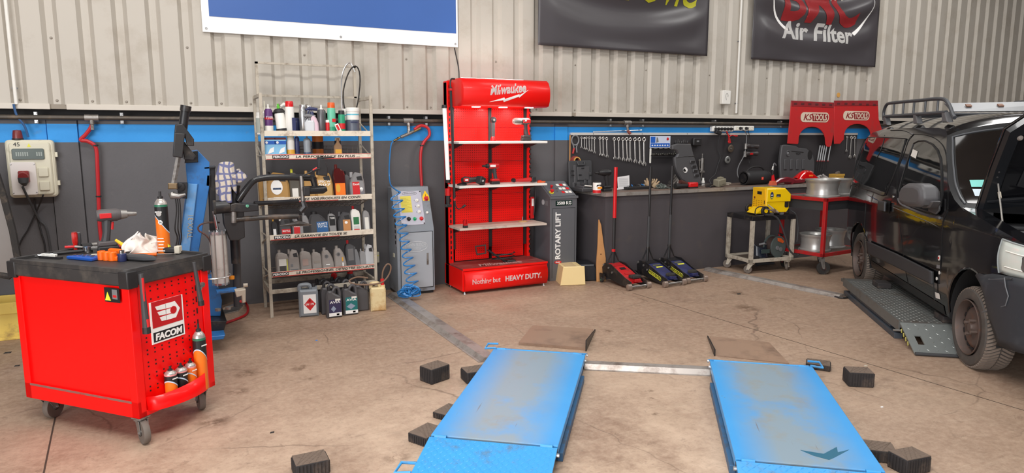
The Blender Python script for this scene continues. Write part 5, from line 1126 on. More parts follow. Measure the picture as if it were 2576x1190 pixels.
MB().tube([(-.08,0,.045),(-.05,0,.05),(.03,0,.05),(.10,0,.055)],[.03,.04,.026,.028],12).obj('body',mat('tool_dark',(60,54,54),.45),t);MB().box((-.055,-.036,.055),(.06,.02,.04)).obj('red_panel',TLG,t,bev=.008);MB().lathe([(.05,0),(.05,.008),(.02,.022)],(-.085,0,.004),n=20).obj('guard_disc',BLKM,t);MB().box((-.055,-.047,.055),(.035,.001,.015)).obj('white_print',WTXT,t)
t=thing('battery_pack','black battery pack tilted on the middle display shelf in front of the grinder','battery',onS(1209,6.34,1.093),rz=.5);MB().box((0,0,.045),(.085,.07,.075),(.0,.35,0)).obj('pack',BLK,t,bev=.01);txt('5.0',.018,WTXT,t,(-.03,-.037,.035),bold=.03)
t=thing('ratchet_wrench','long low cordless ratchet lying at the right of the middle display shelf','power tool',onS(1318,6.40,1.09),rz=.03);MB().tube([(-.12,0,.035),(-.04,0,.032),(.05,0,.036),(.09,0,.036)],[.014,.018,.024,.022],10).obj('body',TLG,t);MB().lathe([(.022,-.014),(.022,.014)],(-.125,0,.034),'Y',14).obj('head',BLKM,t);MB().box((.11,0,.038),(.05,.06,.06)).obj('battery',BLK,t,bev=.008)
t=thing('charger_clip','small orange and red clip beside the ratchet on the middle display shelf','clip',onS(1362,6.38,1.09));MB().box((0,0,.008),(.09,.03,.016)).obj('clip',MC['cap_orange'],t,bev=.004);MB().box((-.02,0,.02),(.04,.02,.012)).obj('red_cap',RTXT,t,bev=.003)
t=thing('battery_adapter','small red and black adapter standing on the lowest display shelf','adapter',onS(1169,6.33,.665));MB().box((0,0,.012),(.045,.04,.024)).obj('base',BLK,t,bev=.004);MB().prism([(-.02,.022),(.02,.022),(.02,.075),(.012,.08),(.012,.04),(-.008,.04),(-.008,.09),(-.02,.07)],.03).obj('red_part',TLG,t)
t=thing('sanding_disc','tan sanding disc with a metal spindle on the lowest display shelf','disc',onS(1315,6.50,.665));MB().lathe([(.05,0),(.05,.008),(.02,.014),(0,.014)],n=20).obj('disc',mat('tan_disc',(206,168,116),.6),t);MB().cyl((0,0,.012),(0,0,.055),.005,8).obj('spindle',SIL,t)
# work light strips on the left side
def strip_light(label,px,ytop,ybot,Y,m_,hook=False,r_=.017):
    a0,a1=wl(px[0],ytop,Y),wl(px[1],ybot,Y);t=thing('work_light',label,'work light',a0);v=a1-a0
    MB().tube([(0,0,0),v],r_,10).obj('tube',m_,t);MB().tube([(0,0,.03),(0,0,0)],[r_*1.2,r_*1.4],10).obj('top_cap',BLK,t);MB().tube([v,v-Vector((0,0,.03))],[r_*1.4,r_*1.2],10).obj('bottom_cap',BLK,t);return t,v,a0
t,v,a0=strip_light('white inspection light bar hanging on the left side of the red display',(1118,1127),272,452,6.26,mat('lamp_white',(248,246,240),.3,emis=.15),r_=.02)
t,v,a0=strip_light('black inspection lamp hanging beside the white light bar on the display',(1134,1143),228,492,6.22,BLK,r_=.012)
MB().tube([v,v+Vector((.006,0,-.05))],.015,8).obj('red_joint',TLG,t);MB().tube(spline([v+Vector((.006,0,-.05)),v+Vector((.012,0,-.1)),v+Vector((.04,0,-.135)),v+Vector((.085,0,-.12))],4),.0055,6).obj('hook_rod',BLKM,t);MB().tube([v+Vector((.085,0,-.12)),v+Vector((.115,0,-.10))],.012,8).obj('hook_grip',BLK,t)
MB().tube(spline([(0,0,.02),(-.004,0,.07),(.015,.02,.11),(.06,.05,.115)],4),.008,6).obj('top_strap',BLK,t);MB().cyl((0,0,.0),(0,0,.02),.02,10).obj('red_collar',TLG,t)
a=wl(1127,492,6.27);t=thing('torch','red and black cordless torch hanging low on the left of the display','torch',a)
MB().tube([(0,0,.07),(0,0,.0)],[.026,.026],10).obj('red_body',TLG,t);MB().tube([(0,0,.0),(0,0,-.09)],[.02,.017],10).obj('grip',BLK,t);MB().box((0,0,-.10),(.06,.05,.03)).obj('foot',BLK,t,bev=.006)
a=wl(1339,495,6.58);t=thing('level_tool','narrow red and black tool hanging on the right side of the display','tool',a);MB().bx(-.02,.02,-.01,.01,-.24,.0).obj('red_body',TLG,t,bev=.003);MB().bx(-.012,.012,-.012,-.010,-.10,-.02).obj('label',WTXT,t);MB().tube([(.03,-.02,.08),(.01,-.02,-.2)],.006,6).obj('rod',BLK,t)
# jump lead device on the base
a=Vector((3.16,6.42,.262));t=thing('inspection_tool','dark bent-arm inspection lamp with D-handle and coiled lead on the red base','inspection lamp',a)
hb_=[wl(1196,620,6.42),wl(1200,640,6.42),wl(1222,637,6.42),wl(1221,617,6.42)];MB().tube([p-a for p in hb_],.011,8,closed=True).obj('handle',mat('brown_black',(74,58,56),.5),t)
MB().tube([wl(1227,629,6.42)-a,wl(1262,652,6.42)-a,wl(1280,664,6.40)-a],[.011,.011,.016],8).obj('arm',BLK,t);MB().box(wl(1284,657,6.40)-a,(.10,.07,.035)).obj('head',BLK,t,bev=.008)
MB().tube([wl(1270,671,6.34)-a,wl(1282,668,6.34)-a,wl(1292,668,6.34)-a],[.012,.017,.012],8).obj('clamp',mat('dark_maroon',(96,34,36),.4),t)
MB().tube(spline([(.13*math.cos(x)-.02,.07*math.sin(x)+.02,.012+.004*i) for i,x in enumerate([k_*.6 for k_ in range(22)])],3),.006,6).obj('lead',BLK,t)
# ================================================================ grey lift column with lettering
KG=mat('column_grey',(98,99,103),.45,var=.04);kc=thing('lift_console','dark grey lift console with white vertical lettering and weight sign','lift console',(3.69,6.40,0));KW=.34
MB().prism([(0,0),(0,.925),(.27,1.075),(.36,1.075),(.36,0)],KW-.0,(KW/2,0,0),'YZ',.004).obj('housing',KG,kc)
MB().bx(-.008,KW+.008,-.012,.02,.905,.93).obj('top_lip',KG,kc,bev=.002)
k=MB();
for a in ((.025,.028,.03,.80),(KW-.028,KW-.025,.03,.80),(.025,KW-.025,.80,.803)): k.bx(a[0],a[1],-.0015,0,a[2],a[3])
k.obj('panel_gap',BTXT,kc,smooth=0)
s_=MB().prism(rrect(.065,.275,.83,.885,.004),.003,(0,-.0015,0)).obj('weight_sign',mat('sign_green_black',(22,44,38),.3),kc);txt('3500 KG',.034,WTXT,s_,(.08,-.004,.841),bold=.03,width=.18)
txt('ROTARY LIFT',.062,WTXT,kc,(.128,-.001,.235),rot=(PI/2,-PI/2,0),bold=.045,width=.52)
MB().lathe([(1,-.001),(1,-.003),(0,-.003)],(0,0,0),'Y',24).obj('red_oval',RTXT,kc,loc=(.10,0,.205)).scale=(.045,1,.018);txt('Rotary',.016,WTXT,kc,(.068,-.005,.199),shear=.3,bold=.03,width=.06)
csl=math.atan2(.27,.15);cp=MB().prism(rrect(.015,KW-.015,.01,.30,.01),.008,(0,-.004,0),e=.002).obj('console_panel',KG,kc,loc=(0,0,.925),rot=(-csl,0,0))
for r_ in range(3):
    for c_ in range(3): MB().bx(.18+.045*c_,.215+.045*c_,-.011,-.008,.06+.07*r_,.10+.07*r_).obj('key',LAB if (r_+c_) % 3 else RTXT,cp,bev=.001)
MB().lathe([(.026,-.008),(.026,-.014)],(.05,0,.08),'Y',16).obj('yellow_ring',YTXT,cp);MB().lathe([(.012,-.01),(.012,-.03),(.02,-.03),(.02,-.045),(0,-.046)],(.05,0,.08),'Y',16).obj('emergency_button',MC['cap_red'],cp)
MB().lathe([(.01,-.008),(.01,-.03),(.016,-.03),(.016,-.04),(0,-.04)],(.09,0,.17),'Y',14).obj('red_knob',MC['cap_red'],cp)
for x,z in ((.12,.09),(.14,.14)): MB().lathe([(.008,-.008),(.008,-.03),(0,-.03)],(x,0,z),'Y',10).obj('toggle',SIL,cp)
MB().lathe([(.0,-.002),(.03,-.002),(.03,0)],(0,.16,.86),'X',20).obj('side_emblem',GP,kc);MB().bx(-.002,0,.06,.11,.83,.88).obj('side_sticker',GRY,kc)
# ================================================================ plastic covers, plank
cv=mat('butter_plastic',(240,214,156),.45,var=.03);t=thing('plastic_cover','cream trapezoid plastic cover on the floor right of the red display','cover',fl(1410,719)+Vector((.01,0,0)),rz=-.30)
fw_=.255;MB().prism([(0,0),(fw_,0),(fw_-.012,.19),(.03,.19)],.34,(0,.17,0),e=.012).obj('shell',cv,t)
MB().prism([(-.012,-.0+.002),(fw_+.010,.002),(fw_-.003,.205),(.018,.205)],.022,(0,.0,0),e=.006).obj('front_plate',cv,t);MB().prism([(.01,.08),(fw_-.01,.08),(fw_-.02,.20),(.03,.20)],.015,(0,.35,0),e=.004).obj('rear_plate',cv,t)
MB().bx(.06,fw_-.07,.06,.33,.1905,.193).obj('dust_patch',mat('dusty_butter',(214,186,140),.6),t)
t=thing('plastic_cover','black plastic cover behind the cream one, beside the bare wood plank','cover',fl(1470,712)+Vector((.05,.07,0)),rz=-.30)
MB().prism([(-.06,0),(.14,0),(.15,.10),(.11,.185),(-.06,.185)],.30,(0,.15,0),e=.012).obj('shell',mat('black_blue_plastic',(34,38,44),.35,dirt=((60,60,62),.2,9)),t)
p0=Vector((4.17,6.14,0));t=thing('wood_plank','bare pine plank with a pointed top leaning at the bench corner','plank',p0,rot=(-.12,.03,0))
MB().prism([(-.035,0),(.075,0),(.085,.25),(.06,.42),(.035,.62),(.01,.68),(-.012,.40),(-.035,.2)],.022,e=.003).obj('plank',mat('pine',(196,142,90),.6,var=.22,sc=7),t);MB().lathe([(.008,-.012),(0,-.0125)],(.02,0,.30),'Y',10).obj('knot',mat('knot_brown',(110,70,40),.6),t)
# ================================================================ bench
BX0,BX1,BF,BZ=4.24,9.0,6.17,.965
bn=thing('workbench','long black-fronted workbench with grey metal top edge under the tool wall','workbench',(BX0,BF,0))
bp=mat('bench_black',(78,73,76),.6,var=.1,sc=4,dirt=((92,84,78),.15,6))
MB().bx(.02,BX1-BX0,.02,.585,0,BZ-.04).obj('front_panel',bp,bn,smooth=0)
MB().bx(0,BX1-BX0,0,.59,BZ-.03,BZ).obj('worktop',mat('bench_top_brown',(118,98,86),.6,var=.15,sc=5,dirt=((70,60,56),.4,6)),bn,smooth=0)
MB().bx(-.003,BX1-BX0,-.006,0,BZ-.036,BZ+.003).obj('metal_edge',mat('edge_metal',(182,176,170),.4,metal=.5,var=.12,dirt=((120,104,90),.35,7)),bn,smooth=0)
MB().bx(-.006,0,-.006,.59,BZ-.036,BZ+.003).obj('metal_edge',MC['edge_metal'],bn,smooth=0)
# wall tool board
board=thing('tool_board','black perforated tool board with a white metal top strip above the bench','tool board',(4.16,WY-.001,0))
x1=wl(2152,400,WY-.03).x-4.16
MB().bx(0,x1,-.03,-.0,BZ,1.595).obj('board',mat('board_black',(52,49,51),.6,var=.08,sc=9),board,smooth=0)
MB().bx(0,x1,-.04,-.0,1.59,1.62).obj('top_strip',mat('strip_white',(222,218,212),.4,metal=.3),board,smooth=0,bev=.002)
MB().prism([(0,BZ),(.025,BZ+.1),(.02,1.1),(.035,1.3),(.03,1.45),(.012,1.59),(0,1.59)],.012,(-.012,-.02,0)).obj('torn_wood_edge',WOOD,board)
m=MB()
for k_ in range(5): m.lathe([(.006,0),(0,-.002)],(.3+.7*k_,-.04,1.605),'Y',8)
m.each('strip_screw',DGR,board)
MB().tube([(.30,-.03,1.628),(1.0,-.03,1.65)],.006,6).obj('loose_rod',SIL,board)
BYF=WY-.045
def bw_(px,py,Y=BYF): return wl(px,py,Y)
# spanners
SPM=mat('spanner_chrome',(218,214,210),.25,metal=.75,var=.06)
def spanner(label,top,bot,dbl=False,grp='combination spanners hanging on the tool board'):
    a,b_=bw_(*top),bw_(*bot);L_=(a-b_).length;t=thing('spanner',label,'spanner',a,group=grp,rot=(0,math.atan2(-(b_.x-a.x),a.z-b_.z)*-1,0));t.rotation_euler=(0,math.atan2(a.x-b_.x,a.z-b_.z),0)
    wh=max(.011,L_*.072);m=MB()
    m.tube([(wh*.92*math.cos(i*PI/8),0,wh*.92*math.sin(i*PI/8)) for i in range(16)],[wh*.34]*16,6,closed=True)
    m.obj('ring_end',SPM,t)
    MB().prism([(-wh*.38,-wh*.8),(wh*.38,-wh*.8),(wh*.48,-L_+wh*1.8),(-wh*.48,-L_+wh*1.8)],wh*.4,e=wh*.08).obj('shaft',SPM,t)
    j=wh*1.12;MB().prism([(-j*.45,j*1.1-L_+wh*.9),(j*.45,j*1.1-L_+wh*.9),(j*1.1,j*.35-L_+wh*.9),(j*1.05,-j*.6-L_+wh*.9),(j*.55,-j*1.05-L_+wh*.9),(j*.42,-j*.2-L_+wh*.9),(0,j*.1-L_+wh*.9),(-j*.42,-j*.2-L_+wh*.9),(-j*.62,-j*.95-L_+wh*.9),(-j*1.1,-j*.5-L_+wh*.9),(-j*1.1,j*.35-L_+wh*.9)],wh*.5,e=wh*.06).obj('open_jaw',SPM,t)
    return t
SP=[((1463,347),(1463,373)),((1470,348),(1471,376)),((1475,347),(1476,377)),((1482,347),(1483,381)),((1489,347),(1489,382)),((1495.5,348),(1496,386)),((1509,348),(1511,392)),((1517,348),(1518,393)),((1526,349),(1527.5,396)),((1545,350),(1547,401)),((1556,350),(1557.5,402)),((1567,350),(1568.5,405)),((1576,350),(1579,406)),((1585,351),(1586,407)),((1597,351),(1598.5,410)),((1608,351),(1611,413)),((1620,351),(1621,417))]
NTH=['first','second','third','fourth','fifth','sixth','seventh','eighth','ninth','tenth','eleventh','twelfth','thirteenth','fourteenth','fifteenth','sixteenth','seventeenth']
for i,(a,b_) in enumerate(SP): spanner('chrome spanner on the tool board, %s from the left' % NTH[i],a,b_)
# ================================================================ more on the tool board
def small(name,label,cat,px,py,Y=BYF,**k): a=bw_(px,py,Y);return thing(name,label,cat,a,**k),a
t,a=small('clamp_ring','grey filter clamp ring with red lower handles at the left end of the tool board','clamp',1447,353)
MB().tube([(.048*math.cos(i*PI/10),0,.055*math.sin(i*PI/10)) for i in range(20)],.009,6,closed=True).obj('ring',GRY,t)
for s_ in (-1,1):
    MB().tube([(s_*.03,0,-.045),(s_*.016,0,-.08),(s_*.026,0,-.14)],.008,6).obj('arm',GRY,t)
MB().tube([(-.016,-.004,-.09),(-.032,-.004,-.15)],.012,6).obj('red_grip',DRED,t)
t,a=small('tape_roll','stack of reddish tape rolls hanging above the open tool case','tape',1447,404)
MB().lathe([(.032,-.03),(.052,-.03),(.052,.02),(.032,.02)],(-.006,0,0),'Y',20,cap=False).obj('dark_red_roll',mat('brick_tape',(140,62,56),.6),t);MB().lathe([(.032,-.042),(.044,-.042),(.044,-.03),(.032,-.03)],(.004,0,0),'Y',20,cap=False).obj('yellow_roll',mat('tan_tape',(206,160,84),.6),t)
# chart
t,a=small('drill_gauge_chart','blue and white size chart on the tool board above the black sockets','chart',1634,372)
b_=bw_(1686,342);W=b_.x-a.x;Hh=b_.z-a.z
MB().bx(0,W,-.006,0,-.0,Hh).obj('card',mat('card_pale',(206,214,232),.4),t,smooth=0)
MB().bx(.01,W-.01,-.009,-.006,.01,Hh*.38).obj('blue_band',BLUP,t,smooth=0);MB().bx(.01,W*.25,-.009,-.006,Hh*.42,Hh-.01).obj('blue_block',BLUP,t,smooth=0)
for i in range(7): MB().prism([(.02+.035*i*W/.28,Hh*.2),(.035+.035*i*W/.28,Hh*.27),(.05+.035*i*W/.28,Hh*.2),(.035+.035*i*W/.28,Hh*.14)],.001,(0,-.0095,0)).obj('wave_print',WTXT,t)
MB().lathe([(.018,0),(.015,-.001)],(W*.86,-.009,Hh*.75),'Y',16).obj('red_circle',RTXT,t);MB().prism([(W*.3,Hh*.42),(W*.42,Hh*.5),(W*.38,Hh*.85),(W*.32,Hh*.9)],.001,(0,-.0065,0)).obj('figure_print',GRY,t)
t,a=small('ruler','short white plastic strip hanging below the blue chart','strip',1636,392);MB().prism(rrect(-.012,.012,-.09,.09,.008),.006).obj('strip',WHT,t)
# black socket / spanner clusters
t,a=small('socket_rail','long rail of blackened sockets on the tool board under the chart','sockets',1650,388)
m=MB();n_=11
for i in range(n_): m.lathe([(.010,-.045),(.014,-.04),(.014,0),(.011,0)],(-.06+.033*i,-.012,.004*math.sin(i*2)),'Y',10)
m.each('socket',mat('oily_steel',(84,82,78),.35,metal=.7,var=.2),t);MB().bx(-.08,.30,-.012,0,-.02,-.012).obj('rail',BLKM,t)
t,a=small('socket_rail','upper short rail of dark ratchets just below the blue chart','sockets',1650,375)
for i in range(4): MB().tube([(-.05+.08*i,-.02,0),(.0+.08*i,-.02,.006)],[.008,.012],8).obj('ratchet',MC['oily_steel'],t)
MB().bx(-.06,.28,-.01,0,-.012,-.004).obj('rail',BLKM,t)
t,a=small('clamp_ring','dark steel ring clamp at the right end of the socket rail','clamp',1695,388);MB().tube([(.018*math.cos(i*PI/8),-.02,.045*math.sin(i*PI/8)) for i in range(16)],.007,6,closed=True).obj('ring',MC['oily_steel'],t)
t,a=small('hex_key_rail','rail of upright hex keys above the engine cover','hex keys',1705,360)
for i in range(7): MB().tube([(-.04+.03*i,-.01,0),(-.04+.03*i+.008*math.sin(i*2.3),-.01,.035+.012*math.sin(i*1.7))],.0035,5).obj('hex_key',SIL,t)
MB().bx(-.06,.19,-.02,0,-.008,.004).obj('rail',BLKM,t)
t,a=small('tool_box','small black rounded case mounted at the top of the tool board','case',1751,357,BYF-.02);MB().prism(rrect(-.06,.075,-.05,.05,.018),.05,e=.01).obj('case',BLK,t);MB().bx(-.012,.026,-.027,-.025,.0,.018).obj('print',GRY,t)
def gun(label,px,py):
    t,a=small('grease_gun',label,'grease gun',px,py,BYF-.02)
    MB().cyl((0,0,-.09),(0,0,.07),.022,14).obj('barrel',STL,t);MB().cyl((0,0,.07),(0,0,.12),.007,8).lathe([(.011,.118),(.011,.126),(0,.128)],n=10).obj('plunger',STL,t)
    MB().bx(-.04,.035,-.02,.02,-.115,-.09).obj('collar',STL,t,bev=.004);MB().tube([(0,0,-.11),(-.006,0,-.20)],[.012,.006],8).obj('nozzle',STL,t)
    MB().tube([(-.045,0,.06),(-.045,0,-.04),(-.03,0,-.08)],[.009,.007,.012],8).obj('lever',STL,t);MB().tube([(-.06,0,.045),(-.02,0,.045)],.006,6).obj('cross_bar',STL,t);return t
gun('steel grease gun hanging on the tool board right of the engine cover',1766,412)
def disc_(label,px,py,r_,m1,m2):
    t,a=small('grinding_disc',label,'disc',px,py,BYF-.01);MB().lathe([(r_,0),(r_,-.006),(r_*.8,-.012),(r_*.4,-.012),(r_*.35,-.006),(r_*.2,-.006)],n=24,ax='Y').obj('disc',m1,t);MB().lathe([(r_*.3,-.007),(r_*.22,-.02),(.006,-.02)],n=14,ax='Y').obj('hub',m2,t)
disc_('worn bronze-grey grinding disc hanging under the red clamps',1838,374,.05,mat('disc_bronze',(104,92,80),.4,metal=.5),STL)
disc_('silver cutting disc hanging lower on the tool board',1830,402,.047,mat('disc_silver',(160,160,158),.3,metal=.6),BLK)
def gr(label,px,py,ang,rd):
    t,a=small('angle_grinder',label,'power tool',px,py,BYF-.05,rot=(0,ang,0));MB().tube([(-.07,0,0),(-.03,0,.004),(.0,0,0),(.09,0,0),(.14,0,-.004)],[.024,.032,.028,.026,.032],12).obj('body',mat('tool_dark',(60,54,54),.45),t);MB().cyl((-.07,0,-.035),(-.07,0,.035),.022,12).obj('gear_head',STL,t);MB().box((.02,-.028,0),(.05,.004,.022)).obj('panel',TLG if rd else DGR,t)
gr('dark angle grinder hanging upper on the right of the tool board',1886,368,.02,False);gr('angle grinder with red panel hanging lower on the right of the tool board',1884,387,-.04,True)
# power strips
def pstrip(label,px0,px1,py0,py1,plugs):
    a=wl(px0,py1,WY-.07);b_=wl(px1,py0,WY-.07);t=thing('power_strip',label,'power strip',(a.x,WY-.01,a.z));W=b_.x-a.x;Hh=b_.z-a.z
    MB().prism(rrect(0,W,0,Hh,.01),.06,(0,-.03,0),e=.008).obj('housing',WHT,t);n_=6
    for i in range(n_):
        x=W*(.13+.148*i);MB().lathe([(.021,-.058),(.021,-.062),(.016,-.062),(.015,-.055),(0,-.055)],(x,0,Hh*.5),'Y',16).obj('socket',BLK if i in plugs else CRM,t)
        if i in plugs: MB().tube([(x,-.06,Hh*.5),(x,-.09,Hh*.48),(x,-.095,Hh*.3)],[.018,.016,.007],8).obj('plug',BLK,t)
    return t,a,W,Hh
t,ps,PW_,PH_=pstrip('white six-socket power strip full of black plugs, left of the pair',1793,1846,318,331,(0,1,2,3,4,5))
t,ps2,_,_=pstrip('white power strip with two black plugs, right of the pair',1848,1898,317,329,(1,3))
t=thing('power_adapter','black charger brick hanging from the left power strip','charger',wl(1806,333,WY-.11));MB().box((0,0,0),(.09,.05,.045),(0,.3,0)).obj('brick',BLK,t,bev=.006)
y_=WY-.08
cable('grey cable sagging from the right power strip past the grinders to the bench',[wl(1867,326,WY-.15),wl(1877,335,y_),wl(1877,362,y_),wl(1872,390,y_-.03),wl(1858,418,y_-.03),wl(1855,438,y_-.05),wl(1862,456,6.5)],.006,GRY)
cable('thin black cable from the right power strip down to the speaker',[wl(1881,325,WY-.15),wl(1885,345,y_),wl(1881,380,y_),wl(1885,410,y_),wl(1884,420,y_-.1)],.004,BLK)
cable('thin grey cable dropping from the left power strip behind the silver disc',[wl(1812,334,y_),wl(1806,372,BYF),wl(1812,395,BYF),wl(1806,415,BYF),wl(1799,438,BYF-.02),wl(1785,452,6.6),wl(1790,464,6.55)],.004,DGR)
cable('thin black cable hanging beside the bronze disc on the tool board',[wl(1828,334,y_),wl(1822,356,BYF),wl(1820,385,BYF),wl(1812,400,BYF),wl(1810,428,BYF)],.0035,BLK)
t,a=small('jump_clamp','pair of red cable clamps hanging under the left power strip','clamp',1834,350,BYF-.03)
MB().tube(spline([(-.05,0,.10),(-.01,0,.04),(0,0,0),(-.012,0,-.04)],4),.008,6).obj('red_cable',RTXT,t);MB().tube([(0,0,.01),(.012,0,-.05)],[.016,.02],8).obj('red_clamp',DRED,t);MB().tube(spline([(.0,0,.03),(.05,0,.05),(.12,0,.038)],4),.006,6).obj('red_cable',RTXT,t);MB().tube([(.11,0,.038),(.14,0,.04)],.012,8).obj('red_clamp',DRED,t)
# brake tool rods with silver sleeves
for i in range(5):
    x0=2063+5.6*i+(4 if i ==4 else 0);t,a=small('t_handle_rod','black rod with a silver sleeve, %s from the left under the red covers' % ['first','second','third','fourth','fifth'][i],'rod',x0,366,BYF-.01,group='silver-sleeved rods on the tool board')
    b_=bw_(x0-7,405,BYF-.01)-a;c_=bw_(x0-11,432,BYF-.03)-a
    MB().tube([(0,0,0),b_],.009,8).obj('sleeve',SIL,t);MB().tube([b_,c_],.0055,6).obj('rod',BLKM,t);MB().tube([b_*.98,b_*1.03],.011,8).obj('red_ring',DRED,t);MB().tube([(0,0,0),(.004,0,.04)],.004,6).obj('tip',BLKM,t)
# spanners at right
for k_,(a_,b_,lb) in enumerate([((2131,345),(2129,382),'short open spanner hanging at the right end of the tool board'),((2142,346),(2138,398),'long spanner, middle one of the bunch by the van'),((2150,346),(2150,396),'long spanner, rightmost of the bunch by the van')]):
    spanner(lb,a_,b_,grp='spanners at the right end of the tool board')
# fender covers
KR=mat('cover_red',(196,40,42),.5,var=.06,sc=3,dirt=((150,62,58),.3,4))
def fcover(label,P,lx,seed,logo):
    Y=6.66;a=wl(P[0][0],P[0][1],Y);t=thing('fender_cover',label,'fender cover',(a.x,Y,a.z));pts=[(wl(x,y,Y).x-a.x,wl(x,y,Y).z-a.z) for x,y in P]
    m=MB().prism(pts,.012,e=.004);o=m.obj('sheet',KR,t);
    md=o.modifiers.new('w','BEVEL');md.width=.002
    hd=[wl(x,y,Y) for x,y in (P[0],P[1])];W=hd[1].x-hd[0].x
    MB().prism([(0.0,-.0),(W,hd[1].z-hd[0].z),(W,hd[1].z-hd[0].z-.075),(0,-.075)],.014,(0,-.003,0),e=.004).obj('magnet_hem',mat('cover_red_dark',(152,36,42),.5,dirt=((120,60,60),.4,12)),t)
    for i in range(6): MB().box((W*(.09+.165*i),-.0115,-.042),(.06,.002,.026)).obj('dark_magnet_patch',mat('patch_maroon',(92,34,38),.6),t,bev=.004)
    q0=[wl(x,y,Y) for x,y in logo];LWd=q0[1].x-q0[0].x;LH=q0[0].z-q0[1].z;cx=q0[0].x-a.x;cz=q0[1].z-a.z
    pl_=MB().prism(rrect(cx,cx+LWd,cz,cz+LH,LH*.45,6),.003,(0,-.008,0)).obj('logo_plate',mat('logo_cream',(226,208,186),.5),t)
    MB().prism([(cx+LWd*.42,cz+LH*.12),(cx+LWd*.88,cz+LH*.12)]+[(x,z) for x,z in arc(cx+LWd*.88,cz+LH*.5,LH*.38,-90,90,8)]+[(cx+LWd*.88,cz+LH*.88),(cx+LWd*.38,cz+LH*.88)],.002,(0,-.0105,0)).obj('logo_field',mat('logo_dark_red',(140,38,42),.5),pl_)
    txt('KS',LH*.62,MC['logo_dark_red'],pl_,(cx+LWd*.08,-.011,cz+LH*.2),shear=.3,bold=.02,width=LWd*.31);txt('TOOLS',LH*.58,MC['logo_cream'],pl_,(cx+LWd*.42,-.013,cz+LH*.21),bold=.045,width=LWd*.50)
def archpx(x0,x1,yb0,yb1,yt,n=12): # inner arch from right leg to left leg, in photo points
    out=[];
    for i in range(n+1): t_=i/n;an=PI*t_;cx=(x0+x1)/2;out.append((cx+(x1-x0)/2*math.cos(an),(yb1*(1-t_)+yb0*t_)-((yb1*(1-t_)+yb0*t_)-yt)*math.sin(an)**.75))
    return out
fcover('red fender cover with arch cut-out hanging on the wall, left one',[(1990,253),(2097,258),(2098,300),(2098,330),(2091,366),(2086,370),(2079,369)]+archpx(2008,2076,360,362,319)+[(2006,363),(1980,361),(1985,310)],0,1,((2014,282),(2083,308)))
fcover('red fender cover with arch cut-out hanging on the wall, nearest the van',[(2098,253),(2208,253),(2210,300),(2226,350),(2224,362),(2206,360)]+archpx(2122,2190,352,345,312)+[(2118,355),(2113,362),(2098,362),(2097,335)],0,2,((2121,279),(2185,303)))
# ================================================================ on the bench
def onB(px,Y,dz=0): return Vector((wl(px,400,Y).x,Y,BZ+dz))
def hB(px,py,Y): return wl(px,py,Y).z-BZ
t=thing('tool_case','open empty black plastic tool case standing at the left end of the bench','tool case',onB(1438,6.60))
Wc=wl(1497,400,6.6).x-wl(1438,400,6.6).x;Hc=hB(1460,403,6.65)
s_=MB().prism(rrect(0,Wc,.03,Hc,.025),.05,(0,.06,0),e=.008).obj('lid',DGR,t,rot=(-.08,0,0))
MB().tube([(Wc*.36,.03,Hc-.02),(Wc*.36,.02,Hc-.05),(Wc*.64,.02,Hc-.05),(Wc*.64,.03,Hc-.02)],.012,8).obj('handle',DGR,s_)
for x0,x1,z0,z1 in ((.18,.30,.08,.85),(.34,.86,.34,.80),(.12,.45,.08,.28),(.62,.72,.10,.40),(.80,.92,.12,.60)): MB().prism(rrect(Wc*x0,Wc*x1,Hc*z0,Hc*z1,.008),.018,(0,.03,0),e=.005).obj('moulding',mat('case_grey',(74,73,75),.5),s_)
for x,z in ((.56,.74),(.44,.52),(.12,.66),(.12,.52),(.90,.50)): MB().box((Wc*x,.018,Hc*z),(.035,.004,.012)).obj('slot',BTXT,s_)
MB().bx(.02,Wc+.02,-.20,.05,.0,.045).obj('base',DGR,t,bev=.01);MB().prism(rrect(.05,Wc*.5,-.17,.0,.01),.02,(0,0,.052),'XY',.005).obj('moulding',MC['case_grey'],t)
MB().cyl((.12,-.10,.07),(.12,-.06,.07),.025,14).obj('round_fitting',DGR,t)
t=thing('marker','white marker pen sticking out beside the paint tin','pen',onB(1478,6.42,.05));MB().cyl((-.03,0,.022),(.06,0,.012),.007,8).obj('pen',WHT,t);MB().cyl((.06,0,.012),(.075,0,.01),.005,8).obj('tip',BLK,t)
t=can('white, orange and red paint tin on the left corner of the bench',onB(1503,6.24),.045,.115,WHT,BLK,ct='tin',name='paint_tin',cat='paint tin')
MB().lathe([(.0458,.003),(.0458,.035)],n=22).obj('red_band',RTXT,t);MB().box((.008,-.0445,.062),(.055,.006,.02)).obj('orange_band',mat('orange_band',(240,150,40),.4),t);MB().prism([(-.03,.095),(.03,.095),(.036,.075),(0,.088),(-.036,.075)],.002,(0,-.046,0)).obj('black_print',BTXT,t)
t=driver('black cordless drill standing on the bench behind the red jack handle',onB(1524,6.38),PI,.98,BLKM,BLK,BLK,name='drill_driver');t['label']='black cordless drill standing on the bench behind the red jack handle'
t=thing('paper_stack','white printed sheets standing upright against the tool board','papers',onB(1553,6.50),rz=-.05,rot=(-.15,0,-.05))
MB().prism([(0,0),(.13,.01),(.175,.045),(.18,.165),(-.005,.145)],.012).obj('sheets',mat('paper',(226,222,222),.7,var=.03),t)
m=MB();[m.bx(.03,.16,-.0068,-.006,.04+.011*i,.0425+.011*i) for i in range(9)];m.obj('printed_lines',GRY,t)['kind']='stuff';MB().bx(.004,.014,-.0068,-.006,.02,.11).obj('barcode',BTXT,t)
t=thing('tool_tray','low black tray of small tools on the bench, behind the first black handle','tray',onB(1581,6.42),rz=.05)
MB().bx(0,.34,0,.12,0,.035).obj('tray',BLK,t,bev=.005)
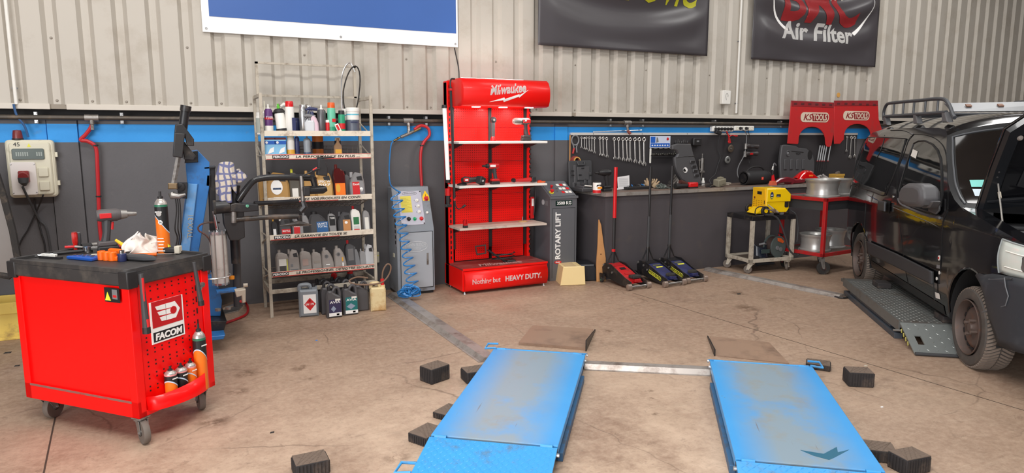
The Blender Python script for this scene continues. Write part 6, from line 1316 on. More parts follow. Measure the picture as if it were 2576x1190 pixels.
for i,m_ in enumerate([SIL,MBLU,BLKM,SIL,MBLU]): MB().tube([(.03+.06*i,.03,.045),(.08+.05*i,.09,.05)],.008,6).obj('bit',m_,t)
def glove(label,loc,rz,s=1.):
    t=thing('glove',label,'glove',loc,rz=rz);g=mat('tan_glove',(184,158,126),.8,var=.1,dirt=((110,96,80),.3,20))
    b_=MB();b_.tube([(0,0,.0),(0,0,.03),(.0,0,.06)],[.022,.034,.036],12);b_.obj('palm',g,t)
    for i,(dx,an,L_) in enumerate([(-.03,-.45,.05),(-.012,-.12,.07),(.010,.2,.075),(.028,.55,.065),(.034,.95,.05)]): MB().tube([(dx,0,.045),(dx+L_*.5*math.sin(an),-.005,.05+L_*.55*math.cos(an)),(dx+L_*1.05*math.sin(an),.0,.05+L_*math.cos(an))],[.014,.012,.009],8).obj('finger',g,t)
    MB().lathe([(.024,0),(.024,.012)],n=12).obj('cuff',BLK,t);return t
glove('left one of two tan work gloves standing up on the bench',onB(1632,6.56),0);g2=glove('right one of two tan work gloves, fingers spread to the right',onB(1643,6.58),.3);g2.rotation_euler=(0,.75,0)
t=thing('cap','small tan plastic cap on the bench left of the gloves','cap',onB(1622,6.5,.001));MB().lathe([(.012,0),(.014,.05),(.008,.055)],n=12).obj('cap',mat('tan_disc',(206,168,116),.6),t)
t=cloth('plastic_bag','crumpled dark foil bag of small parts on the bench beside the third handle','bag',onB(1692,6.52),.18,.16,.17,mat('foil_grey',(110,104,100),.25,metal=.5,var=.4,sc=14),9,.3)
t=cloth('plastic_bag','low glittery pile of wrapped screws on the bench near the black handle','bag',onB(1668,6.45),.16,.12,.06,mat('foil_pale',(150,156,150),.25,metal=.4,var=.5,sc=20),12,.1)
# engine cover with emblem
ec=mat('engine_cover_plastic',(78,77,79),.5,var=.06,sc=14);Y=6.50
def cover_(pts,Yv,th,mt,e=.01): a=Vector((wl(pts[0][0],400,Yv).x,Yv,BZ));return a,[(wl(x,y,Yv).x-a.x,wl(x,y,Yv).z-a.z) for x,y in pts]
a,P=cover_([(1764,466),(1725,460),(1712,452),(1702,430),(1698,415),(1697,397),(1703,394),(1707,387),(1703,379),(1693,376),(1692,366),(1706,361),(1740,362),(1746,390),(1755,420),(1761,445)],Y,.06,ec)
t=thing('engine_cover','large dark grey plastic engine cover with white round emblem leaning on the tool board','engine cover',a,rot=(-.06,0,0));MB().prism(P,.05,e=.012).obj('cover',ec,t)
f=lambda x,y: (wl(x,y,Y).x-a.x,wl(x,y,Y).z-a.z)
for i,(x,y) in enumerate([(1740,407),(1743,419),(1746,430),(1749,441)]): c_=f(x,y);MB().prism(rrect(c_[0]-.036,c_[0]+.036,c_[1]-.019,c_[1]+.019,.01),.02,(0,-.03,0),e=.006).obj('rib',ec,t);MB().prism(rrect(c_[0]-.030,c_[0]+.030,c_[1]-.012,c_[1]+.013,.008),.002,(0,-.0405,0)).obj('rib_recess',BLK,t)
c_=f(1722,428);MB().prism([(c_[0]+.030*math.cos(i*PI/9)*(1+.12*math.cos(2*i*PI/9)),c_[1]+.034*math.sin(i*PI/9)) for i in range(18)],.006,(0,-.027,0)).obj('emblem',WTXT,t);MB().prism([(c_[0]-.016+.02*math.cos(x),c_[1]+.02*math.sin(x)) for x in [1.2,2,2.8,3.6,4.4]]+[(c_[0]+.014,c_[1]-.016),(c_[0]-.002,c_[1]+.004)],.002,(0,-.031,0)).obj('emblem_swirl',BTXT,t)
q0=f(1700,397);q1=f(1746,393);MB().tube([(q0[0],-.026,q0[1]),((q0[0]+q1[0])/2,-.026,(q0[1]+q1[1])/2+.006),(q1[0],-.026,q1[1])],.004,5).obj('seam',BLK,t)
t=thing('tool_box','small bright red plastic box on the bench at the foot of the engine cover','box',onB(1738,6.28));MB().bx(0,.135,0,.07,.012,.07).obj('lid',MC['cap_red'],t,bev=.012);MB().bx(.002,.133,.002,.068,0,.016).obj('base',BLK,t)
t=thing('heat_gun','black tool with a brown transparent nose beside the small red box','tool',onB(1716,6.33));MB().tube([(-.09,0,.03),(.10,0,.035)],[.034,.028],10).obj('body',BLK,t);MB().tube([(-.02,0,.08),(.08,0,.055)],[.026,.022],10).obj('brown_top',mat('brown_clear',(84,50,44),.25),t)
t=thing('glue_bottle','small white bottle with tapered top on the bench under the grease gun','bottle',onB(1771,6.55));MB().lathe([(.022,0),(.022,.05),(.013,.075),(.012,.10),(0,.10)],n=14).obj('bottle',WHT,t)
for i,(px,lb) in enumerate([(1783,'tangle of thin black cable lying on the bench right of the white bottle'),(1828,'short coil of grey wire lying on the bench right of the fog lamp box')]):
    a=onB(px,6.42,.008);o=MB().tube(spline([(.06*math.cos(k_*1.3)*(1+.1*k_),.04*math.sin(k_*1.3),.004+.004*k_) for k_ in range(9)],4),.005,6).obj('cable',BLK if i ==0 else OIL,loc=a);tag(o,lb,'cable')
t=thing('pliers','open pliers with dark handles lying on the bench near the white bottle','pliers',onB(1795,6.33,.01),rz=.3)
for s_ in (-1,1): MB().tube([(-.10,s_*.03,0),(0,0,.002),(.05,s_*.008,.002)],[.009,.008,.005],8).obj('handle',BLKM,t)
t=thing('switch_box','dusty beige electrical box tilted on the bench left of the speaker','box',onB(1813,6.33),rz=.1)
MB().box((0,0,.055),(.135,.09,.085),(.12,-.15,0)).obj('housing',mat('dusty_beige',(136,130,112),.6,dirt=((96,88,74),.3,12)),t,bev=.008);MB().box((.0,-.048,.06),(.10,.006,.06),(.12,-.15,0)).obj('lid',MC['dusty_beige'],t,bev=.003);MB().box((.01,0,.106),(.06,.05,.02),(.12,-.15,0)).obj('knob_block',MC['dusty_beige'],t)
# speaker
t=thing('speaker','black cylindrical portable speaker with carry handle and small red logo on the bench','speaker',onB(1902,6.42));L_=.20;r_=.088
MB().lathe([(r_*.8,-L_),(r_,-L_+.02),(r_*1.02,-L_*.3),(r_*1.02,L_*.3),(r_,L_-.02),(r_*.8,L_)],(0,0,r_),'X',28).obj('body',mat('speaker_mesh',(34,33,35),.75,var=.3,sc=160),t)
for s_ in (-1,1):
    MB().lathe([(r_*.98,0),(r_*1.04,-.03)] if s_ >0 else [(r_*1.04,.03),(r_*.98,0)],(s_*L_,0,r_),'X',28).obj('end_ring',BLK,t);MB().lathe([(r_*.70,s_*.004),(r_*.3,-s_*.012),(0,-s_*.012)],(s_*L_,0,r_),'X',24).obj('bass_radiator',BLKM,t)
MB().tube(spline([(-.15,0,r_*1.7),(-.12,0,r_*2.25),(-.04,0,r_*2.55),(.06,0,r_*2.55),(.13,0,r_*2.25),(.17,0,r_*1.6)],5),.011,8).obj('handle',BLK,t)
MB().box((.035,-r_*1.03,r_*.93),(.034,.004,.034)).obj('logo_plate',mat('logo_orange_red',(240,60,30),.4),t,bev=.002);txt('!',.018,WTXT,t,(.032,-r_*1.03-.003,r_*.86),bold=.03)
# second engine cover, tail lamp, bumper piece
Y2=6.66;a,P=cover_([(1962,463),(1961,406),(1966,372),(1968,365),(1978,364),(2002,367),(2010,372),(2030,374),(2045,390),(2048,410),(2044,463)],Y2,.05,ec)
t=thing('engine_cover','dark plastic engine cover with ribs standing behind the red tail lamp','engine cover',a,rot=(-.04,0,0));MB().prism(P,.045,e=.01).obj('cover',ec,t);f=lambda x,y: (wl(x,y,Y2).x-a.x,wl(x,y,Y2).z-a.z)
c_=f(1981,386);MB().tube([(c_[0]+.034*math.cos(i*PI/8),-.026,c_[1]+.036*math.sin(i*PI/8)) for i in range(16)],.006,6,closed=True).obj('round_emblem',ec,t);MB().lathe([(.02,-.024),(.01,-.030),(0,-.03)],(c_[0],0,c_[1]),'Y',12).obj('emblem_centre',GRY,t)
c_=f(2036,390);MB().prism([(c_[0]+.045*math.cos(i*PI/8),c_[1]+.065*math.sin(i*PI/8)) for i in range(16)],.004,(0,-.024,0)).obj('oil_opening',BLK,t)
for i in range(4): c_=f(1974+15*i,410);MB().prism(rrect(c_[0]-.03,c_[0]+.025,c_[1]-.09,c_[1]+.05,.01),.016,(0,-.028,0),e=.005).obj('rib',ec,t)
c_=f(2000,387);txt('TDI',.026,BLK,t,(c_[0],-.025,c_[1]-.012),bold=.03,width=.09)
q0,q1=f(1990,380),f(2020,383);MB().tube([(q0[0],-.024,q0[1]),(q1[0],-.024,q1[1])],.006,6).obj('slot',BLK,t)
# tail lamp
t=thing('tail_lamp','glossy red car tail lamp lying on the bench in front of the engine cover','tail lamp',onB(2030,6.42));W=.40
def tl(a_,b_): x=(a_-.5)*W;h=.135*math.sin(PI*(a_*.92+.06))**.8*math.sin(PI*b_)**.6;return (x,(b_-.5)*.16,.03+h-.05*(a_ >.9)*(a_-.9))
MB().grid(20,12,tl).obj('lens',mat('lamp_red_glass',(200,12,16),.08,coat=.6,var=.25,sc=9),t,smooth=80);MB().bx(-W/2+.03,W/2-.03,-.07,.07,0,.04).obj('lamp_base',BLK,t)
MB().box((.02,-.062,.085),(.07,.02,.03),(.4,0,0)).obj('indicator_insert',mat('orange_glow_plastic',(255,120,40),.15),t,bev=.004)
for x in (-.04,.0,.07): MB().box((x,-.03,.14),(.045,.02,.012),(.3,.3,0)).obj('reflector_strip',mat('pinkish_reflector',(236,150,140),.2),t)
t=thing('body_trim_piece','dark maroon painted car trim piece overhanging the bench edge beside the tail lamp','car part',onB(1955,6.20));Pm=[(0,0.0),(0,.045),(.08,.085),(.20,.10),(.30,.085),(.36,.07),(.33,.02),(.30,-.01),(.28,.022),(.18,.03),(.08,.02)]
MB().prism(Pm,.05,(0,.02,0),e=.012).obj('trim',mat('maroon_gloss',(120,34,44),.2,coat=.4),t);MB().prism([(.28,.05),(.62,.06),(.56,.01),(.30,.0)],.10,(0,.09,0),e=.01).obj('trim_rear',MC['maroon_gloss'],t)
t=thing('clamp','bright red clamp with black jaw standing at the right of the speaker','clamp',onB(1947,6.30));MB().tube([(0,0,.0),(.005,0,.06),(-.005,0,.13)],[.03,.024,.014],8).obj('red_body',MC['cap_red'],t);MB().tube([(-.01,0,.12),(-.005,0,.18)],.014,8).obj('black_jaw',BLK,t);MB().tube([(-.02,0,.19),(-.008,0,.235)],.008,6).obj('white_tip',WHT,t);MB().tube(spline([(0,0,.18),(.02,.02,.25),(.07,.05,.27),(.10,.05,.24)],4),.007,6).obj('cable',GRY,t)
t=thing('connector_block','small orange block at the bench edge behind the yellow welder','block',onB(1945,6.19));MB().prism([(0,0),(.10,0),(.08,.055),(.02,.055)],.05,(0,.03,0)).obj('block',mat('salmon_plastic',(222,104,72),.5),t)
t=cloth('plastic_bag','clear crumpled plastic bag at the right end of the tail lamp','bag',onB(2072,6.5),.20,.14,.09,mat('clear_bag',(176,170,166),.2,var=.3,sc=18),21,0)
t=thing('parts_bin','small yellow parts bin on the bench beside the van roofline','parts bin',onB(2106,6.5));W=.17;MB().bx(0,W,0,.12,0,.085).obj('bin',mat('bin_yellow',(202,158,70),.5),t,bev=.004);MB().bx(-.004,W+.004,-.006,0,.06,.088).obj('bin_rim',MC['bin_yellow'],t);MB().tube([(.06,.04,.10),(.13,.06,.105)],.02,8).obj('metal_part',STL,t)
# ================================================================ trolley jacks
def jack(label,px,py,red,handle_col):
    o_=fl(px,py);t=thing('trolley_jack',label,'trolley jack',(o_.x,o_.y+.035,0),rz=.03);G=.255;L_=.60
    sp=[(.0,.018),(.0,.085),(.13,.11),(.30,.165),(.46,.215),(.60,.215),(.66,.16),(.64,.07),(.20,.02)]
    for x in (.028,G-.028): MB().prism(sp,.007,(x,0,0),'YZ',0).obj('side_plate',BLKM,t,bev=.002)
    top=[(.03,.05),(.03,.09),(.13,.115),(.30,.165),(.44,.20),(.52,.21),(.52,.05)]
    cm=DRED if red else mat('jack_navy',(44,48,92),.4,dirt=((70,66,70),.3,12))
    MB().prism([(.05,.06),(.14,.105),(.30,.155),(.44,.19),(.44,.10),(.30,.06)],G-.09,(G/2,0,0),'YZ',.004).obj('cover_plate',mat('jack_red',(190,26,30),.4,dirt=((90,50,46),.35,10)) if red else cm,t)
    MB().prism([(.46,.08),(.46,.19),(.58,.205),(.60,.08)],G-.07,(G/2,0,0),'YZ',.006).obj('pump_block',DRED if red else BLKM,t)
    for x in (.0,G):
        MB().lathe([(.030,-.024),(.034,-.022),(.034,.022),(.030,.024)],(x,.0,.034),'X',18).obj('front_roller',mat('roller_steel',(150,132,120),.4,metal=.4,var=.15),t)
    MB().cyl((.02,0,.034),(G-.02,0,.034),.012,10).obj('axle',STL,t)
    MB().lathe([(.055,0),(.058,.018),(.052,.024),(.03,.026),(0,.022)],(G/2,.085,.105),n=20).obj('saddle',RUB,t) if not red else MB().box((G/2,.09,.125),(.11,.11,.03)).obj('saddle',RUB,t,bev=.006)
    MB().box((G/2,.08,.09),(.08,.12,.03)).obj('lift_arm',cm,t,bev=.004)
    for x in (-.01,G+.01):
        c_=MB().lathe([(.028,-.012),(.03,-.01),(.03,.01),(.028,.012)],(x,.60,.03),'X',14).obj('rear_castor',RUB,t);MB().lathe([(.01,-.014),(.01,.014)],(x,.60,.03),'X',8).obj('castor_bolt',mat('zinc_bolt',(120,190,160),.3,metal=.8),t)
        MB().prism([(.54,.03),(.66,.03),(.65,.10),(.55,.10)],.012,(x*.8,0,0),'YZ').obj('castor_bracket',BLKM,t)
    for y,z in ((.50,.17),(.42,.13),(.62,.19)): MB().lathe([(.012,0),(.012,-.01),(0,-.012)],(.024,y,z),'X',8).obj('bolt',STL,t)
    # handle socket and upright handle
    hb0=Vector((G/2,.58,.20));tx=Vector((.02,.02,1)).normalized()
    for s_ in (-1,1): MB().tube([hb0+Vector((s_*.075,0,.02)),hb0+Vector((s_*.016,0,.13))],.008,6).obj('handle_fork',BLKM,t)
    MB().tube([hb0,hb0+tx*.16],.016,10).obj('handle_socket',BLKM,t)
    H_=1.25-.35
    a0=hb0+tx*.14;a1=a0+tx*(H_*.40);a2=a0+tx*(H_*.52);a3=a0+tx*(H_+.01)
    MB().tube([a0,a1],.019,12).obj('lower_handle',BLK if red else DGR,t)
    MB().tube([a1,a3],.015 if not red else .017,12).obj('upper_handle',handle_col,t)
    if red: MB().tube([a1,a3],.021,12).obj('red_sleeve',mat('handle_red',(206,24,30),.35),t);MB().tube([a0-tx*.01,a0+tx*.02],.022,12).obj('red_collar',MC['handle_red'],t)
    else: MB().tube([a3-tx*.16,a3],.019,12).obj('handle_grip',BLK,t);MB().tube([a0-tx*.005,a0+tx*.02],.023,12).obj('collar',BLKM,t)
    if not red:
        pl_=MB().prism([(.13,.045),(.38,.10),(.38,.142),(.13,.088)],.002,(.023,0,0),'YZ').obj('badge',BTXT,t)
        tx_=txt('EXTREME FORCE',.021,YTXT,pl_,(.0215,.37,.107),rot=(PI/2,math.radians(12),-PI/2),width=.22,bold=.01)
        MB().tube([(.0215,y,z) for y,z in ((.135,.05),(.37,.102),(.385,.118),(.37,.138),(.14,.088),(.125,.07))],.0025,4,closed=True).obj('badge_rim',YTXT,pl_)
        for i,m_ in enumerate([mat('sticker_olive',(90,90,70),.5),YTXT,AMB,GRY]):
            y=.385-.05*i;MB().box((G/2+.01*(i % 2),y,.179-.0155*i+.0),(.10-.012*i,.026,.003),(.30,0,0)).obj('sticker',m_,t)
    else:
        MB().box((G/2,.36,.174),(.07,.05,.003),(.26,0,0)).obj('sticker',BTXT,t);MB().box((G/2,.235,.139),(.09,.04,.003),(.33,0,0)).obj('sticker',DRED,t)
    t.scale=(1,.78,1)
    return t
jack('low red-topped trolley jack with a long red handle, leftmost of three',1588,733,True,BLK)
jack('blue-topped trolley jack with black handle, middle of the three',1679,725,False,BLK)
jack('blue-topped trolley jack with black handle, rightmost and partly behind the middle one',1735,716,False,BLKM)
# ================================================================ floor cable covers and ramps
def cover_strip(label,A_,B_,w_,h_=.03):
    A_,B_=Vector(A_),Vector(B_);d_=B_-A_;L_=d_.length;t=thing('cable_cover',label,'cable cover',A_,rz=math.atan2(d_.y,d_.x))
    MB().prism([(-w_/2,0),(-w_*.28,h_),(w_*.28,h_),(w_/2,0)],L_,(L_/2,0,0),'YZ').obj('ramp_strip',mat('cover_aluminium',(176,168,162),.38,metal=.45,var=.15,sc=3,dirt=((110,92,80),.4,7)),t,smooth=0)
    for s_ in (-1,1): MB().bx(0,L_,s_*w_/2-.012,s_*w_/2+.004,0,.004).obj('edge_flange',MC['cover_aluminium'],t,smooth=0)
cover_strip('long grey metal cable cover running from the control cabinet to the left blue ramp',fl(992,742),fl(1232,908),.15)
cover_strip('short grey metal cable cover between the two blue lift platforms',fl(1470,923)+Vector((.0,0,0)),fl(1785,938),.12,.035)
cover_strip('grey metal cable cover on the floor in front of the welding trolley',fl(1778,679),fl(2118,748),.13)
o=MB().tube(spline([Vector(p)-fl(2110,748) for p in (fl(2100,746,.01),fl(2120,750,.01),fl(2135,748,.012),fl(2150,752,.01))],4),.009,6).obj('cable',BLK,loc=fl(2110,748));tag(o,'black cables at the right end of the rear cable cover','cable')
# ================================================================ blue lift platforms
LA=math.radians(51.9);LU=Vector((math.cos(LA),math.sin(LA),0));LV=Vector((math.sin(LA),-math.cos(LA),0))   # along, and to the right
def lift_mat(seed):
    m=bpy.data.materials.new('worn_blue_deck');m.use_nodes=True;nt=m.node_tree;N=nt.nodes;Lk=nt.links;b_=N['Principled BSDF']
    tcn=N.new('ShaderNodeTexCoord');mp=N.new('ShaderNodeMapping');mp.inputs['Location'].default_value=(seed,seed*2,0);Lk.new(tcn.outputs['Object'],mp.inputs[0])
    def noise(sc,det=8,ro=.65,v=mp.outputs[0]): n_=N.new('ShaderNodeTexNoise');n_.inputs['Scale'].default_value=sc;n_.inputs['Detail'].default_value=det;n_.inputs['Roughness'].default_value=ro;Lk.new(v,n_.inputs['Vector']);return n_.outputs[0]
    def mt(op,a,b2): k=N.new('ShaderNodeMath');k.operation=op;[k.inputs.__getitem__(i).__setattr__('default_value',q_) if isinstance(q_,(int,float)) else Lk.new(q_,k.inputs[i]) for i,q_ in enumerate((a,b2))];return k.outputs[0]
    def rg(x,a,b2,lo=0.,hi=1.): r=N.new('ShaderNodeMapRange');r.inputs[1].default_value=a;r.inputs[2].default_value=b2;r.inputs[3].default_value=lo;r.inputs[4].default_value=hi;Lk.new(x,r.inputs[0]);return r.outputs[0]
    def mx(f_,A_,B_):
        k=N.new('ShaderNodeMix');k.data_type='RGBA';Lk.new(f_,k.inputs[0])
        for i,q_ in ((6,A_),(7,B_)):
            if isinstance(q_,tuple): k.inputs[i].default_value=lin(q_)+(1,)
            else: Lk.new(q_,k.inputs[i])
        return k.outputs[2]
    sp_=N.new('ShaderNodeSeparateXYZ');Lk.new(tcn.outputs['Object'],sp_.inputs[0])
    c_=mx(noise(3),(50,146,218),(78,168,230))
    band=rg(mt('ABSOLUTE',mt('SUBTRACT',sp_.outputs[1],.33),0),.29,.10)
    wear=mt('MULTIPLY',band,rg(noise(2.2),.24,.48))
    wear=mt('MULTIPLY',wear,.8)
    c_=mx(wear,c_,(148,156,152))
    c_=mx(mt('MULTIPLY',rg(noise(4.5),.52,.7,0,.6),band),c_,(150,140,118))
    s2=N.new('ShaderNodeMapping');s2.inputs['Scale'].default_value=(2,40,1);s2.inputs['Rotation'].default_value=(0,0,.06);Lk.new(tcn.outputs['Object'],s2.inputs[0])
    c_=mx(rg(noise(1.6,6,.6,s2.outputs[0]),.68,.73,0,.6),c_,(110,92,78))
    c_=mx(rg(noise(14),.70,.74,0,.7),c_,(126,112,100))
    Lk.new(c_,b_.inputs['Base Color']);b_.inputs['Roughness'].default_value=.38
    return m
def tread(W_,L_,x0,y0,nx,ny,z):
    m=MB()
    for i in range(nx):
        for j in range(ny):
            x=x0+(i+.5)*L_/nx;y=y0+(j+.5)*W_/ny;an=.75 if (i+j) % 2 else -.75;a_,b_=math.cos(an)*.014,math.sin(an)*.014
            c_,d_=-math.sin(an)*.0035,math.cos(an)*.0035;k=len(m.v)
            m.v +=[(x-a_,y-b_,z),(x+c_,y+d_,z),(x+a_,y+b_,z),(x-c_,y-d_,z),(x,y,z+.0022)];m.f +=[(k+0,k+4,k+1),(k+1,k+4,k+2),(k+2,k+4,k+3),(k+3,k+4,k+0)];m.m +=[0]*4
    return m
def platform(label,O,side,seed):
    # O: near-left corner of the deck; local x runs away along the lift, y runs left
    t=thing('lift_platform',label,'lift platform',O,rz=LA);Wd,Ld,Z=.645,1.42,.105
    dk=lift_mat(seed);bl=mat('lift_blue',(58,154,220),.4,var=.08,dirt=((96,110,120),.25,8))
    L0=MB().bx(0,Ld,0,Wd,Z-.045,Z).obj('deck',dk,t,smooth=0,bev=.004)
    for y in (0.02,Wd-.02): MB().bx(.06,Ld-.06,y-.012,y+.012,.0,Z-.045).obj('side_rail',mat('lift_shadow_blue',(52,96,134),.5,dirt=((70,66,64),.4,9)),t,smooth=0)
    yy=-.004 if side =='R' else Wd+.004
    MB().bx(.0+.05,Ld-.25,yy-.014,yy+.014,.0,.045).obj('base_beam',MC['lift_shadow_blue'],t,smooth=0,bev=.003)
    MB().bx(.22,Ld-.3,.1,Wd-.1,0,.05).obj('scissor_frame',BLKM,t,smooth=0)
    # flaps
    def flap(x0,x1,z0,z1,nm):
        P=[(x0,z0-.012),(x0,z0),(x1,z1),(x1,z1-.012)];m=MB().prism(P,Wd,(0,Wd/2,0),'XZ');o=m.obj(nm,dk if nm =='far_flap' else bl,t,smooth=0,bev=.002);return o
    fn_=flap(-.34,-.022,.045,Z,'near_flap');ff=flap(Ld+.02,Ld+.17,Z,.06,'far_flap')
    sl_=(Z-.045)/.318;tm=tread(Wd-.03,.31,-.335,.015,13,26,0);tm.v=[(x,y,z+.0455+(x+.34)*sl_) for x,y,z in tm.v];o=tm.obj('tread_pattern',bl,fn_,smooth=0);o['kind']='stuff'
    # hinges and gap
    MB().bx(-.022,0,0.0,Wd,Z-.03,Z-.014).obj('hinge_gap',BLKM,t,smooth=0)
    for y in (.055,Wd-.055): MB().cyl((-.011,y-.03,Z-.004),(-.011,y+.03,Z-.004),.012,10).obj('hinge',bl,t);MB().cyl((Ld+.01,y-.03,Z-.006),(Ld+.01,y+.03,Z-.006),.012,10).obj('hinge',bl,t)
    MB().cyl((Ld+.01,.05,Z-.006),(Ld+.01,Wd-.05,Z-.006),.009,8).obj('hinge_rod',bl,t)
    s_=1 if side =='R' else -1;ye=Wd if side =='R' else 0
    for x,z in ((-.30,.055),(Ld+.07,.09)):
        MB().tube([(x,ye,z),(x-.01,ye+s_*.075,z-.005),(x+.08,ye+s_*.075,z+.002),(x+.08,ye,z+.006)],.0075,8).obj('carry_handle',bl,t)
    yi=0 if side =='R' else Wd
    for x in (-.05,Ld-.06,Ld+.06): MB().lathe([(.010,0),(.010,.012),(0,.014)] if side !='R' else [(0,-.014),(.010,-.012),(.010,0)],(x,yi,Z-.025),'Y',8).obj('bolt',SIL,t)
    MB().cyl((-.335,Wd*.80,.03),(-.335,Wd*.90,.03),.018,10).obj('roller',STL,t)
    if seed ==5:
        MB().prism([(.10,.19),(.20,.10),(.16,.16),(.22,.15),(.13,.23),(.15,.33),(.10,.28),(.07,.22)],.0008,(0,0,Z+.0008),'XY').obj('oil_stain',mat('stain_teal',(44,104,130),.3),t)
    return t
# the left platform, then the right one (corners read off the floor)
c1=fl(1404,1122,.105);platform('blue scissor lift platform with diamond tread flap, left one',Vector((c1.x,c1.y,0)),'R',2)
c2=fl(2228,1187,.105);platform('blue scissor lift platform with dark teal oil stain, right one',Vector((c2.x,c2.y,0)),'L',5)
def dramp(label,A_,B_,C_,D_,lip):
    # thin drive-over ramp plate rising to the lift, with an upright guide fin
    Pn=[fl(*A_),fl(*B_),fl(*C_),fl(*D_)];O=Pn[0].copy();t=thing('drive_on_ramp',label,'ramp',O);H_=[lip[2][2],.003,.003,lip[2][2]]
    P=[Vector((p.x-O.x,p.y-O.y,0)) for p in Pn];vs=P+[p+Vector((0,0,h)) for p,h in zip(P,H_)]
    MB().add(vs,[(3,2,1,0),(4,5,6,7),(0,1,5,4),(1,2,6,5),(2,3,7,6),(3,0,4,7)]).obj('ramp_plate',mat('dusty_ramp',(158,130,110),.4,var=.1,sc=2,dirt=((108,88,76),.3,3)),t,smooth=0)
    f0,f1=fl(*lip[0])-O,fl(*lip[1])-O;h0,h1=lip[2][:2]
    d_=(f1-f0).normalized();n_=Vector((-d_.y,d_.x,0))*.004
    vs=[f0-n_,f1-n_,f1-n_+Vector((0,0,h1)),f0-n_+Vector((0,0,h0)),f0+n_,f1+n_,f1+n_+Vector((0,0,h1)),f0+n_+Vector((0,0,h0))]
    MB().add(vs,[(3,2,1,0),(4,5,6,7),(0,1,5,4),(1,2,6,5),(2,3,7,6),(3,0,4,7)]).obj('guide_fin',BLKM,t,smooth=0)
dramp('brown steel drive-on ramp beyond the left blue platform',(1305,868),(1340,819),(1492,828),(1474,882),((1474,884),(1497,832),(.085,.012,.022)))
dramp('flat brown drive-on ramp beyond the right blue platform',(1800,896),(1786,846),(1935,862),(1985,916),((1798,896),(1780,848),(.05,.012,.006)))
# ================================================================ rubber blocks
rb=mat('block_rubber',(46,42,42),.8,var=.15,sc=30,dirt=((96,82,72),.3,10));rbt=mat('block_top_dusty',(112,96,84),.8,var=.12,sc=20)
def block(label,c_,an,w_,d_,h_):
    t=thing('rubber_block',label,'rubber block',c_,rz=an,group='ribbed rubber lifting blocks around the blue platforms')
    MB().bx(-w_/2,w_/2,-d_/2,d_/2,0,h_).obj('block',rb,t,bev=.004);n1=int(w_/.016);n2=int(d_/.016);m=MB()
    for i in range(n1): x=-w_/2+.01+i*(w_-.02)/(n1-1);m.bx(x-.0045,x+.0045,-d_/2-.004,-d_/2,.006,h_-.006);m.bx(x-.0045,x+.0045,d_/2,d_/2+.004,.006,h_-.006)
    for i in range(n2): y=-d_/2+.01+i*(d_-.02)/(n2-1);m.bx(-w_/2-.004,-w_/2,y-.0045,y+.0045,.006,h_-.006);m.bx(w_/2,w_/2+.004,y-.0045,y+.0045,.006,h_-.006)
    m.obj('ribs',rb,t,smooth=0)['kind']='stuff'
    tp=MB().bx(-w_/2+.002,w_/2-.002,-d_/2+.002,d_/2-.002,h_-.002,h_+.0015).obj('top_pad',rbt,t,smooth=0);m=MB()
    for i in range(5):
        u=-w_/2+.015+i*(w_-.03)/4
        for s_ in (-1,1): m.tube([(max(-w_/2+.006,min(w_/2-.006,u-s_*d_*.4)),-d_/2+.006,h_+.002),(max(-w_/2+.006,min(w_/2-.006,u+s_*d_*.4)),d_/2-.006,h_+.002)],.002,4)
    m.obj('top_ridges',rbt,tp,smooth=0)['kind']='stuff'
def bl_(label,px,py,an,w_,d_,h_): block(label,fl(px,py),an,w_,d_,h_)
bl_('ribbed black rubber block standing alone left of the left blue platform',1094,955,.35,.155,.12,.10)
bl_('rubber block half hidden by the far left edge of the left platform',1196,955,-.05,.16,.12,.075)
bl_('flat rubber block half under the left platform, middle of its edge',1130,1045,.55,.15,.12,.035)
bl_('low rubber block beside the near flap of the left platform',1075,1105,.5,.155,.13,.05)
bl_('rubber block cut by the bottom edge of the photo at left',782,1186,.0,.155,.12,.07)
bl_('flat rubber block at the far right corner of the right blue platform',2058,925,-.9,.15,.12,.04)
bl_('ribbed rubber block standing alone right of the right blue platform',2158,966,-.62,.15,.12,.095)
bl_('rubber block beside the near right edge of the right platform',2205,1150,-.75,.15,.12,.06)
bl_('rubber block at the bottom right, nearest the viewer',2285,1180,-.15,.15,.11,.08)
# scraps on the floor
for i,(x,y,m_,lb,s_) in enumerate([(796,857,'tiny_blue','tiny bright blue scrap on the floor below the grey jerrycan',.008),(2177,921,'bone','small tan crumb on the floor near the lone right block',.012),(2218,1025,'white_print','small white scrap on the floor right of the right platform',.008),(18,888,'rubber','dark rubber scrap on the floor left of the tool trolley',.02),(42,921,'rubber','second dark scrap on the floor close to the trolley',.014),(684,1089,'rubber','small dark chip on the floor right of the trolley',.01),(1858,740,'rubber','dark oily crumb on the floor beyond the ramps',.02)]):
    mat('tiny_blue',(40,130,220),.5);a=fl(x,y);o=MB().prism([(-s_,-s_*.5),(s_*.9,-s_*.7),(s_*1.3,s_*.4),(-s_*.6,s_*.6)],.005,(0,0,.0025),'XY').obj('floor_scrap',MC[m_],loc=a);tag(o,lb,'scrap')
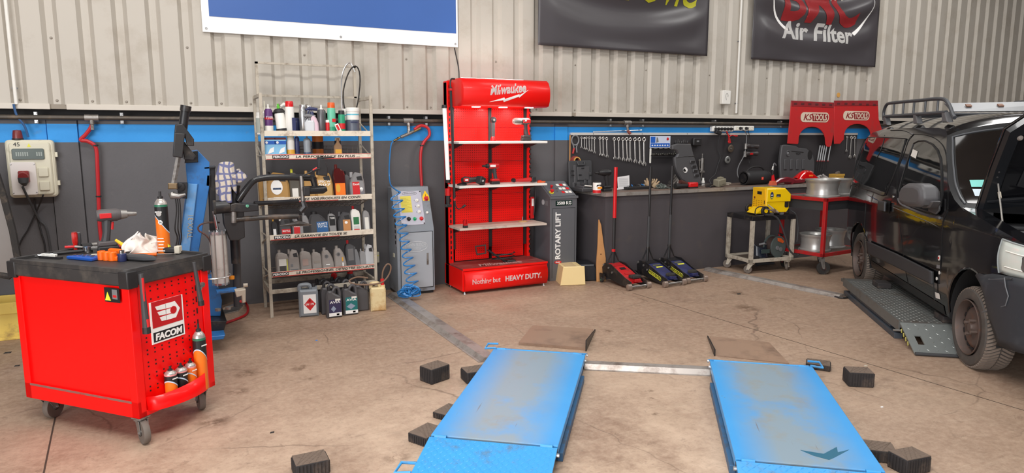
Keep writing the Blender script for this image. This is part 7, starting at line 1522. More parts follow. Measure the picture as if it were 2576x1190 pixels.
# ================================================================ welding trolley (cream frame) with the yellow welder
CAn=-.12;cw=thing('service_cart','cream steel cart with black top carrying the yellow welder','cart',(5.96,5.70,0),rz=CAn);CWd,CDd=.58,.42
def L3(x,y,z): return Vector((cw.location.x+x*math.cos(CAn)-y*math.sin(CAn),cw.location.y+x*math.sin(CAn)+y*math.cos(CAn),z))
for i,(x,y) in enumerate(((0,0),(CWd,0),(CWd,CDd),(0,CDd))): MB().bx(x-.02,x+.02,y-.02,y+.02,.13,.62).obj('post',OIL,cw,smooth=0,bev=.003)
for z0,z1,m_ in ((.13,.17,OIL),(.62,.67,BLKM)):
    for a in ((-.02,CWd+.02,-.02,.015),(-.02,CWd+.02,CDd-.015,CDd+.02),(-.02,.015,.0,CDd),(CWd-.015,CWd+.02,.0,CDd)): MB().bx(*a,z0,z1).obj('frame_rail',m_,cw,smooth=0,bev=.003)
MB().bx(0,CWd,0,CDd,.665,.675).obj('top_plate',BLKM,cw,smooth=0);MB().bx(0,CWd,0,CDd,.14,.15).obj('lower_plate',mat('cart_brown_plate',(98,84,74),.6,var=.1),cw,smooth=0)
for x,y,an in ((.02,.02,2.2),(CWd-.04,.02,.6),(.02,CDd-.02,2.4),(CWd-.04,CDd-.02,1.2)): castor(cw,x,y,.048,.13,an,WR,w=.028,hubm=OIL)
# welder
WZ=.676;wo=L3(.17,.02,WZ);wd_=thing('welder','bright yellow wheeled welding machine standing on the cream cart','welding machine',wo,rz=CAn-.05)
def wp(px,py,Yp): p=wl(px,py,Yp);return p
Wl,Wh,Wt=.33,.31,.20
body=[(0,.03),(0,Wh*.52),(0,Wh),(Wl*.76,Wh),(Wl,Wh*.78),(Wl,Wh*.5),(Wl*.95,Wh*.5),(Wl*.95,.07),(Wl*.86,.03)]
MB().prism(body,Wt+.06,(0,Wt/2,0),'XZ',.006).obj('body',YEL,wd_)
MB().prism([(.002,Wh*.50),(.002,Wh-.006),(Wl*.74,Wh-.006),(Wl-.006,Wh*.77),(Wl-.006,Wh*.50)],.012,(0,-.034,0),e=.004).obj('side_door',YEL,wd_)
fp=MB().prism([(-.035,.02),(.255,.02),(.215,.11),(.20,Wh),(-.005,Wh),(-.02,.15)],.008,(-.004,.0,0),'YZ',.002).obj('front_plate',mat('yellow_orange',(246,186,16),.4),wd_) 
for r_ in range(6):
    for c_ in range(4): MB().bx(-.010,-.007,.04+.045*c_,.058+.045*c_,.05+.022*r_,.056+.022*r_).obj('vent_slot',mat('amber_dark',(150,104,16),.5),fp)
MB().bx(-.010,-.007,.05,.13,.235,.27).obj('handle_slot',BTXT,fp);MB().bx(-.010,-.007,.165,.185,.18,.205).obj('small_label',mat('dark_red_cap',(120,40,34),.3),fp);MB().bx(-.010,-.007,-.01,.0,.13,.17).obj('slot',BTXT,fp)
MB().prism([(.062+.022*math.cos(i*PI/9),Wh*.74+.042*math.sin(i*PI/9)) for i in range(-9,9)]+[],.002,(0,-.042,0)).obj('oval_badge',mat('badge_navy',(44,56,96),.4),wd_);MB().bx(.048,.076,-.0445,-.0425,Wh*.74,Wh*.77).obj('badge_print',WTXT,wd_);MB().bx(.052,.074,-.0445,-.0425,Wh*.64,Wh*.68).obj('badge_yellow',YTXT,wd_)
MB().bx(.125,.18,-.043,-.040,Wh*.68,Wh*.78).obj('door_window',BTXT,wd_);MB().bx(.13,.165,-.044,-.0425,Wh*.69,Wh*.73).obj('window_part',GRY,wd_)
MB().prism(rrect(Wl*.76,Wl*.92,.085,.175,.015),.004,(0,-.031,0)).obj('side_socket_plate',BLK,wd_)
for y in (-.045,Wt+.05):
    f_=MB().lathe([(.05,-.012),(.055,-.008),(.055,.008),(.05,.012)],(-.02,y,.055),'Y',20).obj('wheel',BLK,wd_);MB().lathe([(.022,-.02),(.022,-.012)],(-.02,y,.055),'Y',14).obj('yellow_hub',YEL,f_)
MB().prism([(-.10,.02),(.0,.02),(.0,.09)],.18,(0,Wt/2,0),'XZ').obj('front_skid',YEL,wd_)
for x in (.24,.10): MB().prism([(x-.02,0),(x+.02,0),(x+.03,.035),(x-.025,.035)],.02,(0,.0,0)).obj('foot',GRY,wd_)
MB().tube([(Wl,.05,.21),(Wl+.05,.05,.215),(Wl+.06,.05,.18)],[.014,.016,.012],8).obj('rear_plug',DGR,wd_)
# earth clamp and leads
c_=L3(.19,-.065,WZ);t=thing('earth_clamp','silver earth clamp hanging on the front of the yellow welder','clamp',c_,rz=CAn)
MB().tube([(-.04,0,.13),(.04,0,.075),(.10,0,.045)],[.006,.011,.008],6).obj('upper_jaw',OIL,t);MB().tube([(-.07,0,.085),(.02,0,.062),(.11,0,.035)],[.006,.011,.008],6).obj('lower_jaw',SIL,t);MB().box((.045,0,.06),(.04,.02,.04),(0,.5,0)).obj('spring_block',mat('copper_grey',(150,124,104),.4,metal=.5),t)
cable('black earth lead looping over the front of the yellow welder',[c_+Vector((-.06,-.005,.09)),c_+Vector((-.15,.0,.115)),c_+Vector((-.20,.03,.09)),c_+Vector((-.20,.03,.02)),c_+Vector((-.12,-.01,.012))],.006,BLK)
cable('thick grey welding cable drooping from the cart top down to its lower shelf',[L3(.14,-.04,.69),L3(.25,-.05,.675),L3(.33,-.055,.61),L3(.42,-.055,.44),L3(.50,-.05,.27),L3(.60,-.045,.19),L3(.67,-.03,.20),L3(.68,.0,.26)],.011,DGR,n=8)
cable('grey cable hanging behind the right side of the cream cart',[L3(.57,.10,.885),L3(.60,.10,.85),L3(.60,.12,.74),L3(.665,.14,.55),L3(.70,.14,.36)],.009,DGR)
cable('thin dark cable running from the welder to the red cart side',[L3(.53,.1,.76),L3(.60,.1,.72),L3(.66,.05,.66),L3(.685,.03,.50),L3(.67,.02,.34)],.007,DGR)
# lower shelf of the cart
t=thing('welding_mask','dark blue-black welding mask lying on the lower shelf of the cream cart','mask',L3(.23,.09,.152),rz=CAn)
def mk(a_,b_): an=(a_-.5)*PI*1.1;return (-.0+.115*math.sin(an)*(1-.25*b_),-.10*math.cos(an)*(1-.35*b_)+.05,.015+.17*b_-.05*math.cos(an)*b_)
MB().grid(18,10,mk).obj('shell',mat('mask_blue_black',(30,36,48),.25,coat=.4),t,smooth=80).modifiers.new('th','SOLIDIFY').thickness=.005
MB().bx(-.06,.06,-.062,-.056,.07,.12).obj('visor',mat('visor_glass',(60,72,70),.1),t,bev=.003);MB().tube([(-.05,0,.17),(.0,-.03,.185),(.05,0,.17)],.012,6).obj('headband',GRY,t)
t=thing('hose_reel','grey-green and orange cable reel with red frame on the cart lower shelf','cable reel',L3(.44,.13,.152),rz=CAn+.2)
MB().lathe([(.13,-.06),(.13,-.045),(.08,-.04),(.08,.04),(.13,.045),(.13,.06)],(0,0,.13),'Y',26).obj('reel',mat('reel_grey_green',(84,94,92),.5),t);MB().lathe([(.115,-.04),(.115,.04)],(0,0,.13),'Y',24).obj('wound_cable',mat('wound_dark',(70,56,52),.6),t)
for x,z in ((-.03,.12),(.03,.10)): MB().lathe([(.026,-.062),(.026,-.072),(0,-.072)],(x,0,z),'Y',14).obj('socket_cover',GRY,t)
MB().prism([(-.02,.20),(.06,.17),(.08,.19),(.02,.235),(-.03,.24)],.012,(0,-.066,0)).obj('orange_guard',MC['cap_orange'],t)
MB().tube([(.03,-.03,.28),(.11,-.03,.25),(.17,-.03,.14),(.09,-.03,.16)],.011,6,closed=True).obj('red_frame',DRED,t);MB().tube([(.03,-.03,.28),(.10,-.03,.26)],.014,8).obj('black_grip',BLK,t)
t=thing('glove','dark work glove with white trim at the left of the cart lower shelf','glove',L3(.06,.06,.152),rz=CAn)
MB().tube([(-.03,0,.02),(.03,0,.025),(.10,0,.018)],[.022,.03,.02],10).obj('palm',BLK,t)
for s_ in (-1,0,1): MB().tube([(.09,s_*.018,.016),(.17,s_*.03,.012)],[.013,.010],8).obj('finger',BLK,t)
MB().tube([(-.03,-.01,.02),(-.02,-.03,.045),(.0,-.02,.05),(.01,0,.035)],.006,6).obj('white_trim',WHT,t)
t=thing('bottle','grey torpedo-shaped tube under the cream cart on the floor','tube',L3(.42,.28,.03),rz=CAn);MB().tube([(-.1,0,.02),(.0,0,.02),(.16,0,.01)],[.03,.022,.014],10).obj('tube',DGR,t)
# ================================================================ red cart with wheel rims
rc=thing('service_cart','dark red steel cart with two shelves holding alloy wheel rims','cart',fl(2083,500,.885)*1.0,rz=0)
o_=fl(2083,500,.885);RA=math.atan2(5.83-5.24,6.58-6.61)-PI/2
bk=fl(1975,491,.885);dv=Vector((bk.x-o_.x,bk.y-o_.y,0));RA=math.atan2(dv.y,dv.x)-PI/2;RL=.56;RA=.08
rc.location=(o_.x+.03,o_.y+.05,0);rc.rotation_euler=(0,0,RA);RWd=.78
for x in (0,RWd):
    for y in (0,RL): MB().bx(x-.02,x+.02,y-.02,y+.02,.21,.885).obj('post',DRED,rc,smooth=0,bev=.003)
for z0,z1 in ((.845,.885),(.21,.25)):
    for a in ((-.02,RWd+.02,-.02,.015),(-.02,RWd+.02,RL-.015,RL+.02),(-.02,.015,0,RL),(RWd-.015,RWd+.02,0,RL)): MB().bx(*a,z0,z1).obj('frame_rail',DRED,rc,smooth=0,bev=.003)
MB().bx(0,RWd,0,RL,.875,.884).obj('top_plate',mat('cart_grey_plate',(104,96,92),.6),rc,smooth=0);MB().bx(0,RWd,0,RL,.236,.246).obj('lower_plate',MC['cart_brown_plate'],rc,smooth=0)
MB().bx(.02,RWd-.02,.02,RL-.02,.74,.845).obj('drawer_box',DGR,rc,smooth=0)
RH_=mat('hub_red',(160,30,38),.4)
for x,y,an in ((.03,.03,-.6),(RWd-.06,.04,.3),(.04,RL-.04,1),(RWd-.06,RL-.04,.4)): castor(rc,x,y,.075,.21,an,RUB,w=.035,hubm=RH_)
def rim(label,c_,z,r_,h_,grp,mt,tlt=0):
    t=thing('wheel_rim',label,'wheel rim',(c_.x,c_.y,z),group=grp)
    MB().lathe([(r_*.90,0),(r_,.0),(r_,.012),(r_*.90,.02),(r_*.88,.06),(r_*.86,h_*.45),(r_*.92,h_*.75),(r_*.93,h_-.03),(r_*.99,h_-.018),(r_,h_),(r_*.95,h_),(r_*.89,h_-.02),(r_*.84,h_*.6),(r_*.83,.05)],n=36,cap=False).obj('barrel',mt,t,smooth=50)
    for i in range(5):
        an=2*PI*i/5;d_=Vector((math.cos(an),math.sin(an),0));n_=Vector((-d_.y,d_.x,0));P=[d_*r_*.22-n_*.03,d_*r_*.88-n_*.05,d_*r_*.88+n_*.05,d_*r_*.22+n_*.03];z0=h_-.03
        MB().add([p+Vector((0,0,z0-.03)) for p in P]+[p+Vector((0,0,z0)) for p in P],[(3,2,1,0),(4,5,6,7),(0,1,5,4),(1,2,6,5),(2,3,7,6),(3,0,4,7)]).obj('spoke',mt,t,bev=.004)
    MB().lathe([(r_*.26,h_-.06),(r_*.26,h_-.03),(r_*.2,h_-.022),(0,h_-.022)],n=20).obj('hub',mt,t);return t
AL=mat('alloy_silver',(182,180,176),.32,metal=.55,var=.05)
def rcp(x,y): return Vector((rc.location.x+x*math.cos(RA)-y*math.sin(RA),rc.location.y+x*math.sin(RA)+y*math.cos(RA),0))
rim('silver alloy rim lying on the red cart top, front one',rcp(.215,.20),.886,.195,.195,'alloy rims on the red cart',AL)
rim('silver alloy rim lying on the red cart top, behind the front one',rcp(.60,.30),.886,.195,.185,'alloy rims on the red cart',AL)
rim('silver alloy rim on the lower shelf of the red cart, front one',rcp(.20,.24),.247,.18,.19,'alloy rims on the red cart',AL)
rim('silver alloy rim on the lower shelf of the red cart, nearer the van',rcp(.58,.30),.247,.18,.21,'alloy rims on the red cart',AL)
# ================================================================ the black van
VA=math.radians(51.3);VU=Vector((math.cos(VA),math.sin(VA),0));VV=Vector((math.sin(VA),-math.cos(VA),0));VP=fl(2442,934)
van=thing('van','black delivery van with raised bonnet and roof rack parked at the right','van',VP,rz=VA)
VW=1.70
def lerp_tab(T,x):
    if x <=T[0][0]: return T[0][1]
    for (a,b_),(c_,d_) in zip(T[:-1],T[1:]):
        if x <=c_: return b_+(d_-b_)*(x-a)/(c_-a)
    return T[-1][1]
VZ=[(.2,.06),(.30,.03),(.42,.012),(.55,0),(.80,-.004),(.95,.0),(1.03,.02),(1.10,.03),(1.3,.075),(1.45,.11),(1.56,.145),(1.64,.19),(1.70,.24)]
ENDS=[(-.62,.22),(-.45,.07),(-.3,.015),(-.1,0),(3.0,0),(3.38,.015),(3.54,.06),(3.60,.12)]
def vz(u,z): return lerp_tab(VZ,z)+lerp_tab(ENDS,u)
def S(u,z,off=0.): return Vector((u,-(vz(u,z)-off),z))    # near (right) flank, off = proud of it
def Pv(x,y,off=0.): # a photo point read onto the flank
    v=.05
    for _ in range(12):
        d=ray(x,y);Q=VP+VV*v;t_=(Q-EYE).dot(VV)/d.dot(VV);P=EYE+d*t_-VP;u=P.dot(VU);v=vz(u,P.z)
    return (u,P.z)
ZT=[(-.62,.88),(-.45,.93),(-.3,.975),(0,1.02),(.2,1.045),(.40,1.07),(.52,1.09),(.66,1.14),(.80,1.22),(.95,1.36),(1.08,1.50),(1.18,1.585),(1.30,1.635),(1.5,1.655),(2.4,1.66),(3.0,1.65),(3.32,1.62),(3.50,1.50),(3.60,1.2)]
FA,RA_=(.13,.31,.375),(2.84,.31,.36)
def zlow(u):
    z=lerp_tab([(-.62,.60),(-.26,.34),(.5,.235),(2.4,.26),(3.1,.40),(3.60,.46)],u)
    for cx,cz,r_ in (FA,RA_):
        if abs(u-cx) <r_: z=max(z,cz+math.sqrt(r_*r_-(u-cx)**2))
    return z
us=[-.62+.04*i for i in range(int(4.22/.04)+1)]+[3.60]
for cx,cz,r_ in (FA,RA_): us +=[cx-r_,cx-r_*.985,cx-r_*.94,cx+r_*.94,cx+r_*.985,cx+r_]
us=sorted(set(round(u,4) for u in us));NR=22
PNT=mat('black_car_paint',(14,14,17),.16,var=.1,coat=.8,spec=.6)
b_=MB();rows=[]
for side in (1,-1):
    k0=len(b_.v)
    for u in us:
        z0,z1=zlow(u),lerp_tab(ZT,u)
        for j in range(NR+1):
            z=z0+(z1-z0)*j/NR;p=S(u,z);b_.v.append((p.x,p.y if side >0 else -VW-p.y,p.z))
    for i in range(len(us)-1):
        for j in range(NR):
            q_=(k0+i*(NR+1)+j,k0+(i+1)*(NR+1)+j,k0+(i+1)*(NR+1)+j+1,k0+i*(NR+1)+j+1);b_.f.append(q_ if side >0 else q_[::-1]);b_.m.append(0)
# roof skin between the flanks
ru=[u for u in us if u >=1.12];NC=22;k0=len(b_.v)
for u in ru:
    z1=lerp_tab(ZT,u);y0=-vz(u,z1);
    for j in range(NC+1):
        s_=j/NC;yy=y0+(-VW-2*y0)*s_;e_=1-abs(2*s_-1)**2.6;b_.v.append((u-.13*(1-(2*s_-1)**2)*max(0,(1.5-u)/.38) if u <1.5 else u,yy,z1+.125*e_*lerp_tab([(1.1,.85),(1.4,1),(3.1,1),(3.3,.6),(3.60,0)],u)))
for i in range(len(ru)-1):
    for j in range(NC): b_.f.append((k0+i*(NC+1)+j,k0+(i+1)*(NC+1)+j,k0+(i+1)*(NC+1)+j+1,k0+i*(NC+1)+j+1));b_.m.append(0)
# tail
NT=16;k0=len(b_.v)
for z_ in [.46,.6,.8,1.0,1.1,1.2]:
    y0=-vz(3.60,z_)
    for j in range(NT+1): b_.v.append((3.60+.03*(1-(2*j/NT-1)**4),y0+(-VW-2*y0)*j/NT,z_))
for i in range(5):
    for j in range(NT): b_.f.append((k0+i*(NT+1)+j,k0+i*(NT+1)+j+1,k0+(i+1)*(NT+1)+j+1,k0+(i+1)*(NT+1)+j));b_.m.append(0)
body=b_.obj('body_shell',PNT,van,smooth=45)
# underside and inner arches so nothing shows through
MB().bx(-.40,3.3,-VW+.30,-.30,.22,.42).obj('underbody',BLKM,van,smooth=0)
def arch_liner(cx,cz,r_,side):
    m=MB();n_=18;y0,y1=(-.03,-.34) if side >0 else (-VW+.03,-VW+.34)
    for i in range(n_+1):
        an=PI*(-.06+1.12*i/n_);m.v +=[(cx+r_*math.cos(an),y0,cz+r_*math.sin(an)),(cx+r_*math.cos(an),y1,cz+r_*math.sin(an))]
    m.f=[(2*i,2*i+2,2*i+3,2*i+1) for i in range(n_)];m.m=[0]*n_
    k=len(m.v);m.v.append((cx,y1,cz));m.f +=[(k,2*i+1,2*i+3) for i in range(n_)];m.m +=[0]*n_
    return m.obj('arch_liner',mat('liner_black',(26,25,26),.7),van)
for A in (FA,RA_):
    for s_ in (1,-1): arch_liner(A[0],A[1],A[2]-.004,s_)
# a patch that follows the flank: outline in (u, z), triangulated finely by rows
def patch(name,out,off,mt,parent=van,mirror=False,th=0.,n=26,smooth=60):
    us_=[p[0] for p in out];lo,hi=min(us_),max(us_);m=MB();cols=[]
    N_=len(out)
    def span(u):
        zs_=[]
        for i in range(N_):
            (a,b1),(c_,d_)=out[i],out[(i+1) % N_]
            if (a-u)*(c_-u) <=0 and a !=c_: zs_.append(b1+(d_-b1)*(u-a)/(c_-a))
        return (min(zs_),max(zs_)) if zs_ else None
    step=[lo+1e-4+(hi-lo-2e-4)*i/n for i in range(n+1)];rws=10
    for u in step:
        s_=span(u) or (out[0][1],out[0][1])
        for j in range(rws+1):
            p=S(u,s_[0]+(s_[1]-s_[0])*j/rws,off);m.v.append((p.x,p.y if not mirror else -VW-p.y,p.z))
    for i in range(n):
        for j in range(rws): q_=(i*(rws+1)+j,(i+1)*(rws+1)+j,(i+1)*(rws+1)+j+1,i*(rws+1)+j+1);m.f.append(q_[::-1] if mirror else q_);m.m.append(0)
    o=m.obj(name,mt,parent,smooth=smooth)
    if th: md=o.modifiers.new('th','SOLIDIFY');md.thickness=th;md.offset=-1 if not mirror else -1
    return o
def line(name,pts,r_,mt,parent=van,off=.001,closed=False,sp=True):
    P=[S(u,z,off) for u,z in pts];P=spline(P,4,closed) if sp else P
    return MB().tube(P,r_,5,closed=closed).obj(name,mt,parent)
GLS=mat('dark_car_glass',(20,22,23),.04,var=.05,spec=.9,coat=.3)
RBK=mat('window_rubber',(30,30,31),.5)
dwin=[Pv(x,y) for x,y in [(2300,361),(2312,355),(2328,354),(2345,362),(2359,378),(2367,400),(2370,440),(2370,490),(2366,520),(2357,538),(2330,532),(2295,521),(2280,515),(2266,503),(2263,478),(2273,440),(2286,398)]]
swin=[Pv(x,y) for x,y in [(2184,346),(2230,346),(2280,349),(2279,356),(2268,390),(2257,421),(2246,450),(2229,490),(2220,492),(2190,480),(2145,465),(2148,440),(2156,405),(2168,370),(2176,352)]]
def grow(P,k):
    cx=sum(p[0] for p in P)/len(P);cz=sum(p[1] for p in P)/len(P);return [(p[0]+(k if p[0] >cx else -k),p[1]+(k if p[1] >cz else -k)) for p in P]
for mir in (False,True):
    w1=patch('door_window',dwin,.004,GLS,mirror=mir);w2=patch('side_window',swin,.004,GLS,mirror=mir)
line('window_seal',dwin,.008,RBK,off=.004,closed=True,sp=False);line('window_seal',swin,.006,RBK,off=.004,closed=True,sp=False)
ub=Pv(2254,400)[0];line('window_divider',[Pv(2226,348),Pv(2218,375),Pv(2206,400)],.003,RBK,off=.006)
# panel gaps: front door, rear sliding door, fuel flap side
GAP=mat('gap_black',(4,4,5),.6)
g=lambda L_: [Pv(x,y) for x,y in L_]
line('door_gap',g([(2300,338),(2287,350),(2275,385),(2260,425),(2257,470),(2258,510),(2268,600),(2282,700),(2296,745)]),.0035,GAP)
line('door_gap',g([(2300,338),(2330,340),(2358,352),(2378,380),(2384,440),(2385,520),(2372,560),(2369,620),(2366,680),(2372,790)]),.0035,GAP)
line('door_gap',g([(2226,340),(2210,400),(2188,445),(2178,520),(2174,600),(2180,655)]),.003,GAP)
line('door_gap',g([(2240,328),(2270,328),(2298,338)]),.003,GAP)
line('fender_gap',g([(2386,525),(2376,545),(2370,600),(2366,680)]),.004,GAP)
MB().tube([S(u,z,.0) for u,z in [(3.12,1.5),(3.10,1.0),(3.08,.6)]],.003,5).obj('door_gap',GAP,van)
# highlights creases: shoulder crease
line('body_crease',g([(2150,470),(2200,500),(2262,528),(2330,556),(2372,578)]),.004,PNT,off=-.001)
# rub strips and sill
DK=mat('faded_black_trim',(56,57,60),.5,var=.08,sc=18)
um,zm0,zm1=Pv(2350,680)[0],.43,.545
ms=g([(2352,681),(2352,716),(2300,694),(2258,668),(2168,620),(2166,590),(2220,618),(2300,655)])
for mir in (False,True):
    patch('rub_strip',[(.74,.545),(.74,.445),(1.6,.425),(2.46,.40),(2.46,.525),(1.6,.545)],.016,DK,mirror=mir,th=.014)
    patch('sill_trim',[(.60,.235),(2.44,.262),(2.44,.33),(.60,.31)],.004,mat('sill_black',(24,23,24),.35),mirror=mir)
line('door_gap',[(.74,.548),(.74,.32)],.004,GAP,off=.017,sp=False)
patch('strip_end',[(.755,.535),(.755,.455),(.84,.455),(.84,.535)],.0185,mat('strip_end_grey',(66,68,74),.5),th=.004)
# arch lips
for cx,cz,r_ in (FA,RA_): line('arch_lip',[(cx+r_*math.cos(PI*(-.02+1.04*i/16)),cz+r_*math.sin(PI*(-.02+1.04*i/16))) for i in range(17)],.008,PNT,off=.0,sp=False)
# windscreen
def ws(a,b_):
    # a across, b up
    s_=a;bow=max(0.,1-(2*s_-1)**2)
    ze=1.075+.50*b_;ue=lerp_tab([(q[1],q[0]) for q in ZT if .3 <q[0] <1.31],ze);yi=vz(ue,ze)-.004
    return (ue-bow*(.26-.10*b_),-yi-(VW-2*yi)*s_,ze+.115*b_*bow**.7)
def wsi(a,b_,off=.0): p=ws(a,b_);return (p[0]-off*.75,p[1],p[2]+off*.6)
MB().grid(24,10,lambda a,b_: ws(a,-.03+1.06*b_)).obj('windscreen_surround',mat('satin_black',(22,22,24),.5,spec=.25),van,smooth=80)
MB().grid(24,10,lambda a,b_: wsi(.035+.93*a,.05+.89*b_,.006)).obj('windscreen',mat('windscreen_glass',(30,26,24),.08,var=.2,sc=4,spec=.4),van,smooth=80)
MB().tube([wsi(.022+.956*min(1,max(0,t_)),.96,.008) for t_ in [i/20 for i in range(21)]],.006,6).tube([wsi(.024,.96-.92*i/12,.008) for i in range(13)],.007,6).obj('windscreen_seal',mat('seal_grey',(88,90,94),.4),van)
a_=wsi(.12,.17,.012);b1=wsi(.12,.27,.012)
for zb,lb_,m_ in ((.24,'teal',mat('sticker_teal',(130,214,204),.4)),(.13,'white',mat('sticker_pale',(206,222,232),.4))):
    q_=[wsi(.075,zb,.010),wsi(.135,zb,.010),wsi(.135,zb+.085,.010),wsi(.075,zb+.085,.010)];MB().add(q_,[(0,1,2,3)]).obj('inspection_sticker',m_,van,smooth=0)
MB().tube([wsi(.06,.035,.03),wsi(.30,.06,.035),wsi(.55,.10,.03)],.006,6).obj('wiper',BLK,van)
MB().tube([wsi(.20,-.03,.03),wsi(.55,.12,.03),wsi(.80,.22,.02)],.007,6).obj('wiper',BLK,van)
# door paper seen through the door window
q_=[Pv(x,y) for x,y in [(2299,375),(2311,381),(2306,399),(2293,392)]];MB().add([S(u,z,.0075) for u,z in q_],[(0,1,2,3)]).obj('window_sticker',LAB,van,smooth=0)
# mirror
mp_=Pv(2312,500);mc=S(mp_[0]-.02,mp_[1],.11)
MG=mat('mirror_grey',(86,85,87),.5,var=.05)
mpts=[(2281,498),(2284,480),(2290,467),(2300,461),(2325,461),(2337,467),(2342,480),(2343,500),(2338,516),(2330,522),(2300,520),(2284,514)]
def Pm(x,y,off): # plane parallel to the flank standing proud of it
    v=-off;d=ray(x,y);Q=VP+VV*v;t_=(Q-EYE).dot(VV)/d.dot(VV);P=EYE+d*t_-VP;return Vector((P.dot(VU),-P.dot(VV),P.z))
MP=[Pm(x,y,.10) for x,y in mpts];mo=MB().prism([(p.x,p.z) for p in MP],.15,(0,MP[0].y-.0,0),'XZ',.03).obj('door_mirror',MG,van,bev=.01)
ar=[Pm(x,y,.07) for x,y in [(2336,490),(2344,500),(2358,508),(2349,522),(2330,524),(2326,510)]];MB().prism([(p.x,p.z) for p in ar],.07,(0,ar[0].y,0),'XZ',.01).obj('mirror_arm',MG,mo)
patch('mirror_base',g([(2345,515),(2360,500),(2371,498),(2371,530),(2362,540),(2344,532)]),.014,MG,th=.014)
line('window_waist',g([(2262,500),(2268,512),(2285,522),(2330,540),(2366,548)]),.012,MG,off=.006)
# handles, locks, hinge plugs, sticker on the door edge
hp=Pv(2231,519);patch('handle_recess',grow(g([(2222,505),(2240,508),(2238,533),(2220,530)]),.012),.003,GAP)
patch('door_handle',g([(2221,506),(2238,508),(2236,532),(2220,529)]),.024,DK,th=.02)
l_=Pv(2247,495);MB().lathe([(.012,0),(.012,.006),(0,.007)],S(l_[0],l_[1],.0),'Y',12).obj('lock',SIL,van)
for x,y,m_ in ((2363,649,WHT),(2364,686,WHT),(2357,701,WHT)):
    u,z=Pv(x,y);p=S(u,z,.004);MB().lathe([(.0,-.008),(.011,-.008),(.014,0)] if y >660 else [(.0,-.006),(.02,-.006),(.02,0)],p,'Y',14).obj('plug',m_,van)
u,z=Pv(2363,649);MB().lathe([(.0,-.008),(.009,-.008),(.009,0)],S(u,z,.008),'Y',10).obj('red_dot',DRED,van)
patch('grey_plate',grow(g([(2358,668),(2366,669),(2366,674),(2358,673)]),.006),.004,GRY);patch('white_sticker',grow(g([(2354,736),(2364,740),(2366,752),(2355,748)]),.004),.004,LAB)
line('roof_plate',g([(2290,335),(2297,337)]),.006,GRY,off=.004,sp=False)
# bumper
BUM=mat('bumper_grey_black',(44,47,52),.5,var=.1,sc=10,dirt=((64,66,70),.2,7))
plan=[(.0,.0),(-.10,-.012),(-.22,-.015),(-.34,.0),(-.46,.04),(-.56,.11),(-.63,.22),(-.68,.38),(-.71,.60),(-.72,.85)]
plan2=plan+[(u,VW-v) for u,v in plan[-2::-1]];n_=len(plan2)
def bz(i,t_):
    u,v=plan2[i];hi=lerp_tab([(-.35,.735),(-.17,.715),(-.03,.655),(0,.62)],u);lo=.29
    d2=FA[2]**2-(u-FA[0])**2
    if d2 >0: lo=max(lo,FA[1]+math.sqrt(d2))
    hi=max(hi,lo+.005) if u <-.01 else lo+.01
    hi=max(hi,.0) ;
    if u <-.35: hi=.74
    bulge=.02*math.sin(PI*t_);z=lo+(hi-lo)*t_
    sgn=1 if i <n_/2 else -1
    nrm=Vector((0,1)) if abs(u) <.3 else Vector((-1,.4*sgn)).normalized()
    return (u+nrm.x*bulge,-(v)+(nrm.y*bulge if abs(u) <.3 else 0)*(1 if v <VW/2 else -1),z)
m=MB();R_=8
for i in range(n_):
    for j in range(R_+1): m.v.append(bz(i,j/R_))
for i in range(n_-1):
    for j in range(R_): m.f.append((i*(R_+1)+j,i*(R_+1)+j+1,(i+1)*(R_+1)+j+1,(i+1)*(R_+1)+j));m.m.append(0)
bo=m.obj('front_bumper',BUM,van,smooth=60);bo.modifiers.new('th','SOLIDIFY').thickness=.012
# fog lamp recess line on the bumper
def PB(x,y): # on the bumper corner plane
    v=-.02;
    for _ in range(8):
        d=ray(x,y);Q=VP+VV*v;t_=(Q-EYE).dot(VV)/d.dot(VV);P=EYE+d*t_-VP;u=P.dot(VU);v=lerp_tab(sorted(plan[:7],key=lambda q: q[0]),u)-.018
    return Vector((u,-v+.004,P.z))
MB().tube([PB(x,y) for x,y in [(2529,698),(2532,720),(2540,745),(2552,770),(2570,790)]],.004,5).obj('bumper_crease',mat('crease_grey',(90,92,96),.4),van)
MB().tube([PB(x,y) for x,y in [(2529,698),(2550,702),(2574,706)]],.003,5).obj('bumper_crease',MC['crease_grey'],van)
# headlamps
HL=mat('headlamp_glass',(206,212,204),.08,var=.12,sc=5,coat=.6,spec=.8)
for mir in (0,1):
    m=MB();NU,NV=10,8
    def hl(a,b_):
        u=-.245-.40*a;v=lerp_tab(sorted(plan,key=lambda q: q[0]),u)+.01+.20*max(0,a-.55);z=.735+(.215-.035*a)*b_;y=-(v)+.015*math.sin(PI*b_)
        return (u-.02*math.sin(PI*b_)*a,y if not mir else -VW-y,z)
    m.grid(NU,NV,hl);o=m.obj('headlamp',HL,van,smooth=80);o.modifiers.new('th','SOLIDIFY').thickness=.006
    rim_=[hl(0,j/8) for j in range(9)]+[hl(i/8,1) for i in range(9)];MB().tube(rim_,.006,5).obj('headlamp_rim',mat('rim_light',(150,156,156),.3),o)
    c_=hl(.55,.5);MB().lathe([(.05,0),(.05,.006)],(c_[0],c_[1]+(.006 if not mir else -.012),c_[2]),'Y',18).obj('reflector',SIL,o)
    for zz in (.25,.72): MB().tube([Vector(hl(a/6,zz))+Vector((0,.004 if not mir else -.004,0)) for a in range(1,7)],.004,4).obj('lens_line',LAB,o)
# front grille panel and slam panel so the nose is closed
MB().bx(-.70,-.64,-VW+.35,-.35,.70,.93).obj('grille',BLKM,van,smooth=0,bev=.01)
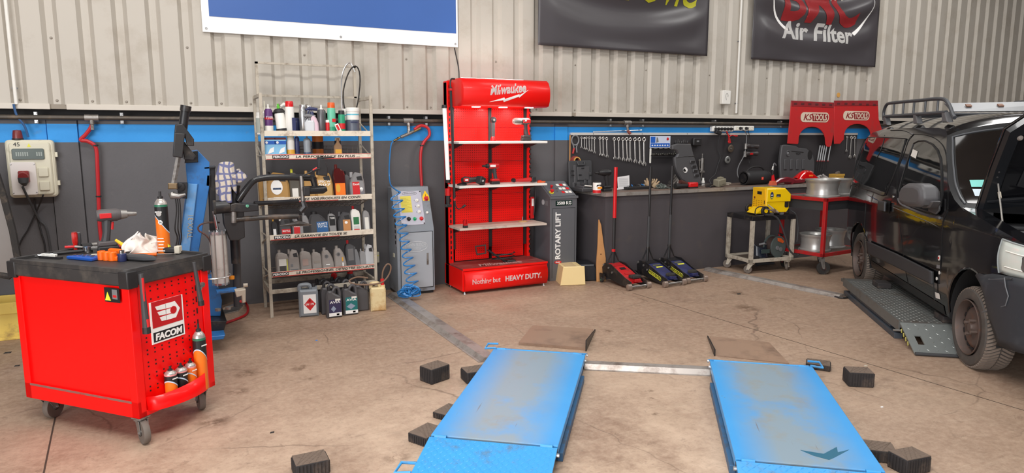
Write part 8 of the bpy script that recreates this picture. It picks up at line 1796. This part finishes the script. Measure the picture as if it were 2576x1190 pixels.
# engine bay
MB().bx(-.60,.42,-VW+.16,-.16,.62,.80).obj('engine_block',mat('engine_dark',(38,37,38),.5,var=.3,sc=8),van,smooth=0,bev=.03)
MB().bx(.02,.50,-VW+.14,-.125,.86,.965).obj('scuttle_tray',mat('tray_grey',(92,93,95),.5,var=.06),van,smooth=0,bev=.012)
MB().tube([(-.02,-.13,.985),(-.02,-VW+.14,.985)],.009,6).obj('tray_seal',RBK,van)
MB().lathe([(.022,0),(.02,.008),(0,.009)],(.16,-.42,.965),n=14).obj('tray_plug',SIL,van)
MB().tube([(-.35,-.3,.84),(-.2,-.4,.88),(-.05,-.6,.86)],.02,8).obj('hose',BLK,van)
for s_ in (1,-1): # fender inner lips
    m=MB();P=[(-.55+.1*i) for i in range(11)]
    for u in P: z=lerp_tab(ZT,u);y=-vz(u,z);y2=y-.10;m.v +=[(u,y if s_ >0 else -VW-y,z),(u,y2 if s_ >0 else -VW-y2,z+.004),(u,y2-.01 if s_ >0 else -VW-y2+.01,z-.25)]
    for i in range(10):
        for j in range(2): m.f.append((3*i+j,3*i+3+j,3*i+4+j,3*i+1+j));m.m.append(0)
    m.obj('fender_lip',PNT,van)
# raised bonnet: hinge line near the windscreen, leaning back
hd=(Vector((.13,0,1.64))-Vector((.42,0,1.05)));hl_=hd.length;hn=hd.normalized();nrm=Vector((-hn.z,0,hn.x)) # nrm points forward-down (inner face)
if nrm.x >0: nrm=-nrm
def HB(v,s_,off=0.): # v across, s along the bonnet
    p=Vector((.42,0,1.05))+hn*s_+nrm*off;return Vector((p.x,-v,p.z))
out=[(.10,0),(.095,.35),(.105,.655),(.20,.755),(.36,.83),(.60,.87),(.85,.88),(1.10,.87),(1.34,.83),(1.50,.755),(1.595,.655),(1.605,.35),(1.60,0),(1.2,-.02),(.85,-.03),(.5,-.02)]
def hood_slab(o_,a,b1,name,mt,parent=van,**k):
    vs=[HB(v,s_,a) for v,s_ in o_]+[HB(v,s_,b1) for v,s_ in o_];n_=len(o_)
    return MB().add(vs,[tuple(range(n_)),tuple(range(2*n_-1,n_-1,-1))]+[(i,n_+i,n_+(i+1) % n_,(i+1) % n_) for i in range(n_)]).obj(name,mt,parent,**k)
PN2=mat('satin_black_paint',(22,24,28),.34,var=.1,coat=.3)
ho=hood_slab(out,-.018,.0,'bonnet',PNT,smooth=0,bev=.004)
def inset(o_,k): 
    cx,cz=.85,.42;return [(cx+(v-cx)*(1-k/.75),cz+(s_-cz)*(1-k/.43)) for v,s_ in o_]
# inner frame ring
o1,o2_=inset(out,.012),inset(out,.115);n_=len(out);m=MB()
vs=[HB(v,s_,.002) for v,s_ in o1]+[HB(v,s_,.028) for v,s_ in inset(out,.03)]+[HB(v,s_,.028) for v,s_ in inset(out,.095)]+[HB(v,s_,.002) for v,s_ in o2_]
m.add(vs,[(k*n_+i,k*n_+(i+1) % n_,(k+1)*n_+(i+1) % n_,(k+1)*n_+i) for k in range(3) for i in range(n_)]);m.obj('bonnet_frame',PN2,ho,smooth=30)
pad=[(.30,.22),(.32,.52),(.40,.62),(.60,.68),(.85,.69),(1.1,.68),(1.30,.62),(1.38,.52),(1.40,.22),(1.2,.17),(.85,.16),(.5,.17)]
hood_slab(pad,.0,.014,'insulation_pad',mat('pad_black',(22,22,24),.8),ho,smooth=0,bev=.006)
MB().tube([HB(.14,.10,.02),HB(.45,.14,.025),HB(.85,.15,.025),HB(1.25,.14,.025),HB(1.56,.10,.02)],.016,8).obj('bonnet_brace',PN2,ho)
rb_=HB(.205,.60,.026);MB().lathe([(.020,0),(.014,.012),(.006,.014)],rb_,'X',14,M=Matrix.Rotation(PI,3,'Z')).obj('rubber_stop',mat('stop_grey',(120,112,106),.5),ho)
for s_ in (.30,.34): MB().lathe([(.008,0),(.006,.008),(0,.009)],HB(.15,s_,.026),'X',8,M=Matrix.Rotation(PI,3,'Z')).obj('bonnet_plug',BLK,ho)
p0=HB(.15,.25,.03);
def VPt(x,y,v): d=ray(x,y);Q=VP+VV*v;t_=(Q-EYE).dot(VV)/d.dot(VV);P=EYE+d*t_-VP;return Vector((P.dot(VU),-v,P.z))
MB().tube([VPt(2509,445,.18),VPt(2524,576,.12)],.006,8).obj('prop_rod',mat('rod_grey',(170,166,160),.35,metal=.6),van);MB().tube([VPt(2514,484,.165),VPt(2516,498,.16)],.010,8).obj('rod_clip',mat('bone',(206,196,178),.5),van)
MB().bx(.30,.46,-.17,-.10,1.0,1.06).obj('bonnet_hinge',BLKM,van,bev=.004)
# wheels
def wheel(cx,y,s_,nm='wheel'):
    r_=.278;w_=.19;root_=bpy.data.objects.new(nm,None);COL.objects.link(root_);root_.parent=van;root_.location=(cx,y,r_)
    # axle along y; outer face towards s_
    prof=[(.190,-w_/2+.012),(.198,-w_/2+.002),(.228,-w_/2-.006),(.258,-w_/2+.0),(.272,-w_/2+.018),(r_,-w_/2+.045),(r_+.001,0),(r_,w_/2-.045),(.272,w_/2-.018),(.258,w_/2),(.228,w_/2+.006),(.198,w_/2-.002),(.190,w_/2-.012)]
    ty=MB().lathe(prof,ax='Y',n=60,cap=False).obj('tyre',mat('tyre_rubber',(72,67,63),.75,var=.18,sc=24,dirt=((92,82,74),.35,9)),root_)
    m=MB();N_=64
    for i in range(N_): # tread blocks: slanted bars on both halves
        a0=2*PI*i/N_
        for hs_ in (-1,1):
            q_=[]
            for t_ in (0,.33,.66,1): 
                y_=hs_*(.004+(w_/2-.012)*t_);rr_=r_+.003-(.0 if t_ <.7 else .010);an=a0+.16*t_
                q_.append((an,y_,rr_))
            for (a1,y1,r1),(a2,y2,r2) in zip(q_[:-1],q_[1:]):
                da=.030;k=len(m.v)
                m.v +=[(math.cos(a1)*(r1+.004),y1,math.sin(a1)*(r1+.004)),(math.cos(a1+da*2)*(r1+.004),y1,math.sin(a1+da*2)*(r1+.004)),(math.cos(a2+da*2)*(r2+.004),y2,math.sin(a2+da*2)*(r2+.004)),(math.cos(a2)*(r2+.004),y2,math.sin(a2)*(r2+.004)),
                        (math.cos(a1)*(r1-.006),y1,math.sin(a1)*(r1-.006)),(math.cos(a1+da*2)*(r1-.006),y1,math.sin(a1+da*2)*(r1-.006)),(math.cos(a2+da*2)*(r2-.006),y2,math.sin(a2+da*2)*(r2-.006)),(math.cos(a2)*(r2-.006),y2,math.sin(a2)*(r2-.006))]
                m.f +=[(k,k+1,k+2,k+3),(k,k+3,k+7,k+4),(k+1,k+5,k+6,k+2),(k,k+4,k+5,k+1),(k+3,k+2,k+6,k+7)];m.m +=[0]*5
    o=m.obj('tread',mat('tread_dusty',(120,108,98),.8,var=.15,sc=20),ty,smooth=0);o['kind']='stuff'
    RM=mat('brown_steel_rim',(92,78,72),.55,metal=.3,var=.15,sc=12,dirt=((120,76,52),.25,10))
    yo=s_*w_/2
    rp=[(.192,.010),(.186,.014),(.181,-.0),(.176,-.05),(.160,-.055),(.138,-.030),(.110,-.022),(.078,-.035),(.055,-.030),(.032,-.012),(.028,-.002),(0,0)]
    pr=[(a,yo+s_*b2-s_*.004) for a,b2 in rp]
    ri=MB().lathe(pr,ax='Y',n=48,cap=False).obj('rim',RM,root_,smooth=40)
    for i in range(16):
        an=2*PI*i/16;MB().prism([(.019*math.cos(k*PI/5),.009*math.sin(k*PI/5)) for k in range(10)],.010,(0,0,0)).obj('rim_slot',BTXT,ri,loc=(math.cos(an)*.149,yo-s_*.038,math.sin(an)*.149),rot=(0,-an+PI/2,0))
    for i in range(4): an=2*PI*i/4+.4;MB().cyl((math.cos(an)*.055,yo-s_*.036,math.sin(an)*.055),(math.cos(an)*.055,yo+s_*.004,math.sin(an)*.055),.012,8).obj('wheel_bolt',mat('old_bolt',(128,112,104),.4,metal=.6),ri)
    return root_
wheel(FA[0]-.01,-.10-.0,1);wheel(RA_[0],-.115,1);wheel(FA[0]-.01,-VW+.115,-1);wheel(RA_[0],-VW+.115,-1)
# roof rack
RK=mat('rack_dark_grey',(70,72,76),.4,var=.08)
def rack(s_):
    Y=lambda v: -v if s_ >0 else -VW+v
    def t3(pts,r_,nm): return MB().tube(spline([(u,Y(v),z) for u,v,z in pts],4) if len(pts) >2 else [(u,Y(v),z) for u,v,z in pts],r_,8).obj(nm,RK,van)
    t3([(3.16,.25,1.76),(3.18,.25,1.84),(3.10,.25,1.915),(2.9,.25,1.925),(2.2,.25,1.915),(1.65,.25,1.905),(1.48,.25,1.86),(1.36,.25,1.76),(1.32,.25,1.735)],.016,'upper_rail')
    t3([(3.16,.25,1.79),(1.50,.25,1.785)],.017,'lower_rail')
    for u in (2.86,2.57,2.28,1.99,1.70): t3([(u,.25,1.79),(u,.25,1.912)],.010,'rail_bar')
    for u in (3.08,2.18,1.50): MB().prism([(u-.08,1.70),(u+.04,1.70),(u+.07,1.79),(u+.0,1.79)],.05,(0,Y(.26),0),'XZ',.008).obj('rack_foot',mat('foot_grey',(96,96,98),.45),van)
rack(1);rack(-1)
for u in (3.05,2.6,2.15): MB().tube([(u,-.25,1.785),(u,-VW+.25,1.785)],.014,8).obj('cross_bar',RK,van)
df=MB().add([(1.42,-.27,1.79),(1.42,-VW+.27,1.79),(1.60,-VW+.27,1.88),(1.60,-.27,1.865),(1.44,-.27,1.785),(1.44,-VW+.27,1.785),(1.62,-VW+.27,1.875),(1.62,-.27,1.86)],[(0,1,2,3),(7,6,5,4),(0,4,5,1),(1,5,6,2),(2,6,7,3),(3,7,4,0)]).obj('wind_deflector',mat('deflector_grey',(104,106,110),.4,var=.06),van,smooth=0)
for y in (-.42,-.66): MB().box((1.515,y,1.842),(.04,.04,.01),(0,-.45,0)).obj('rusty_clip',mat('rust_brown',(132,92,70),.6),df)
# ================================================================ grey lift under the van
gl=thing('lift_platform','grey chequer-plate lift platform lying under the side of the black van','lift platform',VP,rz=VA)
GL=mat('lift_grey',(104,106,104),.5,metal=.2,var=.1,sc=5,dirt=((84,72,62),.35,5))
U0,U1,Y0,Y1,Z=.66,2.20,.25,-.33,.155
MB().bx(U0,U1,Y1,Y0,Z-.05,Z).obj('deck',GL,gl,smooth=0,bev=.004)
MB().bx(U0,U1+.12,Y0-.006,Y0+.004,Z-.075,Z+.006).obj('side_flange',GL,gl,smooth=0)
tm=tread(Y0-Y1-.02,U1-U0-.02,U0+.01,Y1+.01,46,18,Z+.0005);tm.obj('tread_pattern',mat('tread_grey',(150,150,146),.35,metal=.5),gl,smooth=0)['kind']='stuff'
MB().add([(U1+.01,Y1,Z),(U1+.01,Y0,Z),(U1+.22,Y0,Z-.02),(U1+.22,Y1,Z-.02),(U1+.01,Y1,Z-.03),(U1+.01,Y0,Z-.03),(U1+.22,Y0,Z-.05),(U1+.22,Y1,Z-.05)],[(0,3,2,1),(4,5,6,7),(0,1,5,4),(1,2,6,5),(2,3,7,6),(3,0,4,7)]).obj('far_flap',GL,gl,smooth=0)
# near ramp with hand slot
rp_=MB();zf=lambda u: .014+(Z-.014)*(u-.30)/(U0-.30)
c4=[(.30,Y1),(.30,Y0),(U0-.01,Y0),(U0-.01,Y1)]
hs0,hs1,hy0,hy1=.40,.51,Y0-.10,Y0-.055
def quad(u0,u1,y0,y1): rp_.add([(u0,y0,zf(u0)),(u1,y0,zf(u1)),(u1,y1,zf(u1)),(u0,y1,zf(u0)),(u0,y0,zf(u0)-.012),(u1,y0,zf(u1)-.012),(u1,y1,zf(u1)-.012),(u0,y1,zf(u0)-.012)],[(0,1,2,3),(7,6,5,4),(0,4,5,1),(1,5,6,2),(2,6,7,3),(3,7,4,0)])
quad(.30,U0-.01,Y1,hy0);quad(.30,U0-.01,hy1,Y0);quad(.30,hs0,hy0,hy1);quad(hs1,U0-.01,hy0,hy1)
rpo=rp_.obj('near_ramp',mat('ramp_light_grey',(132,136,134),.45,metal=.3,var=.06),gl,smooth=0)
tm=tread(Y0-Y1-.02,.33,.315,Y1+.01,7,9,0)
keep=[(x,y,zf(x)+z+.001) for x,y,z in tm.v];tm.v=[(.315+(x-.315),y,z) for x,y,z in keep]
ff_=[];
for k in range(len(tm.v)//5):
    c_=tm.v[5*k+4]
    if not (hs0-.02 <c_[0] <hs1+.02 and hy0-.02 <c_[1] <hy1+.02): ff_ +=[f_ for f_ in tm.f[4*k:4*k+4]]
tm.f=ff_;tm.m=[0]*len(ff_);tm.obj('tread_pattern',mat('tread_bright',(176,180,176),.3,metal=.6),rpo,smooth=0)['kind']='stuff'
MB().cyl((.29,Y1,.014),(.29,Y0+.0,.014),.012,10).obj('ramp_roller',DGR,gl);MB().cyl((.60,Y0+.0,.10),(.60,Y0+.06,.10),.008,8).obj('hinge_pin',STL,gl)
m=MB()
for k in range(4): m.box((.44+.05*k,Y0+.004,.045+.018*k),(.018,.003,.03),(0,.5,0))
m.each('yellow_mark',mat('faded_yellow',(190,182,96),.5),gl)
MB().bx(.72,2.25,Y0-.05,Y0+.01,.0,.045).obj('base_beam',mat('beam_slate',(62,68,76),.5,dirt=((90,80,72),.25,6)),gl,smooth=0,bev=.003)
MB().bx(.9,2.1,Y0-.045,Y0-.01,.05,.075).obj('scissor_arm',MC['beam_slate'],gl,smooth=0);MB().bx(.9,2.0,-.2,.1,0,.1).obj('scissor_frame',BLKM,gl,smooth=0)
for u,y,lb in ((.78,-.12,'dark rubber pad on the near end of the grey lift, under the van sill'),(1.98,.0,'dark pad at the far end of the grey lift under the van')):
    p=VP+VU*u-VV*y;t=thing('rubber_pad',lb,'rubber pad',(p.x,p.y,Z+.002),rz=VA);MB().bx(-.10,.08,-.06,.06,0,.05).obj('pad',rb,t,bev=.005)
